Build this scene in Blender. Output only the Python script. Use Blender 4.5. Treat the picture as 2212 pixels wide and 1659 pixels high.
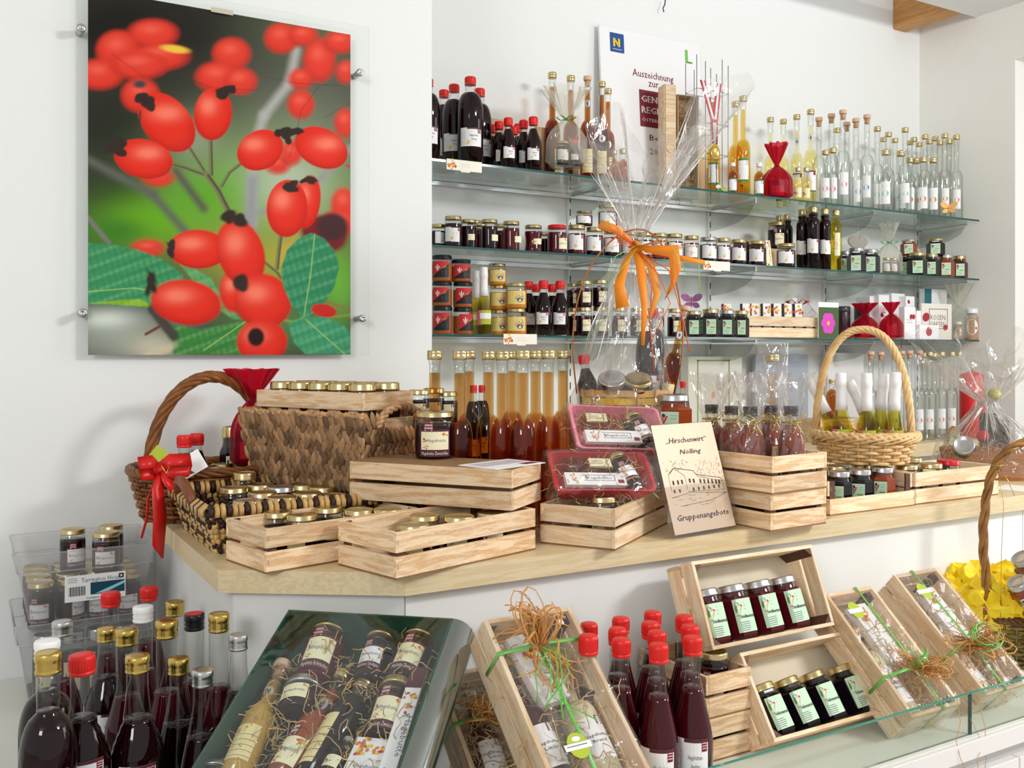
import bpy, bmesh, math, random
from mathutils import Vector, Matrix, Euler
random.seed(7)
for _o in list(bpy.data.objects):
    bpy.data.objects.remove(_o, do_unlink=True)
R = math.radians
PI = math.pi

# ------------------------------------------------------------------ camera
HC, F, CX, YH = 1.30, 2047.0, 1106.0, 761.0      # camera height, focal length and horizon in photo pixels
SY, CY = 0.5, math.sqrt(3) / 2                   # yaw of 30 degrees
sc = bpy.context.scene
C = sc.collection
cam_d = bpy.data.cameras.new('camera')
cam = bpy.data.objects.new('camera', cam_d)
C.objects.link(cam)
cam.location = (0, 0, HC)
cam.rotation_euler = (R(90), 0, R(-30))
cam_d.sensor_width = 36
cam_d.sensor_fit = 'HORIZONTAL'
cam_d.lens = 36 * F / 2212
cam_d.shift_y = -(829.5 - YH) / 2212
cam_d.clip_start = 0.02
sc.camera = cam

# ------------------------------------------------------------------ light
world = bpy.data.worlds.new('world')
sc.world = world
world.use_nodes = True
world.node_tree.nodes['Background'].inputs[0].default_value = (0.97, 0.99, 1.0, 1)
world.node_tree.nodes['Background'].inputs[1].default_value = 0.70


def area_light(name, loc, target, sx, sy, power, col=(1, 1, 1)):
    d = bpy.data.lights.new(name, 'AREA')
    d.shape = 'RECTANGLE'
    d.size, d.size_y = sx, sy
    d.energy = power
    d.color = col
    o = bpy.data.objects.new(name, d)
    C.objects.link(o)
    o.location = loc
    o.rotation_euler = (Vector(target) - Vector(loc)).to_track_quat('-Z', 'Y').to_euler()
    return o


area_light('ceiling_lamp', (-2.3, -1.3, 2.50), (0.6, 2.0, 0.7), 1.0, 0.8, 50, (0.99, 1, 1))
area_light('ceiling_lamp', (3.1, -0.9, 2.88), (3.0, 2.8, 1.1), 0.9, 0.6, 118, (0.99, 1, 1))
area_light('window_daylight', (5.2, 0.4, 1.6), (2.6, 2.2, 1.1), 1.3, 1.5, 34, (0.97, 0.985, 1))

vs = sc.view_settings
vs.view_transform = 'Standard'
vs.look = 'None'
vs.gamma = 1
vs.exposure = 0.0
vs.use_curve_mapping = False
try:
    sc.cycles.transparent_max_bounces = 48
    sc.cycles.max_bounces = 12
    sc.cycles.transmission_bounces = 10
    sc.cycles.glossy_bounces = 4
    sc.cycles.diffuse_bounces = 4
    sc.cycles.sample_clamp_indirect = 4
except Exception:
    pass


# ------------------------------------------------------------------ photo pixel -> place
def ray(px, py=YH):
    u = (px - CX) / F
    return Vector((SY + u * CY, CY - u * SY, (YH - py) / F))


def onz(px, py, z):
    d = ray(px, py)
    t = (z - HC) / d.z
    return Vector((d.x * t, d.y * t, z))


def ony(px, py, y):
    d = ray(px, py)
    t = y / d.y
    return Vector((d.x * t, y, HC + d.z * t))


def att(px, py, t):
    d = ray(px, py)
    return Vector((d.x * t, d.y * t, HC + d.z * t))


def dep(p):
    return p[0] * SY + p[1] * CY


def face(p, extra=0.0):
    """z rotation that turns a thing's front (-Y) to the viewer's side"""
    return math.atan2(-p[0], p[1]) + R(extra)


# ------------------------------------------------------------------ materials
MATS = {}


def mat(name, col=(.8, .8, .8), rough=.5, metal=0., spec=.5, trans=0., ior=1.45, alpha=1., sheen=0., emit=0., coat=0., sss=0.):
    if name in MATS:
        return MATS[name]
    m = bpy.data.materials.new(name)
    m.use_nodes = True
    b = m.node_tree.nodes['Principled BSDF']
    b.inputs['Base Color'].default_value = (*col, 1)
    b.inputs['Roughness'].default_value = rough
    b.inputs['Metallic'].default_value = metal
    b.inputs['Specular IOR Level'].default_value = spec
    b.inputs['IOR'].default_value = ior
    b.inputs['Transmission Weight'].default_value = trans
    b.inputs['Alpha'].default_value = alpha
    b.inputs['Coat Weight'].default_value = coat
    if sheen:
        b.inputs['Sheen Weight'].default_value = sheen
    if emit:
        b.inputs['Emission Color'].default_value = (*col, 1)
        b.inputs['Emission Strength'].default_value = emit
    MATS[name] = m
    return m


def srgb(r, g, b):
    f = lambda c: (c / 255 / 12.92) if c <= 10 else ((c / 255 + .055) / 1.055) ** 2.4
    return (f(r), f(g), f(b))


def film(name, tint, edge, fres=1.45, rough=.03, bump=0., bscale=30., base=0.0, gl=1.0, stretch=(1, 1, 1), body=None):
    """thin clear sheet: what lies behind shows through, tinted more where seen edge-on, plus a Fresnel gloss"""
    if name in MATS:
        return MATS[name]
    m = bpy.data.materials.new(name)
    m.use_nodes = True
    nt = m.node_tree
    nt.nodes.clear()
    N, L = nt.nodes.new, nt.links.new
    out = N('ShaderNodeOutputMaterial')
    mix = N('ShaderNodeMixShader')
    tr = N('ShaderNodeBsdfTransparent')
    g = N('ShaderNodeBsdfGlossy')
    g.inputs['Roughness'].default_value = rough
    g.inputs['Color'].default_value = (gl, gl, gl, 1)
    # Schlick reflectance, the same from both sides of the sheet
    fr = N('ShaderNodeLayerWeight')
    fr.inputs['Blend'].default_value = .5
    pw = N('ShaderNodeMath')
    pw.operation = 'POWER'
    pw.inputs[1].default_value = 5.0
    L(fr.outputs['Facing'], pw.inputs[0])
    f0 = ((fres - 1) / (fres + 1)) ** 2
    sch = N('ShaderNodeMath')
    sch.operation = 'MULTIPLY_ADD'
    sch.use_clamp = True
    sch.inputs[1].default_value = 1 - f0
    sch.inputs[2].default_value = f0 + base
    L(pw.outputs[0], sch.inputs[0])
    lw = N('ShaderNodeLayerWeight')
    lw.inputs['Blend'].default_value = .28
    cm = N('ShaderNodeMix')
    cm.data_type = 'RGBA'
    cm.inputs[6].default_value = (*tint, 1)
    cm.inputs[7].default_value = (*edge, 1)
    L(lw.outputs['Facing'], cm.inputs[0])
    L(cm.outputs[2], tr.inputs['Color'])
    fac = sch.outputs[0]
    L(fac, mix.inputs[0])
    first = tr.outputs[0]
    if body:
        df = N('ShaderNodeBsdfTranslucent')
        d2 = N('ShaderNodeBsdfDiffuse')
        df.inputs['Color'].default_value = (*body[0], 1)
        d2.inputs['Color'].default_value = (*body[0], 1)
        mm = N('ShaderNodeMixShader')
        mm.inputs[0].default_value = .5
        L(df.outputs[0], mm.inputs[1])
        L(d2.outputs[0], mm.inputs[2])
        mb = N('ShaderNodeMixShader')
        mb.inputs[0].default_value = body[1]
        L(tr.outputs[0], mb.inputs[1])
        L(mm.outputs[0], mb.inputs[2])
        first = mb.outputs[0]
    L(first, mix.inputs[1])
    L(g.outputs[0], mix.inputs[2])
    L(mix.outputs[0], out.inputs['Surface'])
    if bump:
        tc = N('ShaderNodeTexCoord')
        mp = N('ShaderNodeMapping')
        mp.inputs['Scale'].default_value = stretch
        nz = N('ShaderNodeTexNoise')
        nz.inputs['Scale'].default_value = bscale
        nz.inputs['Detail'].default_value = 4
        bp = N('ShaderNodeBump')
        bp.inputs['Strength'].default_value = bump
        bp.inputs['Distance'].default_value = .01
        L(tc.outputs['Object'], mp.inputs[0])
        L(mp.outputs[0], nz.inputs['Vector'])
        L(nz.outputs[0], bp.inputs['Height'])
        for nd in (g, fr, lw):
            L(bp.outputs[0], nd.inputs['Normal'])
    MATS[name] = m
    return m


def liquid(name, col, dens, ior=1.34):
    """clear coloured liquid: the colour comes from absorption over the path through it"""
    if name in MATS:
        return MATS[name]
    m = film(name, (1, 1, 1), (.96, .96, .96), 1.45, .02)
    nt = m.node_tree
    v = nt.nodes.new('ShaderNodeVolumeAbsorption')
    v.inputs['Color'].default_value = (*col, 1)
    v.inputs['Density'].default_value = dens
    nt.links.new(v.outputs[0], nt.nodes['Material Output'].inputs['Volume'])
    return m


def wood(name, c1, c2, scale=9., stretch=(1.0, 9, 9), rough=.55, ring=3.0, bump=.05, knots=True):
    """pine/beech grain along local X, different on every board through the object's random value"""
    if name in MATS:
        return MATS[name]
    m = bpy.data.materials.new(name)
    m.use_nodes = True
    nt = m.node_tree
    N, L = nt.nodes.new, nt.links.new
    b = nt.nodes['Principled BSDF']
    tc = N('ShaderNodeTexCoord')
    oi = N('ShaderNodeObjectInfo')
    mp = N('ShaderNodeMapping')
    mp.inputs['Scale'].default_value = stretch
    ml = N('ShaderNodeVectorMath')
    ml.operation = 'SCALE'
    ml.inputs[0].default_value = (13, 7, 5)
    L(oi.outputs['Random'], ml.inputs['Scale'])
    L(ml.outputs[0], mp.inputs['Location'])
    L(tc.outputs['Object'], mp.inputs[0])
    n1 = N('ShaderNodeTexNoise')
    n1.inputs['Scale'].default_value = scale
    n1.inputs['Detail'].default_value = 3
    n1.inputs['Distortion'].default_value = .4
    L(mp.outputs[0], n1.inputs['Vector'])
    wv = N('ShaderNodeMath')
    wv.operation = 'MULTIPLY'
    wv.inputs[1].default_value = ring * 6.283
    L(n1.outputs[0], wv.inputs[0])
    sn = N('ShaderNodeMath')
    sn.operation = 'SINE'
    L(wv.outputs[0], sn.inputs[0])
    n2 = N('ShaderNodeTexNoise')
    n2.inputs['Scale'].default_value = scale * 14
    n2.inputs['Detail'].default_value = 3
    L(mp.outputs[0], n2.inputs['Vector'])
    ad = N('ShaderNodeMath')
    ad.operation = 'MULTIPLY_ADD'
    ad.inputs[1].default_value = .30
    L(sn.outputs[0], ad.inputs[0])
    L(n2.outputs[0], ad.inputs[2])
    mx = N('ShaderNodeMix')
    mx.data_type = 'RGBA'
    mx.inputs[6].default_value = (*c1, 1)
    mx.inputs[7].default_value = (*c2, 1)
    L(ad.outputs[0], mx.inputs[0])
    hs = N('ShaderNodeHueSaturation')
    vr = N('ShaderNodeMapRange')
    vr.inputs['To Min'].default_value = .84
    vr.inputs['To Max'].default_value = 1.12
    L(oi.outputs['Random'], vr.inputs['Value'])
    L(vr.outputs[0], hs.inputs['Value'])
    L(mx.outputs[2], hs.inputs['Color'])
    L(hs.outputs[0], b.inputs['Base Color'])
    b.inputs['Roughness'].default_value = rough
    if bump:
        bp = N('ShaderNodeBump')
        bp.inputs['Strength'].default_value = bump
        bp.inputs['Distance'].default_value = .002
        L(ad.outputs[0], bp.inputs['Height'])
        L(bp.outputs[0], b.inputs['Normal'])
    MATS[name] = m
    return m


def noisy(name, c1, c2, scale=20., rough=.6, bump=.1, dist=.003, stretch=(1, 1, 1), detail=4, spec=.4, metal=0., objrand=False):
    if name in MATS:
        return MATS[name]
    m = mat(name, c1, rough, metal, spec)
    nt = m.node_tree
    N, L = nt.nodes.new, nt.links.new
    b = nt.nodes['Principled BSDF']
    tc = N('ShaderNodeTexCoord')
    mp = N('ShaderNodeMapping')
    mp.inputs['Scale'].default_value = stretch
    L(tc.outputs['Object'], mp.inputs[0])
    n = N('ShaderNodeTexNoise')
    n.inputs['Scale'].default_value = scale
    n.inputs['Detail'].default_value = detail
    L(mp.outputs[0], n.inputs['Vector'])
    mr = N('ShaderNodeMapRange')
    mr.inputs['From Min'].default_value = .3
    mr.inputs['From Max'].default_value = .7
    L(n.outputs[0], mr.inputs['Value'])
    mx = N('ShaderNodeMix')
    mx.data_type = 'RGBA'
    mx.inputs[6].default_value = (*c1, 1)
    mx.inputs[7].default_value = (*c2, 1)
    L(mr.outputs[0], mx.inputs[0])
    col = mx.outputs[2]
    if objrand:
        oi = N('ShaderNodeObjectInfo')
        hs = N('ShaderNodeHueSaturation')
        vr = N('ShaderNodeMapRange')
        vr.inputs['To Min'].default_value = .45
        vr.inputs['To Max'].default_value = 1.6
        L(oi.outputs['Random'], vr.inputs['Value'])
        L(vr.outputs[0], hs.inputs['Value'])
        L(col, hs.inputs['Color'])
        col = hs.outputs[0]
    L(col, b.inputs['Base Color'])
    if bump:
        bp = N('ShaderNodeBump')
        bp.inputs['Strength'].default_value = bump
        bp.inputs['Distance'].default_value = dist
        L(n.outputs[0], bp.inputs['Height'])
        L(bp.outputs[0], b.inputs['Normal'])
    return m


# ------------------------------------------------------------------ mesh builder
_TXT = {}


def text_geo(s):
    if s in _TXT:
        return _TXT[s]
    cu = bpy.data.curves.new('t', 'FONT')
    cu.body = s
    cu.size = 1
    cu.resolution_u = 1
    cu.align_x = 'CENTER'
    o = bpy.data.objects.new('t', cu)
    me = o.to_mesh()
    vs_ = [(v.co.x, v.co.y) for v in me.vertices]
    fs_ = [tuple(p.vertices) for p in me.polygons]
    o.to_mesh_clear()
    bpy.data.objects.remove(o)
    bpy.data.curves.remove(cu)
    _TXT[s] = (vs_, fs_)
    return _TXT[s]


class MB:
    """collects shapes into one mesh; every shape goes to a material slot and may be transformed"""

    def __init__(self):
        self.v, self.f, self.m, self.s = [], [], [], []
        self.slots = []

    def slot(self, m):
        if m not in self.slots:
            self.slots.append(m)
        return self.slots.index(m)

    def add(self, vs_, fs_, m, smooth=False, M=None):
        k = len(self.v)
        i = self.slot(m)
        if M is not None:
            vs_ = [M @ Vector(p) for p in vs_]
        self.v += [tuple(p) for p in vs_]
        for f in fs_:
            self.f.append(tuple(k + a for a in f))
            self.m.append(i)
            self.s.append(smooth)
        return self

    def box(self, c, s, m, M=None):
        x, y, z = s[0] / 2, s[1] / 2, s[2] / 2
        vs_ = [(c[0] + a * x, c[1] + b * y, c[2] + d * z) for d in (-1, 1) for b in (-1, 1) for a in (-1, 1)]
        fs_ = [(0, 2, 3, 1), (4, 5, 7, 6), (0, 1, 5, 4), (2, 6, 7, 3), (0, 4, 6, 2), (1, 3, 7, 5)]
        return self.add(vs_, fs_, m, False, M)

    def bbox(self, c, s, m, bev=.0015, M=None):
        """box with chamfered edges"""
        x, y, z = s[0] / 2, s[1] / 2, s[2] / 2
        b = min(bev, x * .9, y * .9, z * .9)
        bm = bmesh.new()
        bmesh.ops.create_cube(bm, size=1)
        for v in bm.verts:
            v.co = Vector((c[0] + v.co.x * 2 * x, c[1] + v.co.y * 2 * y, c[2] + v.co.z * 2 * z))
        bmesh.ops.bevel(bm, geom=bm.edges[:], offset=b, segments=1, affect='EDGES')
        bm.verts.index_update()
        self.add([v.co.copy() for v in bm.verts], [tuple(v.index for v in f.verts) for f in bm.faces], m, False, M)
        bm.free()
        return self

    def lathe(self, prof, m, seg=24, M=None, smooth=True, hexa=False, close=True, sq=0):
        """prof: (radius, z) from bottom to top; seg sides"""
        vs_, fs_ = [], []
        n = len(prof)
        for i, (r, z) in enumerate(prof):
            for j in range(seg):
                a = 2 * PI * j / seg - PI / 2
                k = 1.0
                if sq:
                    c_, s_ = abs(math.cos(a)), abs(math.sin(a))
                    k = (c_ ** sq + s_ ** sq) ** (-1 / sq)
                vs_.append((r * k * math.cos(a), r * k * math.sin(a), z))
        for i in range(n - 1):
            for j in range(seg):
                a, b = i * seg + j, i * seg + (j + 1) % seg
                fs_.append((a, b, b + seg, a + seg))
        if close:
            if prof[0][0] > 1e-5:
                fs_.append(tuple(range(seg - 1, -1, -1)))
            if prof[-1][0] > 1e-5:
                fs_.append(tuple((n - 1) * seg + j for j in range(seg)))
        return self.add(vs_, fs_, m, smooth, M)

    def tube(self, pts, r, m, seg=6, closed=False, M=None, cap=True, flat=1.0, up=None):
        """sweep a round (or flattened) section along points; r may be a list"""
        pts = [Vector(p) for p in pts]
        n = len(pts)
        rs = r if isinstance(r, (list, tuple)) else [r] * n
        vs_, fs_ = [], []
        ref = Vector(up) if up else Vector((0, 0, 1))
        side = None
        for i, p in enumerate(pts):
            if closed:
                t = pts[(i + 1) % n] - pts[i - 1]
            else:
                t = pts[min(i + 1, n - 1)] - pts[max(i - 1, 0)]
            if t.length < 1e-9:
                t = Vector((0, 0, 1))
            t.normalize()
            if side is None or up:
                a = t.cross(ref)
                if a.length < 1e-3:
                    a = t.cross(Vector((1, 0, 0)))
            else:
                a = side - t * side.dot(t)
            a.normalize()
            side = a
            b = t.cross(a)
            for j in range(seg):
                an = 2 * PI * j / seg
                vs_.append(p + a * math.cos(an) * rs[i] + b * math.sin(an) * rs[i] * flat)
        for i in range(n if closed else n - 1):
            for j in range(seg):
                a_, b_ = i * seg + j, i * seg + (j + 1) % seg
                c_, d_ = ((i + 1) % n) * seg + (j + 1) % seg, ((i + 1) % n) * seg + j
                fs_.append((a_, b_, c_, d_))
        if cap and not closed:
            fs_.append(tuple(range(seg - 1, -1, -1)))
            fs_.append(tuple((n - 1) * seg + j for j in range(seg)))
        return self.add(vs_, fs_, m, True, M)

    def strip(self, pts, w, m, up=(0, 0, 1), M=None, th=.0006, side=None):
        """flat ribbon of width w with a little thickness"""
        pts = [Vector(p) for p in pts]
        n = len(pts)
        ws = w if isinstance(w, (list, tuple)) else [w] * n
        vs_, fs_ = [], []
        for i, p in enumerate(pts):
            t = (pts[min(i + 1, n - 1)] - pts[max(i - 1, 0)]).normalized()
            a = Vector(side).normalized() if side else t.cross(Vector(up))
            if a.length < 1e-3:
                a = Vector((1, 0, 0))
            a.normalize()
            nn = t.cross(a).normalized() * th / 2
            for q in (p - a * ws[i] / 2 + nn, p + a * ws[i] / 2 + nn, p + a * ws[i] / 2 - nn, p - a * ws[i] / 2 - nn):
                vs_.append(q)
        for i in range(n - 1):
            for j in range(4):
                fs_.append((i * 4 + j, i * 4 + (j + 1) % 4, (i + 1) * 4 + (j + 1) % 4, (i + 1) * 4 + j))
        fs_ += [(3, 2, 1, 0), tuple((n - 1) * 4 + j for j in range(4))]
        return self.add(vs_, fs_, m, True, M)

    def grid(self, fn, nu, nv, m, smooth=True, M=None, wrap=False):
        vs_, fs_ = [], []
        for j in range(nv + 1):
            for i in range(nu if wrap else nu + 1):
                vs_.append(fn(i / nu, j / nv))
        w = nu if wrap else nu + 1
        for j in range(nv):
            for i in range(nu):
                a, b = j * w + i, j * w + (i + 1) % w if wrap else j * w + i + 1
                fs_.append((a, b, b + w, a + w))
        return self.add(vs_, fs_, m, smooth, M)

    def prism(self, poly, z0, z1, m, M=None):
        n = len(poly)
        vs_ = [(p[0], p[1], z0) for p in poly] + [(p[0], p[1], z1) for p in poly]
        fs_ = [tuple(range(n - 1, -1, -1)), tuple(range(n, 2 * n))]
        for i in range(n):
            fs_.append((i, (i + 1) % n, n + (i + 1) % n, n + i))
        return self.add(vs_, fs_, m, False, M)

    # ---- flat print: coordinates (x, z) on a plate facing -Y, off = distance in front
    def rect(self, x0, z0, x1, z1, m, off=.0002, nx=1):
        vs_ = []
        for i in range(nx + 1):
            x = x0 + (x1 - x0) * i / nx
            vs_ += [(x, -off, z0), (x, -off, z1)]
        return self.add(vs_, [(2 * i, 2 * i + 2, 2 * i + 3, 2 * i + 1) for i in range(nx)], m)

    def blob(self, x, z, rx, rz, m, off=.0003, n=12, rot=0., hole=0.):
        ca, sa = math.cos(rot), math.sin(rot)
        pt = lambda a, k: (x + k * (rx * math.cos(a) * ca - rz * math.sin(a) * sa), -off, z + k * (rx * math.cos(a) * sa + rz * math.sin(a) * ca))
        o_ = [pt(2 * PI * i / n, 1) for i in range(n)]
        if hole:
            i_ = [pt(2 * PI * i / n, hole) for i in range(n)]
            return self.add(o_ + i_, [(i, (i + 1) % n, n + (i + 1) % n, n + i) for i in range(n)], m)
        return self.add(o_, [tuple(range(n))], m)

    def poly(self, pts, m, off=.0003):
        return self.add([(p[0], -off, p[1]) for p in pts], [tuple(range(len(pts)))], m)

    def text(self, s, x, z, size, m, off=.0005, w=None, rot=0., slant=0., bold=0.):
        vs_, fs_ = text_geo(s)
        if not vs_:
            return self
        xs = [p[0] for p in vs_]
        wid = max(xs) - min(xs)
        kx = size if w is None else w / max(wid, 1e-6)
        ca, sa = math.cos(rot), math.sin(rot)
        for d in ((0,) if not bold else (-bold, 0, bold)):
            out = []
            for p in vs_:
                a, b = (p[0] + slant * p[1]) * kx + d * size, p[1] * size
                out.append((x + a * ca - b * sa, -off - abs(d) * 1e-4, z + a * sa + b * ca))
            self.add(out, fs_, m)
        return self

    def lines(self, x0, x1, z, n, pitch, m, h=.0008, off=.0005, rnd=.3):
        for i in range(n):
            self.rect(x0, z - i * pitch - h / 2, x1 - (x1 - x0) * random.random() * rnd, z - i * pitch + h / 2, m, off)
        return self

    def bend(self, r, k0=0):
        """wrap the flat print round a cylinder of radius r (axis Z)"""
        for i in range(k0, len(self.v)):
            x, y, z = self.v[i]
            rr = r - y
            a = x / r
            self.v[i] = (rr * math.sin(a), -rr * math.cos(a), z)
        return self

    def xf(self, M, k0=0):
        for i in range(k0, len(self.v)):
            self.v[i] = tuple(M @ Vector(self.v[i]))
        return self

    def mesh(self, name):
        me = bpy.data.meshes.new(name)
        me.from_pydata(self.v, [], self.f)
        for s_ in self.slots:
            me.materials.append(s_)
        me.polygons.foreach_set('material_index', self.m)
        me.polygons.foreach_set('use_smooth', self.s)
        me.update()
        return me

    def build(self, name, parent=None, me=None):
        o = bpy.data.objects.new(name, self.mesh(name))
        C.objects.link(o)
        if parent:
            o.parent = parent
        return o


def put(name, me, parent=None, loc=None, rot=None, scale=None):
    o = bpy.data.objects.new(name, me)
    C.objects.link(o)
    if parent:
        o.parent = parent
    if loc is not None:
        o.location = loc
    if rot is not None:
        o.rotation_euler = rot
    if scale is not None:
        o.scale = scale
    return o


def tag(o, label, cat, group=None):
    o['label'] = label
    o['category'] = cat
    if group:
        o['group'] = group
    return o


def thing(name, label, cat, loc=(0, 0, 0), rot=(0, 0, 0), group=None, M=None):
    o = bpy.data.objects.new(name, None)
    C.objects.link(o)
    o.empty_display_size = .02
    if M is not None:
        o.matrix_world = M
    else:
        o.location = loc
        o.rotation_euler = rot
    return tag(o, label, cat, group)


def struct(o):
    o['kind'] = 'structure'
    return o


def basis(origin, xdir, zdir):
    """matrix with local X along xdir, local Z close to zdir"""
    x = Vector(xdir).normalized()
    z = Vector(zdir)
    y = z.cross(x).normalized()
    z = x.cross(y).normalized()
    M = Matrix.Identity(4)
    for i in range(3):
        M[i][0], M[i][1], M[i][2], M[i][3] = x[i], y[i], z[i], origin[i]
    return M


def T(x, y, z):
    return Matrix.Translation((x, y, z))


def RZ(a):
    return Matrix.Rotation(a, 4, 'Z')


def RX(a):
    return Matrix.Rotation(a, 4, 'X')


def RY(a):
    return Matrix.Rotation(a, 4, 'Y')


def wob(i, j=0, k=0):
    v = math.sin(i * 12.9898 + j * 78.233 + k * 37.719) * 43758.5453
    return (v - math.floor(v)) * 2 - 1


ORD = ['first', 'second', 'third', 'fourth', 'fifth', 'sixth', 'seventh', 'eighth', 'ninth', 'tenth', 'eleventh',
       'twelfth', 'thirteenth', 'fourteenth', 'fifteenth', 'sixteenth', 'seventeenth', 'eighteenth', 'nineteenth', 'twentieth']

# ------------------------------------------------------------------ shared materials
ZC = HC - .3826            # counter top
ZP = HC - .76              # display ledge in front of and beside the counter
ZS = [HC + .645, HC + .358, HC + .060]   # glass shelves
YS, YB = 2.86, 3.22        # shelf front edge, back wall
YL, XL = 2.49, 1.17        # picture wall and where it ends
YF = 1.515                 # counter front edge

M_wall = noisy('white_plaster', srgb(236, 237, 235), srgb(235, 236, 234), 60, .9, .02, .001)
M_wallr = noisy('greige_plaster', srgb(242, 239, 233), srgb(240, 237, 231), 60, .9, .02, .002)
M_white = mat('white_laminate', srgb(236, 235, 232), .45)
M_white2 = mat('white_lacquer', srgb(232, 228, 224), .35)
M_ledge = mat('ledge_laminate', srgb(226, 226, 216), .3)
M_beech = wood('beech_laminate', srgb(240, 222, 184), srgb(224, 198, 150), 10, (1.2, 16, 16), .42, 2.0, .02)
M_pine = wood('pine', srgb(246, 222, 186), srgb(206, 158, 108), 7, (1.3, 11, 11), .6, 3.0, .12)
M_pine2 = wood('pale_pine', srgb(248, 228, 196), srgb(220, 178, 130), 6, (1.2, 10, 10), .6, 3.0, .12)
M_ply = wood('brown_hardboard', srgb(150, 112, 72), srgb(124, 90, 56), 20, (3, 3, 3), .7, 1.0, .05)
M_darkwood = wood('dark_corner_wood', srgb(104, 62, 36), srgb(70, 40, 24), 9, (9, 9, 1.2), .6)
M_panel = mat('pale_fibreboard', srgb(226, 214, 190), .7)
M_shelf = film('shelf_glass', (.93, .965, .955), (.66, .79, .75), 1.5, .02)
M_edge = mat('green_glass_edge', srgb(10, 74, 70), .12, spec=.8)
M_glass = film('bottle_glass', (.98, .985, .98), (.58, .61, .58), 1.5, .02, gl=.95)
M_glassg = film('pane_glass', (.97, .985, .98), (.80, .88, .86), 1.38, .01)
M_museum = film('non_reflective_glass', (.985, .99, .985), (.84, .9, .88), 1.16, .01)
M_acryl = film('acrylic', (.97, .97, .97), (.62, .62, .62), 1.5, .02)
M_cello = film('cellophane', (.985, .98, .975), (.72, .69, .67), 1.65, .035, .6, 30, .02, 1.0, (1, 1, .4), (srgb(250, 246, 242), .05))
M_cello2 = film('stretched_cellophane', (.985, .98, .975), (.84, .82, .80), 1.6, .04, .5, 30, .012, 1.0, (1, 1, 1), (srgb(250, 246, 242), .03))
M_organza = film('white_organza', (.97, .965, .94), (.80, .79, .74), 1.15, .35, 0, 30, 0, .8, (1, 1, 1), (srgb(250, 247, 236), .22))
M_orgred = film('red_organza', (.84, .13, .19), (.55, .02, .06), 1.25, .35, 0, 30, 0, .8, (1, 1, 1), (srgb(206, 16, 56), .42))
M_pvc = film('milky_plastic', (.975, .975, .98), (.84, .85, .87), 1.4, .15, 0, 30, 0, .9, (1, 1, 1), (srgb(232, 232, 234), .26))
M_steel = mat('steel', srgb(190, 190, 188), .28, 1.0)
M_alu = mat('brushed_aluminium', srgb(198, 198, 198), .35, 1.0)
M_gold = mat('gold_lid', srgb(206, 186, 136), .28, 1.0)
M_goldb = mat('bright_gold_cap', srgb(208, 178, 98), .25, 1.0)
M_silver = mat('silver_lid', srgb(198, 197, 196), .28, 1.0)
M_redcap = mat('red_plastic_cap', srgb(222, 32, 26), .38)
M_redlid = mat('red_lid', srgb(206, 26, 34), .3)
M_black = mat('black_lid', srgb(24, 24, 26), .25)
M_whitecap = mat('white_capsule', srgb(244, 243, 242), .35)
M_cork = noisy('cork', srgb(212, 168, 132), srgb(176, 128, 94), 260, .8, .2, .0006)
M_syrup = mat('dark_syrup', srgb(24, 3, 6), .05, spec=.45)
M_syrupr = mat('red_syrup', srgb(62, 5, 14), .05, spec=.45)
M_jamd = mat('dark_jam', srgb(30, 6, 10), .06, spec=.5)
M_jamr = mat('red_jam', srgb(78, 10, 20), .06, spec=.5)
M_jamb = mat('black_jam', srgb(14, 7, 14), .06, spec=.5)
M_jamo = mat('amber_jam', srgb(140, 58, 20), .06, spec=.5)
M_must = mat('mustard_spread', srgb(196, 124, 34), .3, spec=.5)
M_brownspread = mat('brown_spread', srgb(160, 88, 38), .3, spec=.5)
L_amber = liquid('amber_liqueur', (.82, .545, .0), 112)
L_amber2 = liquid('deep_amber_liqueur', (.82, .545, .0), 190)
L_gold = liquid('golden_liqueur', (.93, .76, .07), 75)
L_pale = liquid('pale_liqueur', (.93, .82, .05), 24)
L_oil = liquid('yellow_oil', (.95, .87, .0), 95)
L_wine = liquid('yellow_green_wine', (.84, .79, .09), 115)
L_clear = film('clear_spirit', (.99, .995, .99), (.86, .88, .86), 1.12, .02)
P_white = mat('label_white', srgb(240, 239, 240), .5)
P_cream = mat('label_cream', srgb(242, 234, 196), .5)
P_mar = mat('label_maroon', srgb(122, 22, 44), .5)
P_mard = mat('label_dark_maroon', srgb(84, 34, 44), .5)
P_grey = mat('print_grey', srgb(120, 120, 130), .6)
P_dark = mat('print_dark', srgb(44, 42, 50), .6)
P_ltext = mat('print_light', srgb(236, 226, 224), .6)
P_yel = mat('print_yellow', srgb(238, 196, 40), .6)
P_orange = mat('print_orange', srgb(220, 124, 40), .6)
P_red = mat('print_red', srgb(204, 40, 48), .6)
P_green = mat('print_green', srgb(96, 156, 62), .6)
P_lime = mat('print_lime', srgb(176, 190, 50), .6)
P_mint = mat('label_mint', srgb(200, 228, 196), .5)
P_pink = mat('print_pink', srgb(232, 110, 150), .6)
P_blue = mat('print_blue', srgb(52, 140, 200), .6)
P_dgreen = mat('print_teal_green', srgb(20, 140, 90), .6)
P_lgreen = mat('print_pale_green', srgb(120, 200, 160), .6)
P_silver = mat('print_silver', srgb(196, 198, 206), .35, .6)
P_navy = mat('print_navy', srgb(44, 60, 110), .6)
P_black = mat('print_black', srgb(24, 22, 24), .5)
P_card = mat('price_card', srgb(246, 240, 226), .55)
M_paper = mat('paper', srgb(246, 245, 243), .6)
M_straw = noisy('wood_wool', srgb(222, 190, 138), srgb(190, 148, 92), 40, .7, 0)
M_raffia = noisy('raffia', srgb(214, 158, 92), srgb(186, 124, 62), 30, .7, 0)
M_ribg = mat('green_ribbon', srgb(112, 190, 84), .25, spec=.6)
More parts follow.
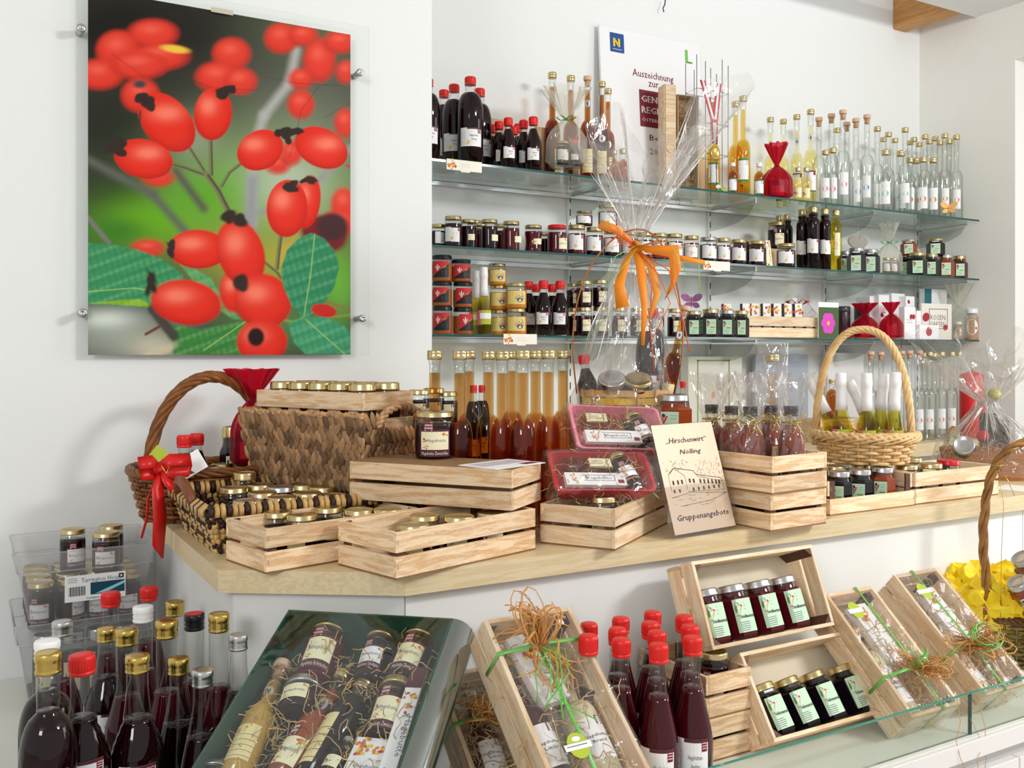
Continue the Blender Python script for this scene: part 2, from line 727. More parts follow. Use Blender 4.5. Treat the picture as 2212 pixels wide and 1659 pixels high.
M_ribo = mat('orange_ribbon', srgb(240, 138, 20), .45)
M_ribr = mat('red_ribbon', srgb(214, 26, 22), .35)

# ------------------------------------------------------------------ the room
b = MB().box((-0.5, 0.8, -.02), (9, 6, .04), mat('floor_tile', srgb(190, 180, 168), .5))
struct(b.build('floor'))
b = MB().box(((XL - 3) / 2, YL + .4, 1.6), (XL + 3, .8, 3.2), M_wall)
struct(b.build('wall_left'))
b = MB().box(((XL + 4.6) / 2, YB + .05, 1.6), (4.6 - XL, .1, 3.2), M_wall)
struct(b.build('wall_back'))
XR = 4.315
b = MB().box((XR + .15, 2.985, 1.6), (.3, .57, 3.2), M_wallr)
b.box((XR + .15, 1.9, 2.95), (.3, 1.6, .52), M_wallr)
b.box((XR + .15, 1.9, .25), (.3, 1.6, .5), M_wallr)
struct(b.build('wall_right'))
b = MB().box((XR + .285, 1.9, 1.6), (.01, 1.6, 2.2), mat('bright_reveal', srgb(244, 246, 250), .6))
wn = struct(b.build('window_1'))
fb = MB()
for dy in (-.77, .77):
    fb.box((XR + .265, 1.9 + dy, 1.6), (.03, .05, 2.2), M_white)
fb.build('window_frame', wn)
b = MB().box((1.5, 0.15, 3.0), (9, 5.5, .1), M_wall)
struct(b.build('ceiling'))
bm_ = MB().bbox((4.107 + .05, 3.06, 2.95 + .15), (.10, .32, .30), wood('oak_beam', srgb(206, 152, 88), srgb(176, 120, 60), 6, (14, 1.2, 14), .5), .004)
o = bm_.build('roof_beam')
tag(o, 'honey brown wooden roof beam above the glass shelves', 'beam')
b = MB().tube([ony(1437, 0, 3.19), ony(1436, 10, 3.19), ony(1432, 18, 3.19), ony(1434, 26, 3.19)], .0025, M_black, 6)
tag(b.build('hanging_wire'), 'short dark wire end hanging at the top of the white wall', 'wire')

# ------------------------------------------------------------------ counter
cp = [(.385, YL), (.385, 1.70), (.661, YF), (4.0, YF), (4.0, 2.15), (XL, 2.15), (XL, YL)]
ct = thing('sales_counter', 'long white counter with pale beech worktop and angled left corner', 'counter', (1.5, 1.9, ZP))
cti = Matrix.Translation((-1.5, -1.9, -ZP))


def cbuild(bb, name):
    bb.xf(cti)
    return bb.build(name, ct)


bb = MB()
cin = [(.385, YL), (.385, 1.70), (.661, YF)]
bb.prism(cp, ZC - .04, ZC, M_beech)
cbuild(bb, 'worktop')
ins = .028
pl = [(.385 + ins, YL), (.385 + ins, 1.70 + .01), (.661 + .012, YF + ins), (4.0, YF + ins)]


def panel(p, q, name):
    d = (Vector((q[0] - p[0], q[1] - p[1]))).normalized()
    n = Vector((-d.y, d.x)) * .018
    g = d * .0015
    bb_ = MB()
    bb_.prism([(p[0] + g.x, p[1] + g.y), (q[0] - g.x, q[1] - g.y), (q[0] - g.x + n.x, q[1] - g.y + n.y), (p[0] + g.x + n.x, p[1] + g.y + n.y)], ZP, ZC - .04, M_white)
    cbuild(bb_, name)


panel(pl[0], pl[1], 'side_panel')
panel(pl[1], pl[2], 'corner_panel')
panel(pl[2], (2.5, YF + ins), 'front_panel')
panel((2.5, YF + ins), pl[3], 'front_panel')
bb = MB()
bb.box((2.6, 2.13, (ZP + ZC - .04) / 2), (2.8, .018, ZC - .04 - ZP), M_white)
cbuild(bb, 'rear_panel')

YG = 1.178
dl = thing('display_ledge', 'low white display ledge with glass lip in front of the counter', 'ledge', (1.5, 1.7, 0))
bb = MB().prism([(-.07, YG - .012), (4.2, YG - .012), (4.2, YL - .004), (-.07, YL - .004)], ZP - .03, ZP, M_ledge).xf(T(-1.5, -1.7, 0))
bb.build('ledge_top', dl)
bb = MB().box((2.05, YG - .006 + .17, (ZP - .034) / 2), (4.2, .32, ZP - .034), M_white2).xf(T(-1.5, -1.7, 0))
bb.build('cabinet_body', dl)
for x0, x1 in ((-.06, .9), (.9, 1.86), (1.86, 2.82), (2.82, 3.8)):
    bb = MB().bbox(((x0 + x1) / 2, YG - .015, (ZP - .06) / 2 + .03), (x1 - x0 - .004, .018, ZP - .13), M_white2, .001).xf(T(-1.5, -1.7, 0))
    bb.build('drawer_front', dl)
bb = MB().bbox((1.9, YG - .015, ZP - .019), (3.8, .018, .036), M_white2, .001).xf(T(-1.5, -1.7, 0))
bb.build('front_trim', dl)
XSEAM = onz(2080, 1580, ZP).x
for x0, x1 in ((.55, XSEAM), (XSEAM, 3.3)):
    bb = MB()
    bb.box(((x0 + x1) / 2, YG, ZP + .0405), (x1 - x0 - .002, .006, .081), M_glassg)
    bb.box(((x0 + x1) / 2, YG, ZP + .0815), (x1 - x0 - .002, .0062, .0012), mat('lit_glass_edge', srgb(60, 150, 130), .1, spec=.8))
    bb.box((x1 - .001, YG, ZP + .0405), (.0012, .0062, .081), M_edge)
    bb.box((x0 + .001, YG, ZP + .0405), (.0012, .0062, .081), M_edge)
    o = bb.build('glass_lip')
    tag(o, '%s clear glass lip along the front of the low ledge' % ('long left' if x0 < 1 else 'right'), 'glass pane', 'glass lips of the ledge')
bb = MB().box((-.062, 1.55, ZP + .05), (.006, .75, .10), film('green_pane', (.45, .62, .55), (.2, .4, .34), 1.5, .02))
tag(bb.build('side_glass'), 'greenish glass pane at the left end of the low ledge', 'glass pane')

bk = thing('back_counter', 'low back counter under the glass shelves with pale beech top', 'counter', (2.5, 2.9, 0))
ZB = ZC - .006
XB = 4.05
YBK = 2.62
bb = MB().box(((XL + XB) / 2 + .01, (YBK + YB) / 2, ZB - .0275), (XB - XL - .02, YB - YBK - .01, .055), M_beech).xf(T(-2.5, -2.9, 0))
bb.build('worktop', bk)
bb = MB().box(((XL + XB) / 2, (YBK + YB) / 2 + .06, (ZB - .055) / 2), (XB - XL - .1, YB - YBK - .14, ZB - .055), M_white2).xf(T(-2.5, -2.9, 0))
bb.build('cabinet_body', bk)

# ------------------------------------------------------------------ glass shelves
railx = [2.124, 2.869, 3.600, 4.280]
for i, x in enumerate(railx):
    bb = MB()
    bb.box((0, 0, 0), (.018, .012, 1.32), M_white)
    for k in range(24):
        bb.box((0, -.0065, -.62 + k * .054), (.004, .002, .028), P_dark)
    o = bb.build('wall_rail')
    o.location = (x, YB - .007, HC + .16)
    tag(o, 'white slotted wall rail holding the glass shelves, %s from the picture wall' % ORD[i], 'rail', 'wall rails')
M_fin = film('smoked_fin', (.86, .88, .87), (.55, .57, .56), 1.3, .1)
for k, z in enumerate(ZS):
    nm = ['top', 'middle', 'bottom'][k]
    sh = thing('glass_shelf', '%s clear glass wall shelf with dark green front edge' % nm, 'shelf', (2.7, 3.0, z), group='wall shelves')
    edges = [XL + .01] + railx[:3] + [XR - .035]
    for x0, x1 in zip(edges[:-1], edges[1:]):
        bb = MB()
        bb.box(((x0 + x1) / 2, (YS + 3.20) / 2, z - .004), (x1 - x0 - .001, 3.20 - YS, .008), M_shelf)
        bb.box(((x0 + x1) / 2, YS + .0005, z - .004), (x1 - x0 - .001, .0016, .0081), M_edge)
        bb.xf(T(-2.7, -3.0, -z)).build('glass_pane', sh)
    bb = MB().box(((XL + XR) / 2, 3.195, z - .017), (XR - XL - .06, .022, .014), M_alu).xf(T(-2.7, -3.0, -z))
    bb.build('back_profile', sh)
    for x in railx:
        bb = MB()
        n = 12
        arc = [(0, 0)] + [(-.27 * math.sin(PI / 2 * q / n) if False else -.27 * (1 - (q / n)), -.012 - .085 * math.sqrt(max(0, 1 - (1 - q / n) ** 2))) for q in range(n + 1)]
        poly = [(3.205, 0)] + [(3.205 + a, c_) for a, c_ in arc[1:]]
        vs_ = [(x - .0015, p[0], z - .010 + p[1]) for p in poly] + [(x + .0015, p[0], z - .010 + p[1]) for p in poly]
        m_ = len(poly)
        fs_ = [tuple(range(m_)), tuple(range(2 * m_ - 1, m_ - 1, -1))] + [(i, m_ + i, m_ + (i + 1) % m_, (i + 1) % m_) for i in range(m_)]
        bb.add(vs_, fs_, M_fin)
        bb.xf(T(-2.7, -3.0, -z))
        br = bb.build('bracket', sh)
        bb = MB()
        bb.box((x, 3.205 - .145, z - .0135), (.006, .27, .009), M_alu)
        bb.xf(T(-2.7, -3.0, -z)).build('bracket_arm', br)

# ------------------------------------------------------------------ framed print on the left wall
import numpy as np


def paint_print():
    x0, x1 = ony(190, 400, YL - .03).x, ony(757, 400, YL - .03).x
    zt = ony(757, 75, YL - .03).z
    zb = ony(757, 766, YL - .03).z
    nu, nv = 330, 440
    X, Z = np.meshgrid(np.linspace(x0, x1, nu + 1), np.linspace(zb, zt, nv + 1))
    Y = YL - .03
    t = X * SY + Y * CY
    px = CX + F * (X * CY - Y * SY) / t
    py = YH - F * (Z - HC) / t
    col = np.zeros(px.shape + (3,))

    def put_(mask, c):
        col[:] = col * (1 - mask[..., None]) + np.array(srgb(*c)) * mask[..., None]

    def soft(d, w):
        return np.clip(.5 - d / w, 0, 1) ** 2 * (3 - 2 * np.clip(.5 - d / w, 0, 1))

    def gl(cx, cy, rx, ry, c, k=1., rot=0):
        a = math.radians(rot)
        dx, dy = px - cx, py - cy
        u, v = (dx * math.cos(a) + dy * math.sin(a)) / rx, (-dx * math.sin(a) + dy * math.cos(a)) / ry
        put_(k * np.exp(-(u * u + v * v)), c)

    def ell(cx, cy, rx, ry, rot, c, blur=3., lo=None, hi=None, hp=(-.25, -.35), a_=1.):
        a = math.radians(rot)
        dx, dy = px - cx, py - cy
        u, v = (dx * math.cos(a) + dy * math.sin(a)) / rx, (-dx * math.sin(a) + dy * math.cos(a)) / ry
        r = np.sqrt(u * u + v * v) + 1e-6
        d = (r - 1) * min(rx, ry)
        m = soft(d, blur) * a_
        put_(m, c)
        if lo:
            put_(m * np.clip((r - .55) / .5, 0, 1) ** 1.5 * .8 * np.clip(.6 + dy / ry * .5, 0, 1), lo)
        if hi:
            q = ((dx / rx - hp[0]) / .45) ** 2 + ((dy / ry - hp[1]) / .35) ** 2
            put_(m * np.exp(-q) * .75, hi)

    def line(pts, w, c, blur=3., a_=1.):
        for (ax, ay), (bx, by) in zip(pts[:-1], pts[1:]):
            l2 = (bx - ax) ** 2 + (by - ay) ** 2
            s = np.clip(((px - ax) * (bx - ax) + (py - ay) * (by - ay)) / l2, 0, 1)
            d = np.hypot(px - ax - s * (bx - ax), py - ay - s * (by - ay)) - w
            put_(soft(d, blur) * a_, c)

    def leaf(pts, c, blur=3., vein=None):
        pts = np.array(pts, float)
        inside = np.zeros(px.shape, bool)
        dmin = np.full(px.shape, 1e9)
        n = len(pts)
        for i in range(n):
            ax, ay = pts[i]
            bx, by = pts[(i + 1) % n]
            cond = ((ay > py) != (by > py)) & (px < (bx - ax) * (py - ay) / (by - ay + 1e-9) + ax)
            inside ^= cond
            l2 = (bx - ax) ** 2 + (by - ay) ** 2
            s = np.clip(((px - ax) * (bx - ax) + (py - ay) * (by - ay)) / l2, 0, 1)
            dmin = np.minimum(dmin, np.hypot(px - ax - s * (bx - ax), py - ay - s * (by - ay)))
        d = np.where(inside, -dmin, dmin)
        m = soft(d, blur)
        put_(m, c)
        sp = (np.sin(px * .31 + py * .17) * np.sin(px * .13 - py * .29) + np.sin(px * .07 + py * .23)) * .5
        put_(m * np.clip(sp, 0, 1) * .28, (150, 196, 150))
        put_(m * np.clip(-sp, 0, 1) * .3, (20, 80, 50))
        if vein:
            line(vein, .8, (180, 210, 120), 2.5, .9)
            (vx0, vy0), (vx1, vy1) = vein[0], vein[-1]
            return

    col[:] = np.array(srgb(62, 62, 54))
    gl(260, 60, 260, 130, (26, 24, 22))
    gl(250, 300, 130, 120, (30, 30, 26))
    gl(700, 60, 140, 90, (84, 96, 70))
    gl(380, 80, 90, 60, (34, 32, 28))
    gl(650, 280, 150, 120, (110, 112, 100))
    gl(560, 420, 220, 120, (136, 172, 96))
    gl(620, 400, 90, 80, (176, 186, 168))
    gl(250, 430, 90, 60, (36, 40, 34))
    gl(330, 480, 130, 60, (104, 168, 22))
    gl(440, 430, 90, 70, (94, 160, 40))
    gl(250, 500, 70, 30, (60, 120, 30))
    gl(560, 560, 140, 80, (150, 160, 60))
    gl(640, 560, 40, 40, (214, 170, 60))
    gl(730, 620, 50, 90, (110, 176, 60))
    gl(250, 720, 120, 60, (150, 158, 150))
    gl(230, 690, 60, 20, (206, 210, 206))
    gl(330, 750, 60, 30, (190, 184, 168))
    gl(600, 700, 120, 60, (84, 120, 70))
    gl(420, 300, 60, 50, (150, 160, 140), .7)
    # blurred branches
    line([(640, 110), (625, 180), (570, 250), (548, 320), (545, 480)], 9, (172, 170, 168), 22)
    line([(545, 390), (540, 510)], 12, (150, 148, 156), 24)
    line([(560, 460), (640, 440), (757, 320)], 7, (150, 150, 146), 18)
    line([(190, 345), (330, 420), (400, 500)], 8, (96, 96, 90), 22)
    line([(380, 370), (440, 450)], 8, (92, 86, 80), 20)
    line([(190, 470), (235, 525)], 5, (120, 116, 112), 6)
    # blurred hips
    for (x, y, rx, ry) in ((330, 72, 52, 30), (255, 108, 46, 42), (345, 122, 60, 28), (215, 160, 50, 32), (300, 140, 60, 30), (500, 116, 40, 34),
                           (470, 166, 46, 32), (520, 175, 34, 28), (608, 82, 36, 32), (655, 76, 30, 22), (690, 130, 34, 46), (735, 90, 34, 24),
                           (650, 170, 26, 22), (303, 205, 40, 36), (748, 155, 22, 24), (650, 225, 28, 30), (742, 440, 26, 34), (342, 384, 32, 18),
                           (745, 265, 22, 30), (600, 355, 26, 20), (630, 330, 22, 26), (320, 535, 34, 18), (735, 480, 40, 28)):
        ell(x, y, rx, ry, 0, (218, 58, 44), 16, (170, 30, 26), (236, 98, 80), (-.1, -.3))
    ell(700, 505, 52, 38, 20, (120, 30, 36), 14)
    ell(718, 490, 34, 30, 0, (70, 40, 44), 14)
    ell(302, 182, 14, 8, 0, (66, 66, 74), 8)
    ell(378, 106, 30, 8, 8, (232, 190, 70), 7)
    # thin dark roots reflected over the print
    for pts in ([(300, 160), (350, 168), (420, 175), (460, 190), (560, 195)], [(570, 165), (640, 180), (735, 185)], [(690, 185), (650, 240), (640, 290), (625, 340)],
                [(420, 175), (390, 200), (380, 220)], [(757, 222), (700, 255)], [(240, 115), (290, 150), (310, 170)]):
        line(pts, .6, (60, 34, 32), 2.5, .55)
    # leaves
    leaf([(190, 525), (240, 528), (300, 540), (350, 560), (392, 590), (405, 625), (380, 650), (320, 664), (250, 660), (190, 655)], (58, 140, 92), 6, [(190, 630), (290, 622), (400, 640)])
    leaf([(190, 655), (300, 645), (335, 664), (250, 658)], (140, 180, 40), 5)
    leaf([(380, 560), (420, 580), (455, 600), (480, 640), (520, 690), (500, 688), (450, 650), (420, 610)], (96, 160, 100), 5)
    leaf([(372, 700), (430, 712), (520, 695), (560, 700), (540, 765), (373, 766)], (62, 130, 60), 7, [(440, 757), (530, 695)])
    # stems
    for pts, w in (([(408, 318), (430, 352), (446, 378)], 3.5), ([(454, 300), (455, 340), (456, 376)], 4.5), ([(366, 352), (400, 362), (444, 378)], 4),
                   ([(526, 348), (495, 372), (478, 402)], 3.2), ([(446, 376), (470, 410), (490, 450), (520, 500)], 6.5), ([(606, 508), (602, 540), (598, 580)], 4),
                   ([(570, 565), (600, 590), (605, 600)], 3)):
        line(pts, w, (120, 124, 84), 4)
        line([(a + w * .6, b_ + w * .4) for a, b_ in pts], w * .4, (86, 74, 62), 3)
    line([(330, 668), (375, 725)], 11, (70, 66, 60), 10)
    line([(345, 705), (315, 722)], 3, (110, 56, 40), 4)
    line([(750, 358), (757, 360)], 3, (190, 60, 80), 3)
    line([(690, 648), (757, 668)], 2.2, (150, 110, 70), 3)
    line([(560, 680), (630, 695), (757, 680)], 3, (130, 150, 70), 5)

    def hip(cx, cy, rx, ry, rot, tip, tr=(18, 14), blur=3., hp=(-.25, -.3), c=(222, 46, 30)):
        ell(cx, cy, rx, ry, rot, c, blur, (168, 16, 12), (250, 140, 116), hp)
        if tip:
            for k in range(7):
                ell(tip[0] + wob(k, cx) * tr[0] * .7, tip[1] + wob(k, cy) * tr[1] * .7, tr[0] * (.5 + .3 * wob(k, 3)), tr[1] * .55, 40 * wob(k, 5), (52, 40, 36), max(3, blur))

    hip(664, 436, 28, 58, 8, (668, 390), (16, 8))
    hip(620, 450, 44, 62, 4, (625, 402), (18, 12))
    hip(360, 264, 74, 50, 48, (312, 222), (22, 18), 3, (.0, -.4))
    line([(303, 240), (302, 268), (288, 278)], 2, (70, 54, 46), 3)
    hip(460, 246, 41, 57, 6, (492, 200), (20, 14))
    hip(310, 343, 64, 42, 12, (250, 315), (22, 18), 3, (.15, -.3))
    hip(562, 324, 52, 42, -28, (612, 293), (16, 16))
    hip(694, 319, 60, 42, 26, (640, 284), (13, 9), 3, (.2, -.2))
    hip(428, 538, 64, 42, 2, (368, 538), (9, 18), 4)
    hip(505, 628, 30, 46, 0, None, blur=10)
    hip(520, 546, 50, 74, -18, (504, 470), (24, 18), 7)
    hip(402, 653, 76, 48, 8, (325, 610), (10, 26), 7)
    hip(568, 650, 62, 58, 30, (520, 612), (14, 20), 8)
    hip(566, 738, 54, 48, 0, None, blur=7)
    ell(553, 728, 18, 20, 0, (40, 18, 18), 8)
    leaf([(672, 503), (700, 515), (722, 540), (733, 575), (722, 620), (700, 655), (672, 680), (655, 686), (630, 660), (612, 620), (607, 580), (620, 540), (645, 515)], (52, 136, 96), 4,
         [(680, 505), (670, 600), (656, 686)])
    leaf([(622, 700), (650, 685), (700, 684), (740, 700), (757, 720), (757, 765), (660, 765), (635, 740)], (66, 152, 112), 5, [(660, 690), (700, 725), (745, 765)])
    ell(700, 671, 28, 14, 10, (200, 40, 36), 5)
    ell(340, 760, 40, 10, -20, (200, 186, 160), 10)
    col[:] = np.clip(col * np.array([1.16, 1.14, 1.10]) - .004, 0, 1)
    v = np.stack([X, np.full_like(X, 0), Z], -1).reshape(-1, 3)
    me = bpy.data.meshes.new('print')
    idx = np.arange((nu + 1) * (nv + 1)).reshape(nv + 1, nu + 1)
    q = np.stack([idx[:-1, :-1], idx[:-1, 1:], idx[1:, 1:], idx[1:, :-1]], -1).reshape(-1, 4)
    me.vertices.add(len(v))
    ox, oz = (x0 + x1) / 2, (zb + zt) / 2
    v = v - np.array([ox, 0, oz])
    me.vertices.foreach_set('co', v.ravel())
    me.loops.add(q.size)
    me.loops.foreach_set('vertex_index', q.ravel())
    me.polygons.add(len(q))
    me.polygons.foreach_set('loop_start', np.arange(0, q.size, 4))
    me.polygons.foreach_set('loop_total', np.full(len(q), 4))
    me.update(calc_edges=True)
    ca = me.color_attributes.new('photo', 'FLOAT_COLOR', 'POINT')
    ca.data.foreach_set('color', np.concatenate([col.reshape(-1, 3), np.ones((len(v), 1))], 1).ravel())
    m = mat('photo_print', (.5, .5, .5), .5, spec=.12)
    at = m.node_tree.nodes.new('ShaderNodeAttribute')
    at.attribute_name = 'photo'
    m.node_tree.links.new(at.outputs['Color'], m.node_tree.nodes['Principled BSDF'].inputs['Base Color'])
    me.materials.append(m)
    return me, x0, x1, zb, zt, ox, oz


_me, x0, x1, zb, zt, ox, oz = paint_print()
pic = thing('picture', 'large glass-mounted photo print of red rose hips on the left wall', 'picture', (ox, YL - .03, oz))
put('print', _me, pic)
bb = MB().box((0, .0025, 0), (x1 - x0, .004, zt - zb), P_white)
bb.build('backing_board', pic)
ga, gb = ony(152, 400, YL - .034).x - ox, ony(797, 400, YL - .034).x - ox
bb = MB().box(((ga + gb) / 2, -.005, .012), (gb - ga, .006, zt - zb + .03), M_museum)
bb.build('glass_cover', pic)
for (qx, qy) in ((175, 61), (777, 157), (178, 676), (783, 688)):
    p = ony(qx, qy, YL - .045)
    bb = MB().lathe([(.0095, 0), (.0105, .003), (.0105, .010), (.0085, .013), (.003, .0132), (.002, .0115)], M_steel, 20, RX(PI / 2))
    bb.lathe([(.0085, -.036), (.0085, 0)], M_steel, 16, RX(PI / 2))
    o = bb.build('standoff_bolt', pic)
    o.location = (p.x - ox, -.008, p.z - oz)
bb = MB().box((0, 0, 0), (.055, .001, .012), mat('tape', srgb(200, 190, 170), .4))
o = bb.build('tape', pic)
p = ony(480, 24, YL - .04)
o.location = (p.x - ox, -.0095, p.z - oz)

# ------------------------------------------------------------------ printed labels (flat print wrapped on glass)
def genuss_box(b, x, z, w, h, off=.0004):
    b.rect(x - w / 2, z - h / 2, x + w / 2, z + h / 2, P_mar, off, 3)
    b.text('GENUSS', x, z + h * .12, h * .30, P_ltext, off + .0002, w * .8, bold=.03)
    b.text('REGION', x, z - h * .20, h * .30, P_ltext, off + .0002, w * .8, bold=.03)
    b.rect(x - w * .38, z - h * .40, x + w * .38, z - h * .31, P_ltext, off + .0002)


def hip_mark(b, x, z, s, off=.0005):
    b.blob(x, z, s * .35, s * .6, P_red, off, 8, .3)
    b.blob(x + s * .7, z - s * .6, s * .7, s * .22, P_green, off, 8, .5)
    b.blob(x - s * .2, z - s * 1.0, s * .5, s * .16, P_green, off, 8, -.4)


def fruits(b, x, z, s, off=.0005, seed=1):
    rnd = random.Random(seed)
    for i in range(7):
        b.blob(x + rnd.uniform(-1, 1) * s, z + rnd.uniform(-1, 1) * s * .8, s * .34, s * .26, [P_orange, P_yel, P_red, P_orange, mat('print_tan', srgb(200, 130, 70), .6)][i % 5], off + i * .00003, 8, rnd.uniform(0, 3))


def lab_syrup(w, h, r, big=True, word='Hagebutten-', word2='Sirup'):
    b = MB()
    b.rect(-w / 2, -h / 2, w / 2, h / 2, P_white, .0003, 10)
    b.rect(-w * .18, h * .42, w / 2, h / 2, P_mard, .0005, 8)
    b.lines(-w * .46, -w * .26, h * .28, 9, h * .08, P_grey, h * .018)
    b.rect(w * .30, h * .22, w * .46, h * .46, P_red if not big else P_mar, .0007, 2)
    for k in range(3):
        b.rect(w * .32, h * (.40 - k * .06), w * .44, h * (.42 - k * .06), P_ltext, .0009)
    b.text(word, w * .13, h * .04, h * .16, P_dark, .0006, w * .40)
    b.text(word2, w * .13, -h * .16, h * .16, P_dark, .0006, w * .24)
    b.lines(w * .0, w * .28, -h * .24, 1, h * .08, P_grey, h * .02)
    for k in range(5):
        b.blob(-w * .12 + wob(k, 2) * w * .05, -h * .30 + wob(k, 3) * h * .12, w * .035, h * .05, P_yel, .0006 + k * .00003, 6)
    return b.bend(r)


def lab_jam(w, h, r, word='Hagebutte', foot=None, box=True, bg=None):
    b = MB()
    bg = bg or P_cream
    if foot:
        b.rect(-w * .56, -h * .88, w * .56, h * .62, P_mard, .0002, 12)
        b.text(foot, 0, -h * .78, h * .26, P_ltext, .0006, w * .95)
    b.rect(-w / 2, -h / 2, w / 2, h / 2, bg, .0004, 10)
    b.text(word, w * .05, -h * .06, h * .25, P_grey, .0007, w * .66)
    b.lines(-w * .2, w * .38, -h * .2, 1, .1, P_grey, h * .02, .0006)
    hip_mark(b, -w * .38, h * .08, h * .14, .0006)
    fruits(b, w * .38, h * .30, h * .14, .0006, 3)
    fruits(b, -w * .30, -h * .36, h * .11, .0006, 5)
    if box:
        genuss_box(b, -w * .22, h * .75, w * .34, h * .5, .0006)
    return b.bend(r)


def lab_plain(w, h, r, bg, accent):
    """small far label: plate, word lines and a coloured corner"""
    b = MB()
    b.rect(-w / 2, -h / 2, w / 2, h / 2, bg, .0004, 8)
    b.lines(-w * .15, w * .42, h * .18, 2, h * .22, P_grey, h * .06, .0006)
    hip_mark(b, -w * .32, 0, h * .2, .0006)
    if accent:
        b.rect(w * .28, h * .26, w * .48, h * .48, accent, .0006)
    return b.bend(r)


def lab_honey(w, h, r):
    """white two-part label: grey text block at left, name and yellow blossom at right, red corner"""
    b = MB()
    b.rect(-w / 2, -h * .46, -w * .06, h / 2, P_white, .0005, 6)
    b.lines(-w * .46, -w * .12, h * .36, 9, h * .085, P_grey, h * .02, .0007)
    b.rect(-w * .06, -h / 2, w / 2, h * .44, P_white, .0003, 6)
    b.rect(w * .36, h * .22, w * .48, h * .42, P_red, .0006)
    b.lines(w * .06, w * .42, h * .08, 2, h * .14, P_grey, h * .045, .0006)
    for k in range(5):
        b.blob(w * .02 + wob(k, 2) * w * .05, -h * .26 + wob(k, 3) * h * .10, w * .035, h * .06, P_yel, .0007 + k * .00003, 6)
    return b.bend(r)


def fold_hex(b, side):
    """bend a flat label round the corners of a six-sided jar"""
    for i, (x, y, z) in enumerate(b.v):
        if abs(x) > side:
            e = abs(x) - side
            sg = 1 if x > 0 else -1
            b.v[i] = (sg * (side + e * .5 - y * .866), y * .5 + e * .866, z)
    return b


def lab_mint(w, h, y, word=None, text=True):
    """pale green flat label with a red drawing and black name, on the flat side of a six-sided jar"""
    b = MB()
    b.rect(-w / 2, -h / 2, w / 2, h / 2, P_mint, .0004, 12)
    b.blob(-w * .30, h * .27, w * .11, h * .15, mat('print_skin', srgb(236, 178, 160), .6), .0006, 10, .3)
    b.blob(-w * .34, h * .34, w * .09, h * .08, P_dark, .0007, 8, .5)
    b.poly([(-w * .40, h * .02), (-w * .34, -h * .02), (-w * .10, h * .30), (-w * .18, h * .34)], P_red, .0008)
    b.blob(-w * .40, h * .20, w * .05, h * .10, P_green, .0008, 8)
    if word:
        b.lines(-w * .02, w * .46, h * .38, 3, h * .10, P_grey, h * .025, .0006, .2)
        b.text(word, w * .08, -h * .08, h * .15, P_dark, .0007, w * .78, bold=.02)
        b.lines(-w * .34, w * .1, -h * .2, 5, h * .06, P_grey, h * .022, .0006)
    else:
        b.lines(w * .02, w * .44, h * .34, 2, h * .12, P_lgreen, h * .03, .0006, .2)
        b.lines(-w * .1, w * .40, -h * .05, 1, h, P_green, h * .06, .0006, .1)
        b.lines(-w * .30, w * .30, -h * .2, 3, h * .1, P_lgreen, h * .03, .0006)
    if word:
        fold_hex(b, -y * math.tan(PI / 6))
    return b.xf(T(0, y, 0))


def lab_ring(w, h, r, rm):
    b = MB()
    b.rect(-w / 2, -h / 2, w / 2, h / 2, P_white, .0004, 8)
    b.lines(-w * .3, w * .3, h * .36, 2, h * .09, P_grey, h * .03, .0006)
    b.blob(0, -h * .04, w * .34, w * .34, rm, .0006, 18)
    b.blob(0, -h * .05, w * .15, w * .13, P_white, .0008, 10)
    b.poly([(-w * .2, -h * .10), (w * .2, -h * .10), (0, -h * .01)], P_ltext, .0009)
    b.lines(-w * .36, w * .36, -h * .34, 3, h * .05, P_grey, h * .012, .0006)
    return b.bend(r)


def lab_crest(w, h, r):
    b = MB()
    b.blob(0, 0, w / 2, h / 2, P_silver, .0004, 18)
    b.poly([(-w * .18, h * .16), (w * .18, h * .16), (w * .18, -h * .12), (0, -h * .30), (-w * .18, -h * .12)], P_navy, .0006)
    for k in range(4):
        b.blob(-w * .09 + (k % 2) * w * .18, h * .06 - (k // 2) * h * .16, w * .05, h * .04, P_yel, .0008, 6)
    b.poly([(-w * .14, h * .2), (w * .14, h * .2), (w * .16, h * .36), (w * .05, h * .28), (0, h * .38), (-w * .05, h * .28), (-w * .16, h * .36)], P_yel, .0006)
    return b.bend(r)


def lab_bands(w, h, r):
    b = MB()
    b.rect(-w / 2, -h / 2, w / 2, h / 2, mat('label_parchment', srgb(236, 218, 160), .5), .0004, 8)
    for k in range(5):
        b.rect(-w / 2, h * (-.42 + k * .15), w / 2, h * (-.41 + k * .15), P_mard, .0006, 8)
    fruits(b, -w * .2, h * .34, h * .09, .0006, 4)
    b.lines(-w * .3, w * .3, -h * .02, 3, h * .15, P_grey, h * .02, .0006)
    return b.bend(r)


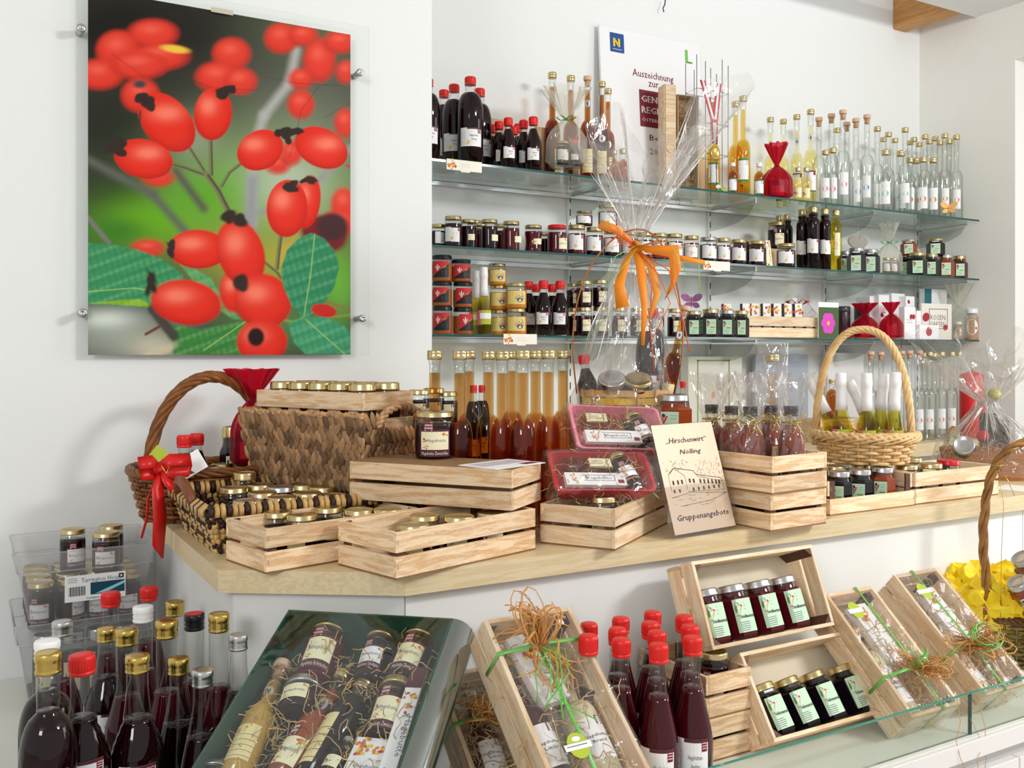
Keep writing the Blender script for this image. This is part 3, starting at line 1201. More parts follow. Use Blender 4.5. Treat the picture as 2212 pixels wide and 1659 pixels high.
def lab_lily(w, h, r):
    b = MB()
    b.rect(-w / 2, -h / 2, w / 2, h / 2, P_black, .0003, 12)
    n = 8
    for i in range(n):
        xa, xb = -w / 2 + w * i / n, -w / 2 + w * (i + 1) / n
        f_ = lambda x: h * (-.42 + (x / w + .5) * .78)
        b.poly([(xa, max(-h / 2, f_(xa))), (xb, f_(xb)), (xb, h / 2), (xa, h / 2)], P_red, .0005)
    x, z, s = -w * .16, h * .12, h * .16
    b.blob(x, z + s * .3, s * .28, s * 1.0, P_white, .0008, 8)
    b.blob(x - s * .75, z + s * .1, s * .2, s * .6, P_white, .0008, 8, .5)
    b.blob(x + s * .75, z + s * .1, s * .2, s * .6, P_white, .0008, 8, -.5)
    b.rect(x - s * .8, z - s * .62, x + s * .8, z - s * .38, P_white, .0009)
    b.blob(x, z - s * 1.0, s * .3, s * .42, P_white, .0008, 8)
    b.text('Original', w * .2, h * .10, h * .14, P_yel, .0009, w * .30, rot=.35)
    b.lines(w * .08, w * .44, -h * .16, 2, h * .13, P_grey, h * .03, .0008)
    return b.bend(r)


def lab_view(w, h, r):
    b = MB()
    b.rect(-w / 2, -h / 2, w / 2, h / 2, mat('label_straw', srgb(232, 206, 118), .5), .0003, 10)
    x = w * .16
    b.blob(x, 0, w * .20, h * .40, mat('print_sky', srgb(96, 170, 206), .6), .0005, 16)
    b.poly([(x - w * .17, -h * .02), (x - w * .05, h * .22), (x + w * .02, h * .06), (x + w * .08, h * .16), (x + w * .17, -h * .02)], P_orange, .0006)
    b.blob(x, -h * .18, w * .15, h * .18, P_navy, .0007, 12)
    b.rect(x - w * .22, -h * .12, x + w * .22, 0, mat('print_rose', srgb(206, 120, 130), .6), .0008, 2)
    b.lines(-w * .42, -w * .12, h * .25, 4, h * .14, P_grey, h * .03, .0005)
    return b.bend(r)


def lab_sekt(w, h, r):
    b = MB()
    b.rect(-w / 2, -h / 2, -w * .22, h / 2, P_pink, .0003, 3)
    b.rect(-w * .22, -h / 2, w / 2, h / 2, P_lime, .0003, 8)
    b.rect(-w * .30, -h * .10, w / 2, h * .30, P_white, .0005, 8)
    b.lines(-w * .1, w * .4, h * .16, 2, h * .13, P_grey, h * .03, .0007)
    return b.bend(r)


def lab_white(w, h, r):
    b = MB()
    b.rect(-w / 2, -h / 2, w / 2, h / 2, P_white, .0003, 8)
    b.rect(-w / 2, h * .44, w / 2, h / 2, P_mard, .0005, 8)
    b.rect(-w / 2, -h / 2, w / 2, -h * .44, P_mard, .0005, 8)
    b.rect(w * .22, h * .28, w * .46, h * .48, P_mar, .0007, 2)
    b.lines(-w * .3, w * .3, h * .05, 2, h * .12, P_grey, h * .035, .0006)
    for k in range(5):
        b.blob(-w * .28 + wob(k, 2) * w * .08, -h * .30 + wob(k, 3) * h * .08, w * .06, h * .05, P_yel, .0007 + k * .00003, 6)
    return b.bend(r)


def lab_greenwhite(w, h, r):
    b = MB()
    b.rect(-w / 2, -h / 2, w / 2, h / 2, P_dgreen, .0003, 8)
    b.rect(-w / 2, -h * .42, w / 2, h * .42, P_white, .0005, 8)
    b.rect(w * .22, h * .2, w * .46, h * .42, P_mar, .0007)
    b.lines(-w * .2, w * .3, h * .05, 2, h * .12, P_grey, h * .03, .0007)
    for k in range(4):
        b.blob(-w * .34 + wob(k, 2) * w * .08, -h * .28 + wob(k, 3) * h * .08, w * .07, h * .06, P_yel, .0007 + k * .00003, 6)
    return b.bend(r)


# ------------------------------------------------------------------ bottles and jars: each kind is a set of part meshes made once
def inset(prof, top, d=.0022, z0=.003):
    """inner profile of the filling up to a level"""
    out = [(max(.001, prof[0][0] - d), z0)]
    for i, (r, z) in enumerate(prof):
        if z <= z0:
            continue
        if z < top:
            out.append((max(.001, r - d), z))
        else:
            r0, z0_ = prof[i - 1]
            k = (top - z0_) / max(1e-6, z - z0_)
            out.append((max(.001, r0 + (r - r0) * k - d), top))
            break
    out.append((0.0005, top))
    return out


def rings(r, z0, z1, n, amp):
    return [(r + (amp if i % 2 else 0), z0 + (z1 - z0) * i / (2 * n)) for i in range(2 * n + 1)]


def metal_cap(r, z0, z1, m, top=None):
    b = MB()
    h = z1 - z0
    b.lathe([(r * .96, z0), (r, z0 + h * .05)] + [(r * (1.0 if i % 2 == 0 else .92), z0 + h * (.12 + .12 * i)) for i in range(5)] + [(r, z0 + h * .72), (r, z0 + h * .92), (r * .93, z1), (r * .5, z1 - .0002)], m, 24)
    if top:
        b.lathe([(r * .8, z1), (r * .75, z1 + .0006), (.001, z1 + .0006)], top, 20)
    return b


def plastic_cap(r, z0, z1, m):
    b = MB()
    h = z1 - z0
    vs_, fs_ = [], []
    b.lathe([(r * .94, z0), (r * .98, z0 + h * .02), (r * .98, z0 + h * .18), (r * .92, z0 + h * .2), (r * .96, z0 + h * .23), (r, z0 + h * .26), (r * .98, z0 + h * .85), (r * .90, z0 + h * .97), (r * .84, z1), (r * .3, z1)], m, 28)
    for k in range(28):
        a = 2 * PI * k / 28
        b.box((0, 0, 0), (r * .05, r * .10, h * .55), m, T(r * .985 * math.cos(a), r * .985 * math.sin(a), z0 + h * .55) @ RZ(a))
    return b


def lid(r, z0, h, m):
    return MB().lathe([(r * .97, z0), (r, z0 + h * .06), (r * 1.01, z0 + h * .18), (r * .985, z0 + h * .30), (r * .985, z0 + h * .78), (r * .95, z0 + h * .95), (r * .90, z0 + h), (r * .86, z0 + h), (r * .84, z0 + h * .93), (r * .2, z0 + h * .93)], m, 28)


def cork_stop(rn, z, m=None):
    b = MB()
    b.lathe([(rn * 1.15, z), (rn * 1.2, z + .001), (rn * 1.2, z + .013), (rn * 1.12, z + .015), (rn * .4, z + .015)], mat('pale_wood_stopper', srgb(218, 178, 148), .6), 20)
    b.lathe([(rn * .70, z - .022), (rn * .74, z - .021), (rn * .78, z)], M_cork, 16)
    return b


KINDS = {}


def kind(name, H, Rr, parts):
    KINDS[name] = (H, Rr, [(n, b.mesh(name + '_' + n)) for n, b in parts])


def above(prof, level):
    out = []
    for i, (r, z) in enumerate(prof):
        if z > level:
            if not out and i:
                r0, z0_ = prof[i - 1]
                k = (level - z0_) / max(1e-6, z - z0_)
                out.append((r0 + (r - r0) * k, level))
            out.append((r, z))
    return out


def mk_bottle(name, prof, level, liq, cap, labels, seg=28):
    if liq is L_clear or liq is None:
        parts = [('glass_body', MB().lathe(prof, M_glass, seg, close=False))]
        lv = inset(prof, level)
        if liq:
            parts.append(('filling', MB().lathe(lv, liq, seg)))
    else:
        parts = [('glass_body', MB().lathe(above(prof, level), M_glass, seg, close=False)),
                 ('filling', MB().lathe(inset(prof, level, .0, .001), liq, seg))]
    parts.append(('cap', cap))
    for k, l in enumerate(labels):
        parts.append(('label', l))
    H = max(v[2] for v in cap.v)
    kind(name, H, max(p[0] for p in prof), parts)


def foot(r):
    return [(.002, .002), (r * .6, .001), (r * .9, 0), (r, .004)]


def p_shoulder(R_, zs, zn, rn, top, n=7):
    """straight body, rounded shoulder, neck, lip"""
    pr = foot(R_) + [(R_, zs)]
    for i in range(1, n):
        a = PI / 2 * i / n
        pr.append((rn + (R_ - rn) * math.cos(a) ** .9, zs + (zn - zs) * math.sin(a) ** 1.15))
    pr += [(rn, zn + .004), (rn, top - .014), (rn * 1.14, top - .012), (rn * 1.14, top - .006), (rn, top - .005), (rn, top)]
    return pr


def p_slope(R_, zs, zn, rn, top, n=8):
    pr = foot(R_) + [(R_, zs)]
    for i in range(1, n + 1):
        k = i / n
        s_ = k * k * (3 - 2 * k)
        s_ = .55 * k + .45 * s_
        pr.append((R_ + (rn - R_) * s_, zs + (zn - zs) * k))
    pr += [(rn, top)]
    return pr


# syrup bottles with red screw caps
pr = p_shoulder(.0375, .176, .236, .0150, .272)
mk_bottle('syrup_large', pr, .234, M_syrup, plastic_cap(.0165, .262, .288, M_redcap), [lab_syrup(.066, .060, .0378).xf(T(0, 0, .085))])
pr = p_slope(.029, .088, .136, .0120, .160)
mk_bottle('syrup_small', pr, .134, M_syrup, plastic_cap(.0160, .146, .172, M_redcap), [lab_syrup(.044, .038, .0293, False).xf(T(0, 0, .054))])
pr = p_slope(.0345, .120, .222, .0135, .270)
mk_bottle('syrup_slope', pr, .205, M_syrupr, plastic_cap(.0165, .258, .287, M_redcap), [lab_syrup(.062, .072, .0348, True, 'Hagebutten-', 'Asperlsirup').xf(T(0, 0, .094))])
# reused bottles with metal caps
pr = p_shoulder(.0375, .205, .262, .0150, .328)
mk_bottle('long_neck', pr, .268, M_syrup, metal_cap(.0175, .318, .346, M_goldb), [lab_syrup(.055, .060, .0378, True, 'Hagebutten', 'Sirup').xf(T(0, 0, .168))])
KINDS['long_neck_white'] = (KINDS['long_neck'][0], KINDS['long_neck'][1], [p for p in KINDS['long_neck'][2] if p[0] not in ('cap', 'label')] + [('cap', metal_cap(.0175, .318, .346, M_whitecap).mesh('cap_white'))])
pr = foot(.038) + [(.038, .170)] + [(.038 - .0175 * (i / 8) ** 1.3 + (.0012 if i % 2 else 0), .172 + i * .0068) for i in range(9)] + [(.0200, .236), (.0160, .275), (.0150, .318)]
for nm, cm, tp in (('ridged_gold', M_goldb, None), ('ridged_silver', M_silver, None)):
    mk_bottle(nm, pr, .232, M_syrup, metal_cap(.0175, .306, .333, cm, tp), [lab_syrup(.055, .060, .0384, True, 'Hagebutten', 'Sirup').xf(T(0, 0, .138))] if nm == 'ridged_gold' else [])
mk_bottle('ridged_red', pr, .240, M_syrup, plastic_cap(.0178, .304, .333, M_redcap), [lab_syrup(.055, .060, .0384, True, 'Hagebutten', 'Sirup').xf(T(0, 0, .158))])
pr = p_slope(.037, .110, .235, .0150, .268)
for nm, cm in (('cone_gold', M_goldb), ('cone_silver', M_silver)):
    mk_bottle(nm, pr, .178, M_syrup, metal_cap(.0172, .258, .285, cm), [])
pr = p_slope(.034, .130, .205, .0165, .288)
for nm, cm, tp in (('neck_gold', M_goldb, None), ('neck_silver', M_silver, None), ('neck_black', M_black, P_red), ('neck_white', M_whitecap, None)):
    mk_bottle(nm, pr, .190, M_syrupr, metal_cap(.0178, .278, .306, cm, tp), [])
mk_bottle('neck_red', p_slope(.034, .130, .235, .0150, .288), .190, M_syrupr, plastic_cap(.0178, .278, .306, M_redcap), [])
# liqueur bottles with long necks
gcap = lambda r, z0, z1: MB().lathe([(r * .96, z0), (r, z0 + .001), (r, z0 + (z1 - z0) * .55), (r * .97, z0 + (z1 - z0) * .6), (r, z0 + (z1 - z0) * .66), (r, z1 - .002), (r * .9, z1), (r * .3, z1)], M_gold, 24)
pr = p_shoulder(.0285, .190, .240, .0122, .372)
mk_bottle('amber_liqueur', pr, .338, L_amber, gcap(.0160, .366, .386), [])
pr = p_shoulder(.0270, .180, .222, .0112, .372)
crest = lambda z, r: lab_crest(.022, .030, r).xf(T(0, 0, z))
mk_bottle('amber_crest', pr, .335, L_amber2, gcap(.0150, .366, .386), [lab_bands(.040, .085, .0273).xf(T(0, 0, .075)), crest(.165, .0275)])
mk_bottle('amber_neck', pr, .335, L_gold, gcap(.0150, .366, .386), [lab_greenwhite(.040, .085, .0273).xf(T(0, 0, .105))])
mk_bottle('amber_cork', pr, .335, L_amber2, cork_stop(.0122, .371), [lab_bands(.040, .085, .0273).xf(T(0, 0, .075)), lab_crest(.019, .028, .0116).xf(T(0, 0, .285))])
mk_bottle('pale_crest', pr, .320, L_pale, gcap(.0150, .366, .386), [lab_white(.040, .085, .0273).xf(T(0, 0, .090)), lab_crest(.019, .030, .0116).xf(T(0, 0, .270))])
for nm, rm in (('pink', P_pink), ('blue', P_blue), ('green', P_lgreen), ('orange', P_orange)):
    lb = lambda: lab_ring(.032, .088, .0273, rm).xf(T(0, 0, .090))
    mk_bottle('spirit_cork_' + nm, pr, .318, L_clear, cork_stop(.0122, .371), [lb()], 22)
    mk_bottle('spirit_gold_' + nm, pr, .318, L_clear, gcap(.0150, .366, .386), [lb()], 22)
mk_bottle('spirit_cork_bare', pr, .318, L_clear, cork_stop(.0122, .371), [], 22)
mk_bottle('spirit_gold_bare', pr, .318, L_clear, gcap(.0150, .366, .386), [], 22)
pr = p_shoulder(.0215, .082, .110, .0085, .180)
for nm, rm in (('pink', P_pink), ('green', P_lgreen), ('orange', P_orange)):
    mk_bottle('half_' + nm, pr, .150, L_clear, gcap(.0125, .176, .192), [lab_ring(.028, .070, .0217, rm).xf(T(0, 0, .055))], 20)
pr = p_shoulder(.0160, .060, .076, .0070, .098)
mk_bottle('mini_green', pr, .080, L_amber, metal_cap(.0088, .094, .106, M_whitecap), [lab_greenwhite(.028, .044, .0162).xf(T(0, 0, .030))], 18)
mk_bottle('mini_pale', pr, .080, L_pale, metal_cap(.0088, .094, .106, M_silver), [lab_plain(.022, .030, .0162, P_cream, None).xf(T(0, 0, .026))], 18)
mk_bottle('mini_amber', pr, .080, L_amber, metal_cap(.0088, .094, .106, M_gold), [], 18)
mk_bottle('mini_red', p_slope(.0200, .070, .110, .009, .135), .100, M_syrup, plastic_cap(.0115, .128, .150, M_redcap), [], 20)
# dark square-shouldered syrup and oil bottles on the middle shelf
pr = p_shoulder(.0235, .185, .205, .0150, .232)
mk_bottle('slim_dark', pr, .226, M_syrup, metal_cap(.0160, .236 - .006, .254, M_gold), [lab_honey(.046, .060, .0238).xf(T(0, 0, .095))], 24)
mk_bottle('slim_oil', pr, .222, L_oil, metal_cap(.0160, .230, .254, M_gold), [lab_plain(.022, .095, .0238, P_cream, None).xf(T(0, 0, .110))], 24)
# sparkling wine with white capsule
pr = p_slope(.0300, .080, .158, .0128, .236)
cap = MB().lathe([(.0168, .140), (.0150, .165), (.0142, .195), (.0148, .206), (.0158, .208), (.0158, .222), (.0146, .226), (.0146, .240), (.013, .244), (.004, .244)], M_whitecap, 24)
mk_bottle('sekt', pr, .150, L_wine, cap, [lab_sekt(.056, .050, .0303).xf(T(0, 0, .063))], 26)


def mk_jar(name, Rr, H, rl, hl, jam, lidm, labels, hexa=False, neck=.9, waist=0., seg=26):
    hb = H - hl * .75
    if hexa:
        k = 1 / math.cos(PI / 6)
        prof = [(Rr * .90 * k, 0), (Rr * k, .004), (Rr * k, hb - .018), (Rr * .96 * k, hb - .012)]
        jm = MB().lathe([(r * .985, z + .001) for r, z in prof[:-1]] + [(rl * .86, hb - .008), (rl * .86, hb - .001)], jam, 6, RZ(R(30)), smooth=False)
        gl_ = MB().lathe([(r * 1.0, z) for r, z in prof] + [(rl * .95, hb - .005), (rl * .92, hb)], M_glass, 6, RZ(R(30)), smooth=False, close=False)
        gl_ = MB().lathe([(rl * .98, hb - .012), (rl * .93, hb - .004), (rl * .92, hb + .002)], M_glass, seg, close=False)
    else:
        prof = [(Rr * .88, 0), (Rr * .97, .002), (Rr, .006)]
        for i in range(1, 6):
            k = i / 6
            prof.append((Rr * (1 - waist * math.sin(PI * k)), .006 + (hb - .026) * k))
        prof += [(Rr, hb - .020), (Rr * .985, hb - .014), (Rr * (neck + .05), hb - .007), (Rr * neck, hb - .004)]
        jm = MB().lathe([(r * .995, z + .0005) for r, z in prof[:-3]] + [(Rr * .97, hb - .016), (Rr * .5, hb - .0155)], jam, seg)
        gl_ = MB().lathe([p_ for p_ in prof if p_[1] > hb - .021] + [(Rr * neck, hb + .002)], M_glass, seg, close=False)
    kind(name, H, Rr, [('filling', jm), ('glass_body', gl_), ('lid', lid(rl, H - hl, hl, lidm))] + [('label', l) for l in labels])


fc = -math.cos(0) * 1.0
mk_jar('jam_tall_dark', .0290, .105, .0290, .012, M_jamd, M_gold, [lab_plain(.036, .022, .0293, P_cream, None).xf(T(.006, 0, .040))])
mk_jar('jam_tall_red', .0290, .105, .0290, .012, M_jamr, M_gold, [lab_plain(.036, .022, .0293, P_cream, None).xf(T(.012, 0, .040))])
mk_jar('jam_waist', .0300, .105, .0290, .012, M_jamr, M_gold, [lab_plain(.030, .022, .0290, P_cream, None).xf(T(.008, 0, .040))], waist=.10)
mk_jar('jam_white', .0300, .105, .0290, .012, M_jamd, M_gold, [lab_honey(.056, .050, .0303).xf(T(0, 0, .042))])
mk_jar('jam_redlid', .0330, .095, .0320, .012, M_jamr, M_redlid, [lab_jam(.046, .036, .0333, 'Hagebutte', None, True).xf(T(.008, 0, .032))])
for nm, jm, ld in (('honey_dark', M_jamd, M_gold), ('honey_red', M_jamr, M_gold), ('honey_silver', M_jamb, M_silver)):
    mk_jar(nm, .0320, .086, .0305, .012, jm, ld, [lab_honey(.058, .044, .0323).xf(T(0, 0, .036))])
mk_jar('honey_cream', .0320, .086, .0305, .012, M_jamd, M_gold, [lab_jam(.046, .034, .0323, 'Hagebutte', None, True).xf(T(.004, 0, .032))])
mk_jar('lily_jar', .0360, .082, .0355, .012, M_brownspread, M_black, [lab_lily(.064, .050, .0363).xf(T(0, 0, .037))])
mk_jar('view_jar', .0370, .085, .0350, .011, M_must, M_gold, [lab_view(.072, .044, .0373).xf(T(0, 0, .036))])
for nm, jm, ld in (('dark', M_jamb, M_gold), ('darks', M_jamb, M_silver), ('amber', M_jamo, M_gold), ('ambers', M_jamo, M_silver), ('red', M_jamr, M_gold)):
    mk_jar('hex_' + nm, .0270, .080, .0255, .012, jm, ld, [lab_mint(.030, .042, -.0272).xf(T(0, 0, .030))], True)
mk_jar('hex_dirndl', .0280, .092, .0265, .013, M_jamr, M_silver, [lab_mint(.0480, .056, -.0283, 'Dirndlmarmelade').xf(T(0, 0, .038))], True)
mk_jar('hex_holler', .0280, .092, .0265, .013, M_jamb, M_gold, [lab_mint(.0480, .056, -.0283, 'Hollermarmelade').xf(T(0, 0, .038))], True)
mk_jar('hage_big', .0360, .105, .0350, .013, M_jamd, M_gold, [lab_jam(.052, .040, .0363, 'Hagebutte', 'Hagebutte Zwetschke').xf(T(0, 0, .042))])
mk_jar('hage_rohr', .0360, .100, .0350, .013, M_jamr, M_gold, [lab_jam(.052, .040, .0363, 'Hagebutte', 'Hagebutte Rohrzucker').xf(T(0, 0, .040))])
mk_jar('hage_slim', .0280, .105, .0275, .012, M_jamd, M_gold, [lab_jam(.042, .032, .0283, 'Hagebutte', 'Hagebutten - Dirndlgelee', bg=P_white).xf(T(0, 0, .042))])
mk_jar('hage_flat', .0360, .060, .0350, .013, M_jamd, M_silver, [lab_jam(.046, .026, .0363, 'Hagebutte', None, False).xf(T(0, 0, .024))])
mk_jar('plain_gold', .0340, .085, .0330, .013, M_jamd, M_gold, [lab_plain(.046, .034, .0343, P_cream, P_mar).xf(T(0, 0, .034))])
mk_jar('plain_silver', .0340, .085, .0330, .013, M_jamd, M_silver, [lab_plain(.046, .034, .0343, P_cream, P_mar).xf(T(0, 0, .034))])
mk_jar('plain_red', .0340, .085, .0330, .013, M_jamd, M_redlid, [lab_plain(.046, .034, .0343, P_cream, P_mar).xf(T(0, 0, .034))])
mk_jar('spice_jar', .0300, .095, .0230, .014, noisy('bath_salt', srgb(196, 160, 130), srgb(170, 130, 100), 300, .8, .2, .001), M_whitecap, [MB().blob(0, 0, .024, .024, P_white, .0004, 18).lines(-.012, .012, .006, 3, .006, P_grey, .0012, .0006).blob(.016, -.004, .004, .004, P_red, .0007, 8).bend(.0304).xf(T(0, 0, .040))], neck=.72)


def item(kd, name, label, cat, group=None, p=None, h=None, r=None, rz=None, M=None, ang=0., skip=()):
    """place one bottle or jar: a thing of its own with copies of the kind's parts"""
    H0, R0, parts = KINDS[kd]
    sz = (h / H0) if h else 1.0
    sr = (r / R0) if r else sz
    e = thing(name, label, cat, group=group)
    if M is None:
        M = T(*p) @ RZ((face(p) if rz is None else rz) + R(ang))
    e.matrix_world = M
    for n, me in parts:
        if n in skip:
            continue
        put(n, me, e, scale=(sr, sr, sz))
    return e


PLACED = []


def stand(kd, px, ytop, Y, z, name, label, cat, group=None, w=None, ang=0., r=None, skip=(), ymin=None, ymax=None):
    """stand a thing on the level z at distance Y so that it is centred at px and its top is at ytop in the photo;
    it moves along that line of sight until it is clear of what already stands there"""
    lo, hi = (YS, YB - .025) if z > HC else ((YBK, YB - .02) if Y > 2.4 else (0, 9))
    best = None
    H0, R0, _ = KINDS[kd]
    for k in range(0, 180):
        shrink, kk = (1.0, .90, .80)[k // 60], k % 60
        y = Y + (.006 * ((kk + 1) // 2)) * (1 if kk % 2 else -1)
        p = ony(px, ytop, y)
        h = p.z - z
        rr = (r if r else (w * dep(p) / F / 2 if w else h / H0 * R0)) * shrink
        if y - rr < lo + .002 or y + rr > hi:
            continue
        if all(abs(q[3] - z) > .03 or math.hypot(p.x - q[0], p.y - q[1]) > (rr + q[2]) * 1.0 + .0006 for q in PLACED):
            best = (p, h, rr)
            break
    if best is None:
        p = ony(px, ytop, Y)
        best = (p, p.z - z, rr)
    p, h, rr = best
    PLACED.append((p.x, p.y, rr, z))
    return item(kd, name, label, cat, group, (p.x, p.y, z), h, rr, None, None, ang, skip)

# ------------------------------------------------------------------ top shelf
z1, z2, z3 = ZS
Ya, Yb_, Yc_ = YS + .05, YS + .13, YS + .22     # front, middle and rear row


def nth(i, n=None):
    return ORD[i] if i < len(ORD) else str(i + 1)


g = 'large red-capped syrup bottles on the top shelf'
for i, (px, yt, Y, w) in sorted(enumerate(((924, 170, Ya + .01, 54), (959, 195, Yc_ + .01, 48), (981, 183, Yb_ + .01, 52), (1016, 167, Ya, 56), (1036, 192, Yb_ + .05, 52))), key=lambda q: q[1][2]):
    stand('syrup_large', px, yt, Y, z1, 'syrup_bottle', 'tall dark syrup bottle with red cap on the top shelf, %s from the picture wall' % nth(i), 'bottle', g, w, [0, 5, -6, 4, 20][i])
g = 'small red-capped syrup bottles on the top shelf'
for i, (px, yt, Y, w) in sorted(enumerate(((1065, 270, Yb_ + .09, 32), (1078, 263, Yb_ - .01, 34), (1098, 255, Ya, 35), (1110, 274, Yb_ + .07, 32), (1119, 268, Yb_ + .10, 32), (1131, 260, Yb_ - .02, 35), (1152, 253, Ya, 36))), key=lambda q: q[1][2]):
    stand('syrup_small', px, yt, Y, z1, 'syrup_bottle', 'small dark syrup bottle with red cap, %s from left in the top shelf cluster' % nth(i), 'bottle', g, w, [0, 20, 8, 0, 0, 10, 0][i])


def card_on_edge(px0, px1, py0, py1, z, lab):
    a, c_ = ony(px0, py0, YS - .004), ony(px1, py1, YS - .004)
    w, h = c_.x - a.x, .036
    zc = z + .004 - h / 2
    b = MB()
    b.box((0, 0, 0), (w, .0012, h), P_card)
    fruits(b, -w * .34, h * .14, h * .42, .001, 9)
    fruits(b, -w * .40, -h * .22, h * .26, .0012, 11)
    b.rect(-w * .1, -h * .62, w * .16, -h * .44, P_card, .0004)
    b.lines(-w * .1, w * .2, h * .1, 2, h * .2, mat('faint_print', srgb(230, 214, 204), .6), h * .05, .001)
    o = b.build('price_card')
    o.location = ((a.x + c_.x) / 2, YS - .003, zc)
    tag(o, lab, 'price card', 'cream price cards')
    return o


card_on_edge(965, 1041, 341, 350, z1, 'cream price card with orange fruit print hanging on the top shelf edge')
card_on_edge(1520, 1577, 565, 570, z2, 'cream price card with orange fruit print hanging on the middle shelf edge')
card_on_edge(1088, 1160, 720, 722, z3, 'cream price card with orange fruit print hanging on the bottom shelf edge')


def sbox(name, px0, px1, ytop, Y, z, d, m, lab, cat='box', group=None, rz=0., deco=None, h=None):
    a, c_ = ony(px0, ytop, Y), ony(px1, ytop, Y)
    w, hh = c_.x - a.x, (h or (ony((px0 + px1) / 2, ytop, Y).z - z))
    b = MB()
    b.bbox((0, d / 2, hh / 2), (w, d, hh), m, .0012)
    k = len(b.v)
    if deco:
        deco(b, w, hh)
        b.xf(T(0, 0, 0), k)
    o = b.build(name)
    o.location = ((a.x + c_.x) / 2, Y, z)
    o.rotation_euler = (0, 0, rz)
    tag(o, lab, cat, group)
    return o


M_kraft = mat('kraft_board', srgb(196, 168, 132), .8)
sbox('cardboard_box', 1061, 1095, 257, YS + .27, z1, .04, M_kraft, 'brown cardboard box behind the small red-capped bottles')
sbox('cardboard_box', 1158, 1186, 275, YS + .24, z1, .05, M_kraft, 'narrow brown cardboard box between small syrup bottles and organza bag')

g = 'amber liqueur bottles on the top shelf'
for i, (kd, px, yt, Y, ang) in sorted(enumerate((('amber_crest', 1193, 157, Yc_, 60), ('amber_crest', 1233, 164, Yc_ - .02, 60), ('amber_cork', 1269, 165, Yb_, 0), ('amber_crest', 1300, 177, Yb_ - .03, 0), ('amber_crest', 1313, 192, Yc_ - .03, 5), ('amber_neck', 1541, 222, Yc_, 0), ('amber_neck', 1589, 220, Yc_, 80), ('amber_neck', 1605, 208, Yb_ - .02, 5))), key=lambda q: q[1][3]):
    stand(kd, px, yt, Y, z1, 'liqueur_bottle', 'long-necked amber liqueur bottle on the top shelf, %s from left' % nth(i), 'bottle', g, None, ang)
stand('mini_amber', 1327, 325, Yb_ - .04, z1, 'miniature_bottle', 'tiny amber bottle at the foot of the award board', 'bottle', 'miniature bottles on the top shelf')
stand('mini_amber', 1345, 322, Yc_, z1, 'miniature_bottle', 'tiny amber bottle standing against the white award board', 'bottle', 'miniature bottles on the top shelf')
stand('mini_green', 1583, 352, Ya - .01, z1, 'miniature_bottle', 'tiny bottle with green and white label left of the amber bottle', 'bottle', 'miniature bottles on the top shelf')
stand('mini_green', 1640, 352, Ya, z1, 'miniature_bottle', 'tiny bottle with green and white label beside the red organza bag', 'bottle', 'miniature bottles on the top shelf')
stand('mini_pale', 1724, 362, Ya - .01, z1, 'miniature_bottle', 'left of two tiny pale yellow bottles on the top shelf', 'bottle', 'miniature bottles on the top shelf')
stand('mini_pale', 1742, 362, Ya - .01, z1, 'miniature_bottle', 'right of two tiny pale yellow bottles on the top shelf', 'bottle', 'miniature bottles on the top shelf')
g = 'pale yellow liqueur bottles on the top shelf'
for i, (px, yt, Y, ang) in sorted(enumerate(((1664, 254, Yc_, 20), (1692, 258, Yc_, 20), (1721, 248, Yb_ - .01, 8), (1751, 237, Ya + .01, 4))), key=lambda q: q[1][2]):
    stand('pale_crest', px, yt, Y, z1, 'liqueur_bottle', 'pale yellow liqueur bottle with crest on its neck, %s from left' % nth(i), 'bottle', g, None, ang)
g = 'clear spirit bottles on the top shelf'
sp = [('cork_pink', 1769, 254, Yc_ - .05, 20), ('cork_pink', 1796, 246, Yb_ - .02, 0), ('cork_pink', 1821, 238, Ya, 12), ('cork_bare', 1829, 264, Yc_, 0), ('cork_blue', 1849, 256, Yc_ - .05, 20),
      ('cork_blue', 1873, 248, Ya, -5), ('gold_green', 1895, 274, Yb_ + .02, 0), ('gold_bare', 1808, 277, Yc_ + .01, 0), ('gold_bare', 1908, 297, Yc_, 0), ('gold_green', 1919, 286, Yb_ + .05, 0), ('gold_green', 1933, 299, Yc_ - .01, 0),
      ('gold_green', 1955, 276, Ya, 8), ('gold_bare', 1966, 304, Yc_, 0), ('gold_orange', 1974, 297, Yb_ + .02, 0), ('gold_bare', 1985, 308, Yc_, 0), ('gold_orange', 1998, 291, Yb_ - .02, 0),
      ('gold_bare', 2007, 302, Yc_ - .01, 0), ('gold_orange', 2020, 295, Yb_ - .01, 0), ('gold_bare', 2030, 304, Yc_ - .02, 0), ('gold_orange', 2041, 289, Ya + .005, 5), ('gold_bare', 2050, 301, Yb_ + .05, 0), ('gold_orange', 2066, 292, Ya, 5)]
sp.sort(key=lambda s: s[1])
for i, (kd, px, yt, Y, ang) in sorted(enumerate(sp), key=lambda q: q[1][3]):
    cn = 'cork stopper' if 'cork' in kd else 'gold cap'
    lbl = {'pink': 'pink ring label', 'blue': 'blue ring label', 'green': 'green ring label', 'orange': 'orange ring label', 'bare': 'no label seen'}[kd.split('_')[1]]
    stand('spirit_' + kd, px, yt, Y, z1, 'spirit_bottle', 'clear spirit bottle, %s, %s, %s from left on the top shelf' % (cn, lbl, nth(i) if i < 20 else ['twenty-first', 'twenty-second'][i - 20]), 'bottle', g, None, ang)
g = 'half-size clear spirit bottles on the top shelf'
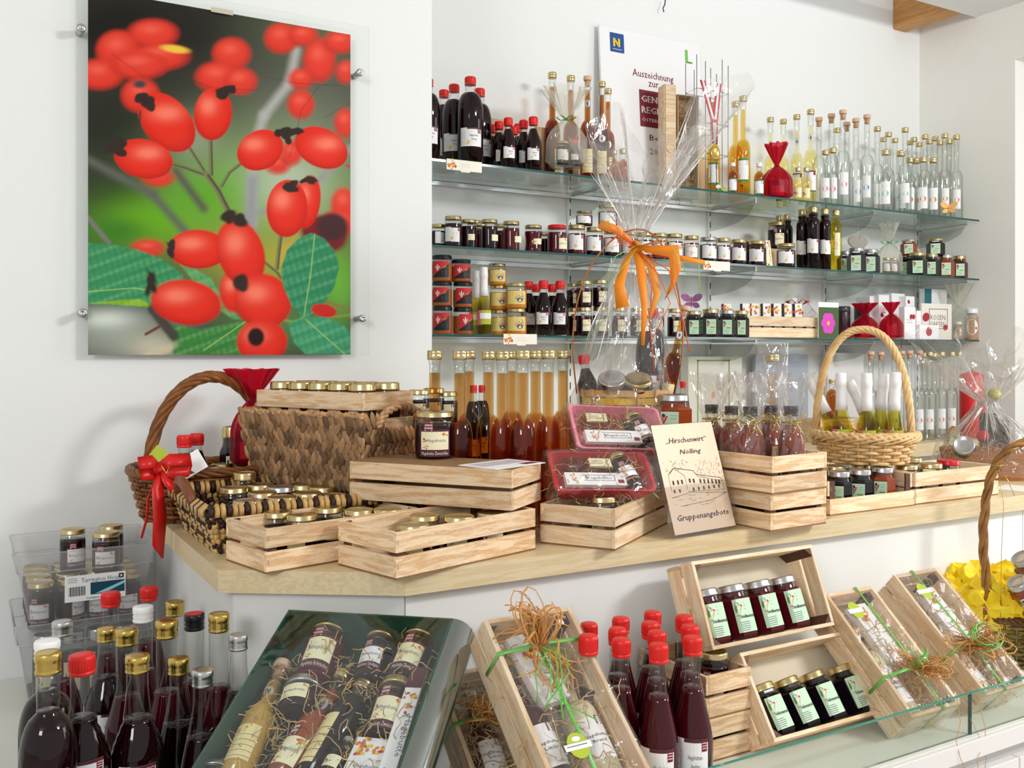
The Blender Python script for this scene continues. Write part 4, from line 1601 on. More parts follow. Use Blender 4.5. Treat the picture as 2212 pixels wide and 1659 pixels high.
for i, (kd, px, yt, Y) in sorted(enumerate((('pink', 1783, 325, Yb_ - .06), ('pink', 1799, 320, Ya - .005), ('green', 1913, 324, Ya - .01), ('green', 1946, 326, Ya - .012), ('orange', 1966, 341, Yb_ - .04), ('orange', 1979, 343, Ya - .005), ('orange', 1994, 340, Ya - .01), ('orange', 2016, 341, Ya - .012))), key=lambda q: q[1][3]):
    stand('half_' + kd, px, yt, Y, z1, 'spirit_bottle', 'short clear spirit bottle with %s ring label, %s from left on the top shelf' % (kd, nth(i)), 'bottle', g)


def butterfly(px, py, Y, s, m, lab, rx=0.):
    p = ony(px, py, Y)
    b = MB()
    for sx in (-1, 1):
        for (ax, az, rx_, rz_, rot) in ((.55, .35, .5, .36, .5), (.42, -.38, .36, .28, -.5)):
            n = 14
            pts = []
            for i in range(n):
                a = 2 * PI * i / n
                u, v = rx_ * math.cos(a) * (1 + .15 * math.cos(2 * a)), rz_ * math.sin(a)
                pts.append((sx * (ax + u * math.cos(rot) - v * math.sin(rot)) * s, (az + u * math.sin(rot) + v * math.cos(rot)) * s))
            for d in (0, 1):
                b.add([(q[0], d * .002 - abs(q[0]) * .35, q[1]) for q in pts], [tuple(range(n))], m)
            b.add([(q[0], -abs(q[0]) * .35, q[1]) for q in pts] + [(q[0], .002 - abs(q[0]) * .35, q[1]) for q in pts], [(i, (i + 1) % n, n + (i + 1) % n, n + i) for i in range(n)], m)
    e = thing('butterfly_clip', lab, 'butterfly', (p.x, p.y, p.z), (0, 0, face(p)))
    b.build('wings', e)
    bd = MB().tube([(0, 0, -.6 * s), (0, 0, 0), (0, 0, .5 * s)], [.05 * s, .09 * s, .05 * s], m, 8)
    bd.build('body', e)
    rf = MB().tube([(-.25 * s, -.01, -.1 * s), (0, -.014, -.02 * s), (.25 * s, -.01, -.1 * s)], .03 * s, M_raffia, 5)
    rf.build('tie', e)
    return e


butterfly(2050, 449, YS + .02, .036, noisy('orange_mesh', srgb(246, 170, 70), srgb(250, 210, 140), 200, .6, 0), 'orange butterfly clip in front of the clear spirit bottles')
butterfly(1494, 651, YS + .05, .040, noisy('lilac_felt', srgb(170, 110, 160), srgb(140, 84, 130), 120, .8, .1), 'purple butterfly sitting on a jam jar lid on the bottom shelf')

# award board leaning on the wall
xa, xb2 = ony(1295, 60, YB - .03).x, ony(1512, 60, YB - .03).x
hb_ = ony(1295, 52, YB - .03).z - z1
wd = xb2 - xa
aw = thing('award_board', 'white award board with maroon square leaning on the back wall', 'sign', ((xa + xb2) / 2, YB - .066, z1), (R(-3.6), 0, 0))
b = MB().bbox((0, 0, hb_ / 2), (wd, .012, hb_), P_white, .001)
b.build('board', aw)
b = MB()
fx = lambda px: ony(px, 100, YB - .03).x - (xa + xb2) / 2
fz = lambda px, py: ony(px, py, YB - .03).z - z1
P_aw = mat('print_wine', srgb(120, 24, 44), .6)
b.rect(fx(1317), fz(1330, 113), fx(1347), fz(1330, 71), mat('print_royal', srgb(20, 76, 140), .6), .001)
b.text('N', fx(1331), fz(1331, 101), .052, P_yel, .0015, .030, bold=.05)
b.rect(fx(1322), fz(1330, 107), fx(1342), fz(1330, 106), P_white, .0015)
b.text('Auszeichnung', fx(1408), fz(1408, 172), .044, P_aw, .001, fx(1452) - fx(1364))
b.text('zur', fx(1408), fz(1408, 190), .044, P_aw, .001, fx(1420) - fx(1398))
b.rect(fx(1376), fz(1400, 278), fx(1448), fz(1400, 198), P_aw, .001)
b.text('GENUSS', fx(1412), fz(1412, 226), .040, P_ltext, .0015, fx(1444) - fx(1381), bold=.03)
b.text('REGION', fx(1412), fz(1412, 250), .040, P_ltext, .0015, fx(1444) - fx(1381), bold=.03)
b.text('ÖSTERREICH', fx(1412), fz(1412, 268), .020, P_ltext, .0015, fx(1444) - fx(1381))
b.text('Best', fx(1412), fz(1412, 308), .036, P_aw, .001, fx(1430) - fx(1394))
b.text('2010', fx(1412), fz(1412, 338), .036, P_aw, .001, fx(1430) - fx(1394))
b.text('L', fx(1486), fz(1486, 137), .085, mat('print_leaf', srgb(120, 196, 90), .6), .001, .034, bold=.04)
b.xf(T(0, -.0062, 0))
o = b.build('lettering', aw)
o['kind'] = 'stuff'

# slim wooden box, gift box with wood wool, wire rack with medal
wx = thing('wooden_gift_box', 'slim upright pine wine box in front of the award board', 'box', ony(1441, 380, YS + .22)[:2] + (z1,) if False else (ony(1441, 380, YS + .22).x, YS + .22, z1), (0, 0, R(-12)))
hh = ony(1441, 186, YS + .22).z - z1
b = MB().bbox((0, 0, hh / 2), (.055, .055, hh), M_pine2, .002)
b.build('box_body', wx)
b = MB().bbox((0, -.030, hh / 2), (.046, .005, hh * .98), M_pine2, .001)
b.build('sliding_lid', wx)
b = MB().tube([(.018 * math.cos(a), -.034, hh * .42 + .018 * math.sin(a)) for a in [2 * PI * k / 14 for k in range(14)]], .0016, M_goldb, 5, True)
b.build('seal_ring', wx)
hh = ony(1480, 204, YS + .20).z - z1
ux = thing('open_gift_box', 'open brown box lined with wood wool holding a bottle', 'box', (ony(1482, 380, YS + .21).x + .01, YS + .225, z1), (0, 0, R(-10)))
b = MB()
b.box((0, .035, hh / 2), (.10, .004, hh), M_kraft)
for sx in (-1, 1):
    b.box((sx * .048, .006, hh / 2), (.004, .056, hh), M_kraft)
b.box((0, .006, hh - .002), (.10, .056, .004), M_kraft)
b.box((0, .006, .002), (.10, .056, .004), M_kraft)
b.build('box_body', ux)


def wool(name, parent, fn, n, m=None, r=.0009, ln=.05, nseg=6, seed=3):
    """tangle of curly strands; fn(rnd) gives a start point"""
    rnd = random.Random(seed)
    b = MB()
    for i in range(n):
        p = Vector(fn(rnd))
        d = Vector((rnd.gauss(0, 1), rnd.gauss(0, 1), rnd.gauss(0, .45))).normalized()
        pts = [p]
        for k in range(nseg):
            d = (d + Vector((rnd.gauss(0, .7), rnd.gauss(0, .7), rnd.gauss(0, .45)))).normalized()
            p = p + d * ln / nseg
            pts.append(p)
        b.tube(pts, r, m or M_straw, 3, cap=False)
    o = b.build(name, parent)
    o['kind'] = 'stuff'
    return o


wool('wood_wool', ux, lambda q: (q.uniform(-.04, .04), q.uniform(.0, .03), q.uniform(.01, hh - .02)), 260, None, .0012, .06)
pb = (ux.location.x - .0, ux.location.y - .004, z1 + .0045)
item('spirit_cork_bare', 'spirit_bottle', 'clear bottle with cork standing in the open gift box', 'bottle', None, pb, .30)

rk = thing('wire_rack', 'upright grey wire rack on the top shelf holding a medal', 'rack', (ony(1541, 380, YS + .10).x, YS + .10, z1))
hh = ony(1541, 125, YS + .10).z - z1
b = MB()
m_wire = mat('grey_wire', srgb(150, 150, 148), .35, .8)
xs = [ony(q, 200, YS + .10).x - rk.location.x for q in (1505, 1524, 1560, 1573)]
for i, x in enumerate(xs):
    for dy in (0, .09):
        b.tube([(x + dy * .2, dy, 0), (x + dy * .2, dy, hh - (i % 2) * .02 - dy * .1)], .0017, m_wire, 6)
for zf in (.30, .52, .76):
    b.tube([(xs[0], 0, hh * zf), (xs[-1], 0, hh * zf), (xs[-1] + .018, .09, hh * zf), (xs[0] + .018, .09, hh * zf)], .0015, m_wire, 6, True)
b.build('wire_frame', rk)
md = thing('medal', 'gold medal on a red and white striped ribbon hung on the wire rack', 'medal', (rk.location.x, rk.location.y - .008, z1))
zm = lambda py: ony(1541, py, YS + .09).z - z1
xm = lambda px: ony(px, 300, YS + .09).x - rk.location.x
b = MB()
for pts in ([(xm(1517), zm(178)), (xm(1540), zm(262)), (xm(1541), zm(312))], [(xm(1552), zm(178)), (xm(1543), zm(262)), (xm(1541), zm(312))]):
    q = [(a, -.004 - i * .003, c_) for i, (a, c_) in enumerate(pts)]
    b.strip(q, .030, mat('ribbon_red', srgb(206, 40, 60), .6), side=(1, 0, 0))
    b.strip([(a[0], a[1] - .0012, a[2]) for a in q], .012, P_white, side=(1, 0, 0))
b.box((xm(1541), -.008, zm(262)), (.026, .006, .012), mat('ribbon_red', srgb(206, 40, 60), .6))
b.build('ribbon', md)
b = MB().lathe([(.018, -.002), (.0225, -.002), (.0235, 0), (.0225, .002), (.018, .002), (.017, .0012), (.002, .0012)], M_goldb, 28, T(xm(1541), -.012, zm(332)) @ RX(PI / 2))
b.build('medal_disc', md)
b = MB()
for k in range(6):
    b.blob(wob(k, 1) * .018, .012 + wob(k, 2) * .012, .010, .008, [P_green, P_white, P_lime][k % 3], .002 * k, 8)
o = b.build('paper_flower')
p = ony(1556, 405, YS + .03)
o.location = (p.x, p.y, z1)
o.rotation_euler = (0, 0, face(p))
tag(o, 'little white and green paper flower at the foot of the wire rack', 'decoration')


# ------------------------------------------------------------------ organza bags
def bag_surface(R0, H, neck_z, rn, flare, sq=1.0, waves=9, amp=.10, seed=0):
    def fn(u, v):
        a = 2 * PI * u
        z = v * H
        k = z / neck_z
        if z <= neck_z:
            r = R0 * (min(1, (k / .10) ** .5) if k < .10 else 1) * (1 - .10 * k - .90 * max(0, (k - .50) / .50) ** 2.0 * (1 - rn / R0))
            r = max(r, rn)
            w_ = amp * .5 * k
        else:
            q = (z - neck_z) / (H - neck_z)
            r = rn + (flare - rn) * q ** .8
            w_ = amp * (1 + 1.4 * q)
        r *= 1 + w_ * math.sin(waves * a + seed) + w_ * .5 * math.sin(waves * 1.7 * a + 2 * seed)
        zz = z + (amp * .06 * math.sin(waves * a + 1 + seed) if z > neck_z else 0) * H * max(0, (z - neck_z) / (H - neck_z))
        return (r * math.cos(a), r * math.sin(a), zz)
    return fn


def organza(px, ytop, ybase_z, Y, w, m, lab, neck, flare, tie, tiemat, group=None, inner=None, seed=0, fl_w=None, rn=.006):
    p = ony(px, ytop, Y)
    H = p.z - ybase_z
    R0 = w * dep(p) / F / 2
    e = thing('organza_bag', lab, 'bag', (p.x, p.y, ybase_z), (0, 0, face(p)), group)
    b = MB().grid(bag_surface(R0, H, H * neck, rn, flare * R0, seed=seed), 72, 26, m, True, None, True)
    b.build('bag', e)
    if tie:
        b = MB()
        b.tube([((rn + .003) * math.cos(2 * PI * k / 14), (rn + .003) * math.sin(2 * PI * k / 14), H * neck) for k in range(14)], .0022, tiemat, 6, True)
        for s_ in (-1, 1):
            if tie == 'bow':
                b.strip([(0, -.012, H * neck), (s_ * .018, -.018, H * neck + .012), (s_ * .036, -.02, H * neck + .004), (s_ * .02, -.02, H * neck - .008), (0, -.014, H * neck)], .010, tiemat)
                b.strip([(0, -.014, H * neck), (s_ * .02, -.024, H * neck - .014), (s_ * .042, -.03, H * neck - .03)], .009, tiemat)
            else:
                b.tube([(0, -.01, H * neck), (s_ * .02, -.02, H * neck - .02), (s_ * (.03 + .008 * s_), -.03, H * neck - .05), (s_ * .036, -.034, H * neck - .05 - .03)], .0016, tiemat, 5)
        b.build('tie', e)
    return e, p, H, R0


p0 = ony(1223, 300, YS + .075)
e, p, H, R0 = organza(1223, 190, z1 + .040, YS + .075, 92, M_organza, 'white organza gift bag with green bow on a glass footed dish', .60, .95, 'bow', M_ribg, 'organza gift bags', None, 1)
ds = thing('footed_dish', 'small clear glass footed dish under the white organza bag', 'dish', (p.x, p.y, z1))
b = MB().lathe([(.020, 0), (.018, .003), (.006, .006), (.010, .014), (.010, .020), (.006, .026), (.012, .030), (.050, .034), (.064, .042), (.066, .048), (.063, .047), (.048, .038), (.010, .036), (.001, .036)], M_glass, 32)
b.build('bowl', ds)
item('jam_white', 'jam_jar', 'dark jam jar inside the white organza bag on the dish', 'jar', None, (p.x - .022, p.y - .012, z1 + .044), .085)
item('syrup_small', 'syrup_bottle', 'small syrup bottle inside the white organza bag on the dish', 'bottle', None, (p.x + .030, p.y - .012, z1 + .044), .10, .020)
e, p, H, R0 = organza(1678, 311, z1, YS + .065, 70, M_orgred, 'red organza gift bag with a jar on the top shelf', .62, .62, 'cord', M_orgred, 'organza gift bags', None, 2)
item('honey_dark', 'jam_jar', 'jam jar inside the red organza bag on the top shelf', 'jar', None, (p.x, p.y, z1 + .002), .085, .036)

# ------------------------------------------------------------------ middle shelf
g = 'jam jars along the middle shelf'
ms = [('honey_dark', 946, 485, Ya + .03, 32, 30), ('jam_white', 979, 468, Ya, 38, -8), ('jam_tall_dark', 1012, 475, Ya + .01, 34, 0), ('jam_tall_dark', 1024, 477, Yb_ + .05, 32, 0), ('jam_tall_red', 1037, 482, Yb_ + .02, 30, 20),
      ('jam_tall_dark', 1057, 475, Ya, 36, 20), ('jam_tall_red', 1083, 485, Yb_, 32, 10), ('jam_tall_red', 1104, 479, Ya, 36, 20), ('jam_waist', 1152, 487, Ya, 38, 12), ('honey_cream', 1177, 502, Yb_ + .02, 34, 90),
      ('jam_redlid', 1203, 487, Ya, 42, 12), ('honey_red', 1245, 487, Ya + .01, 40, -5), ('honey_dark', 1284, 492, Ya, 38, -5), ('honey_dark', 1322, 497, Ya, 38, 0), ('honey_red', 1360, 500, Ya, 38, 0), ('honey_red', 1392, 503, Ya, 38, 0), ('honey_red', 1424, 505, Ya, 38, 0),
      ('honey_red', 1456, 506, Ya, 38, 15), ('honey_red', 1493, 510, Ya, 34, 0), ('honey_silver', 1530, 513, Ya, 38, 10), ('honey_red', 1562, 515, Ya, 32, 10), ('honey_dark', 1595, 518, Ya, 36, 5), ('honey_dark', 1636, 521, Ya, 38, -10), ('honey_dark', 1698, 527, Ya - .01, 40, 0)]
for i, (kd, px, yt, Y, w, ang) in sorted(enumerate(ms), key=lambda q: q[1][3]):
    kn = {'jam_white': 'dark jar with white label', 'jam_tall_dark': 'tall dark jam jar', 'jam_tall_red': 'tall red jam jar', 'jam_waist': 'waisted dark red jam jar',
          'jam_redlid': 'jam jar with red lid', 'honey_red': 'red jam jar with white label', 'honey_dark': 'dark jam jar with white label', 'honey_cream': 'half-hidden dark jam jar', 'honey_silver': 'black jam jar with silver lid'}[kd]
    stand(kd, px, yt, Y, z2, 'jam_jar', '%s on the middle shelf, %s from the picture wall' % (kn, nth(i) if i < 20 else ['twenty-first', 'twenty-second', 'twenty-third', 'twenty-fourth'][i - 20]), 'jar', g, w, ang)
zt2 = ony(1245, 487, Ya + .01).z
stand('honey_dark', 1262, 457, Ya + .02, zt2, 'jam_jar', 'dark jam jar stacked on two others, left one behind the cellophane', 'jar', 'stacked jars behind the cellophane', 36)
stand('honey_dark', 1313, 443, Ya + .02, ony(1322, 497, Ya).z, 'jam_jar', 'dark jam jar stacked on others, right one behind the cellophane', 'jar', 'stacked jars behind the cellophane', 42)
# booklets standing in a row, jar on box, slim bottles
bk_x = [ony(q, 540, YS + .09).x for q in (1612, 1620, 1628, 1637, 1646, 1655)]
for i, x in enumerate(bk_x):
    b = MB().box((0, 0, .055), (.007, .06, .11), P_mard)
    b.box((.0037, 0, .055), (.0006, .058, .108), P_cream)
    o = b.build('booklet')
    o.location = (x, YS + .13, z2)
    o.rotation_euler = (0, R(6), R(25))
    tag(o, 'dark-spined booklet standing on the middle shelf, %s from left' % nth(i), 'booklet', 'booklets on the middle shelf')
b = MB().bbox((0, 0, .056), (.040, .008, .112), P_cream, .0008)
b.rect(-.018, .080, .018, .110, P_white, .0046)
fruits(b, 0, .095, .016, .005, 6)
b.text('Hagebutte', .004, .045, .012, P_grey, .0048, .055, rot=R(-90))
b.rect(-.012, .006, -.004, .014, P_mar, .005)
o = b.build('booklet')
o.location = (ony(1664, 560, YS + .04).x, YS + .045, z2)
o.rotation_euler = (R(-5), R(-4), R(10))
tag(o, 'cream booklet with orange fruit print facing out on the middle shelf', 'booklet', 'booklets on the middle shelf')
sbox('cardboard_box', 1664, 1706, 538, YS + .15, z2, .07, M_kraft, 'small brown box carrying a jam jar on the middle shelf')
zk = ony(1680, 538, YS + .15).z
stand('honey_cream', 1678, 480, YS + .185, zk, 'jam_jar', 'dark jam jar with cream label raised above the middle shelf row', 'jar', None, 38)
g = 'slim bottles on the middle shelf'
for i, (kd, px, yt, Y, w, ang) in sorted(enumerate((('slim_dark', 1684, 466, Yc_ + .03, 22, 90), ('slim_dark', 1701, 463, Yc_ - .02, 22, 90), ('slim_dark', 1733, 453, Yb_ - .02, 25, -20), ('slim_dark', 1748, 455, Yc_ - .02, 25, 0), ('slim_dark', 1757, 447, Ya, 27, -10), ('slim_dark', 1782, 451, Ya, 25, 8), ('slim_oil', 1806, 454, Ya, 25, 14))), key=lambda q: q[1][3]):
    stand(kd, px, yt, Y, z2, 'slim_bottle', 'slim %s bottle with gold cap on the middle shelf, %s from left' % ('yellow oil' if 'oil' in kd else 'dark red syrup', nth(i)), 'bottle', g, w, ang)
# stone heart on a string
hp_ = ony(1854, 527, YS + .17)
ht = thing('heart_ornament', 'grey heart ornament hanging by a string below the top shelf', 'ornament', (hp_.x, hp_.y, hp_.z), (0, 0, face(hp_)))
n = 40
pts = []
for i in range(n):
    a = 2 * PI * i / n
    pts.append((.0030 * 16 * math.sin(a) ** 3, .0030 * (13 * math.cos(a) - 5 * math.cos(2 * a) - 2 * math.cos(3 * a) - math.cos(4 * a)) + .004))
b = MB()
M_stone = mat('grey_stone', srgb(186, 178, 168), .7)
for d in (-1, 1):
    b.add([(q[0], d * .004, q[1]) for q in pts], [tuple(range(n))], M_stone)
    b.add([(q[0], d * .004, q[1]) for q in pts] + [(q[0] * .85, d * .009, q[1] * .85) for q in pts], [(i, (i + 1) % n, n + (i + 1) % n, n + i) for i in range(n)], M_stone, True)
    b.add([(q[0] * .85, d * .009, q[1] * .85) for q in pts], [tuple(range(n))], M_stone)
b.add([(q[0], -.004, q[1]) for q in pts] + [(q[0], .004, q[1]) for q in pts], [(i, (i + 1) % n, n + (i + 1) % n, n + i) for i in range(n)], M_stone)
b.build('heart', ht)
b = MB().tube([(0, 0, .018), (0, 0, z1 - .008 - hp_.z)], .0008, P_white, 5)
b.build('string', ht)
g = 'six-sided jam jars on the middle shelf'
for i, (kd, px, yt, Y, w, ang) in sorted(enumerate((('darks', 1826, 543, Yb_ + .04, 30, 0), ('darks', 1850, 536, Ya, 35, -3), ('darks', 1881, 539, Ya, 33, 0), ('dark', 1957, 549, Ya + .04, 32, -8), ('dark', 1981, 546, Ya, 36, 4), ('dark', 2011, 549, Ya + .005, 30, 4), ('ambers', 2042, 551, Ya, 33, 6), ('red', 2072, 553, Ya, 30, 8))), key=lambda q: q[1][3]):
    stand('hex_' + kd, px, yt, Y, z2, 'jam_jar', 'six-sided jam jar with mint green label on the middle shelf, %s from left' % nth(i), 'jar', g, w, ang)
stand('hex_ambers', 1963, 518, Ya + .05, ony(1966, 549, Ya + .02).z, 'jam_jar', 'amber six-sided jar stacked on the middle shelf row, left one', 'jar', 'stacked six-sided jars', 30)
stand('hex_dark', 2021, 516, Ya + .02, ony(2021, 550, Ya).z, 'jam_jar', 'dark six-sided jar stacked on the middle shelf row, right one', 'jar', 'stacked six-sided jars', 33)
e, p, H, R0 = organza(1921, 482, z2, YS + .06, 56, M_organza, 'white organza bag with green bow on the middle shelf', .62, .62, 'bow', M_ribg, 'organza gift bags', None, 4)
item('honey_red', 'jam_jar', 'small jam jar inside the organza bag on the middle shelf', 'jar', None, (p.x - .018, p.y, z2 + .002), .075, .018)
item('honey_dark', 'jam_jar', 'second jam jar inside the organza bag on the middle shelf', 'jar', None, (p.x + .020, p.y - .01, z2 + .002), .075, .018)

# ------------------------------------------------------------------ bottom shelf
g = 'red and black labelled jars stacked on the bottom shelf'
for c_, (cols, ang) in enumerate(((((955, 552), (955, 609), (956, 662)), -10), (((996, 562), (1000, 610), (1000, 665)), 8))):
    prev = z3
    for k in (2, 1, 0):
        px, yt = cols[k]
        Y = Ya + .012 * (1 - c_)
        p = ony(px, yt, Y)
        item('lily_jar', 'spread_jar', '%s jar with red and black label, %s column by the picture wall' % (['top', 'middle', 'lowest'][k], ['left', 'right'][c_]), 'jar', g, (p.x, p.y, prev), p.z - prev, .0345, None, None, ang + (22 if (c_, k) == (1, 2) else 0))
        prev = p.z
g = 'sparkling wine bottles on the bottom shelf'
stand('sekt', 1029, 585, Yb_ + .02, z3, 'sparkling_wine_bottle', 'rear small sparkling wine bottle with white neck on the bottom shelf', 'bottle', g)
stand('sekt', 1045, 577, Ya, z3, 'sparkling_wine_bottle', 'front small sparkling wine bottle with white neck on the bottom shelf', 'bottle', g, None, 6)
g = 'mustard coloured jars on the bottom shelf'
pv = z3
for k, (px, yt, Y, w, lb) in enumerate(((1115, 667, Ya, 48, 'lower front'), (1115, 612, Ya, 48, 'upper front'))):
    p = ony(px, yt, Y)
    item('view_jar', 'mustard_jar', '%s golden jar with blue oval picture on straw yellow label' % lb, 'jar', g, (p.x, p.y, pv), p.z - pv, .037, None, None, 4)
    pv = p.z
pv = z3
for k, (px, yt, lb) in enumerate(((1078, 670, 'lowest'), (1077, 617, 'middle'), (1074, 570, 'topmost'))):
    p = ony(px, yt, Ya + .055)
    item('view_jar', 'mustard_jar', '%s golden jar in the column behind the sparkling wine bottle' % lb, 'jar', g, (p.x, p.y, pv), p.z - pv, .033, None, None, 4)
    pv = p.z
g = 'small red-capped syrup bottles on the bottom shelf'
for i, (px, yt, Y, w, ang) in sorted(enumerate(((1142, 608, Yb_, 36, 8), (1158, 614, Yc_, 34, 0), (1174, 606, Ya, 37, -10), (1193, 614, Yc_ - .03, 34, 0), (1210, 607, Ya, 37, -6))), key=lambda q: q[1][2]):
    stand('syrup_small', px, yt, Y, z3, 'syrup_bottle', 'small syrup bottle with red cap on the bottom shelf, %s from left' % nth(i), 'bottle', g, w, ang)
g = 'jars behind the cellophane on the bottom shelf'
pv = {}
for k, (px, yt, lb) in enumerate(((1241, 665, 'first lower'), (1241, 612, 'first upper'), (1262, 664, 'second lower'), (1262, 607, 'second upper'), (1297, 663, 'third lower'), (1297, 605, 'third upper'), (1338, 664, 'fourth'), (1378, 665, 'fifth'), (1418, 666, 'sixth'), (1458, 667, 'seventh'))):
    Y = Ya + (.06 if px == 1241 else 0)
    p = ony(px, yt, Y)
    b0 = pv.get(px, z3)
    item('honey_cream', 'jam_jar', '%s dark jar with cream label seen through the cellophane, bottom shelf' % lb, 'jar', g, (p.x, p.y, b0), p.z - b0, .030)
    pv[px] = p.z
g = 'six-sided jam jars on the bottom shelf'
for i, (kd, px, yt, w) in enumerate((('dark', 1498, 672, 36), ('dark', 1535, 668, 37), ('darks', 1570, 670, 34), ('dark', 1601, 671, 30))):
    stand('hex_' + kd, px, yt, Ya, z3, 'jam_jar', 'six-sided dark jam jar with mint label on the bottom shelf, %s from left' % nth(i), 'jar', g, w, 4)

# ------------------------------------------------------------------ crates, baskets, wraps
_CR = {}


def slat_mesh(L_, h, th, m):
    k = ('slat', round(L_, 4), round(h, 4), m.name)
    if k not in _CR:
        _CR[k] = MB().bbox((0, 0, 0), (L_, th, h), m, .0008).mesh('slat')
    return _CR[k]


def crate(label, M, L=.35, W=.165, H=.080, group=None, m=None, open_front=False, bottom=None, inv=False, gap=.007):
    """slatted pine crate: two boards on every side, dark corner posts, thin bottom; local X along its length"""
    e = thing('wooden_crate', label, 'crate', group=group, M=M)
    m = m or M_pine
    th = .0075
    hs = (H - gap - .003) / 2
    for j in range(2):
        z = .003 + hs / 2 + j * (hs + gap)
        for s in (-1, 1):
            if open_front and s < 0 and j == 1:
                continue
            put('slat', slat_mesh(L, hs, th, m), e, (0, s * (W - th) / 2, z))
        for s in (-1, 1):
            put('slat', slat_mesh(W - 2 * th, hs, th, m), e, (s * (L - th) / 2, 0, z), (0, 0, PI / 2))
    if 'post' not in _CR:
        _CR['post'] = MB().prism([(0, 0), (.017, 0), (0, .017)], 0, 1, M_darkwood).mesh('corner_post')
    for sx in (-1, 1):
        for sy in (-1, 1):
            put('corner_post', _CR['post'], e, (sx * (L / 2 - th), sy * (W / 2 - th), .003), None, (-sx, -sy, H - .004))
    b = MB().box((0, 0, (H - .0015) if inv else .0015), (L - .001, W - .001, .003), bottom or M_ply)
    b.build('bottom_board', e)
    st = MB()
    for s in (-1, 1):
        for j in range(2):
            z = .003 + hs / 2 + j * (hs + gap)
            for q in (-1, 1):
                st.box((q * (L / 2 - .004), s * (W / 2 + .0002), z), (.0008, .0006, .010), M_steel)
    o = st.build('staples', e)
    o['kind'] = 'stuff'
    return e


def crate_at(label, corner, along, L, W, H, z, right=True, **kw):
    """crate whose near bottom corner stands at 'corner'; 'along' is the direction of its length from there"""
    a = Vector((along[0], along[1], 0)).normalized()
    n = Vector((-a.y, a.x, 0))
    if not right:
        n = -n
    c = Vector((corner[0], corner[1], z)) + a * L / 2 + n * W / 2
    return crate(label, basis(c, a if right else a, (0, 0, 1)), L, W, H, **kw)


def twist(pts, Rr, r, n, turns, m, b=None, seg=5):
    """rope of n strands wound round a path"""
    b = b or MB()
    pts = [Vector(p) for p in pts]
    N = len(pts)
    side = None
    fr = []
    for i, p in enumerate(pts):
        t = (pts[min(i + 1, N - 1)] - pts[max(i - 1, 0)]).normalized()
        a = t.cross(Vector((0, 0, 1))) if side is None else side - t * side.dot(t)
        if a.length < 1e-4:
            a = t.cross(Vector((1, 0, 0)))
        a.normalize()
        side = a
        fr.append((p, a, t.cross(a)))
    for k in range(n):
        q = []
        for i, (p, a, c) in enumerate(fr):
            an = 2 * PI * (k / n + turns * i / (N - 1))
            q.append(p + a * Rr * math.cos(an) + c * Rr * math.sin(an))
        b.tube(q, r, m, seg)
    return b


def arc_pts(p0, p1, top, n=28, pw=2.2):
    """arch between two feet"""
    p0, p1 = Vector(p0), Vector(p1)
    out = []
    for i in range(n + 1):
        a = PI * i / n
        s = .5 - .5 * math.copysign(abs(math.cos(a)) ** (2 / pw), math.cos(a))
        q = p0.lerp(p1, s)
        q.z += top * abs(math.sin(a)) ** (2 / pw)
        out.append(q)
    return out


def outline(u, rx, ry, e=2.0):
    a = 2 * PI * u
    c, s = math.cos(a), math.sin(a)
    return Vector((rx * math.copysign(abs(c) ** (2 / e), c), ry * math.copysign(abs(s) ** (2 / e), s), 0))


def wicker(parent, rx, ry, H, flare, rows, stakes, r, m, e=2.0, amp=1.3, rim=True, m2=None, flat=1.0, rimm=None, name='weave'):
    """woven wall: horizontal rods passing in front of and behind upright stakes"""
    b = MB()
    N = stakes * 4
    for j in range(rows):
        z = r + (H - 2 * r) * j / max(1, rows - 1)
        k = 1 + (flare - 1) * (z / H)
        pts = []
        for i in range(N):
            u = i / N
            p = outline(u, rx * k, ry * k, e)
            nrm = Vector((p.x / rx ** 2, p.y / ry ** 2, 0)).normalized()
            pts.append(p + nrm * amp * r * math.cos(2 * PI * u * stakes / 2 + PI * j) + Vector((0, 0, z + wob(i, j) * r * .15)))
        b.tube(pts, r, (m2 if (m2 and j % 2) else m), 5, True, flat=flat)
    for i in range(stakes):
        u = i / stakes
        pts = []
        for q in range(5):
            z = H * q / 4
            k = 1 + (flare - 1) * (z / H)
            pts.append(outline(u, rx * k, ry * k, e) + Vector((0, 0, z)))
        b.tube(pts, r * .8, m, 4)
    o = b.build(name, parent)
    o['kind'] = 'stuff'
    if rim:
        n = 72
        path = [outline(i / n, rx * flare, ry * flare, e) + Vector((0, 0, H)) for i in range(n + 1)]
        b = twist(path, r * 1.5, r * 1.15, 4, stakes / 2.2, rimm or m)
        b.build('rim', parent)
    bt = MB()
    n = 40
    bt.add([outline(i / n, rx * .98, ry * .98, e) + Vector((0, 0, .003)) for i in range(n)], [tuple(range(n))], m)
    bt.build('base', parent)
    return o


def crumple(fn, nu, nv, amp, seed=0, wrap=True, m=None, b=None, keep=None):
    """sheet of film with random facets"""
    rnd = random.Random(seed)
    off = {}

    def f2(u, v):
        p = Vector(fn(u, v))
        key = (round((u % 1.0 if wrap else u) * nu), round(v * nv))
        if key not in off:
            off[key] = Vector((rnd.gauss(0, 1), rnd.gauss(0, 1), rnd.gauss(0, 1)))
        k = amp * (keep(u, v) if keep else 1)
        return p + off[key] * k
    return (b or MB()).grid(f2, nu, nv, m or M_cello, False, None, wrap)


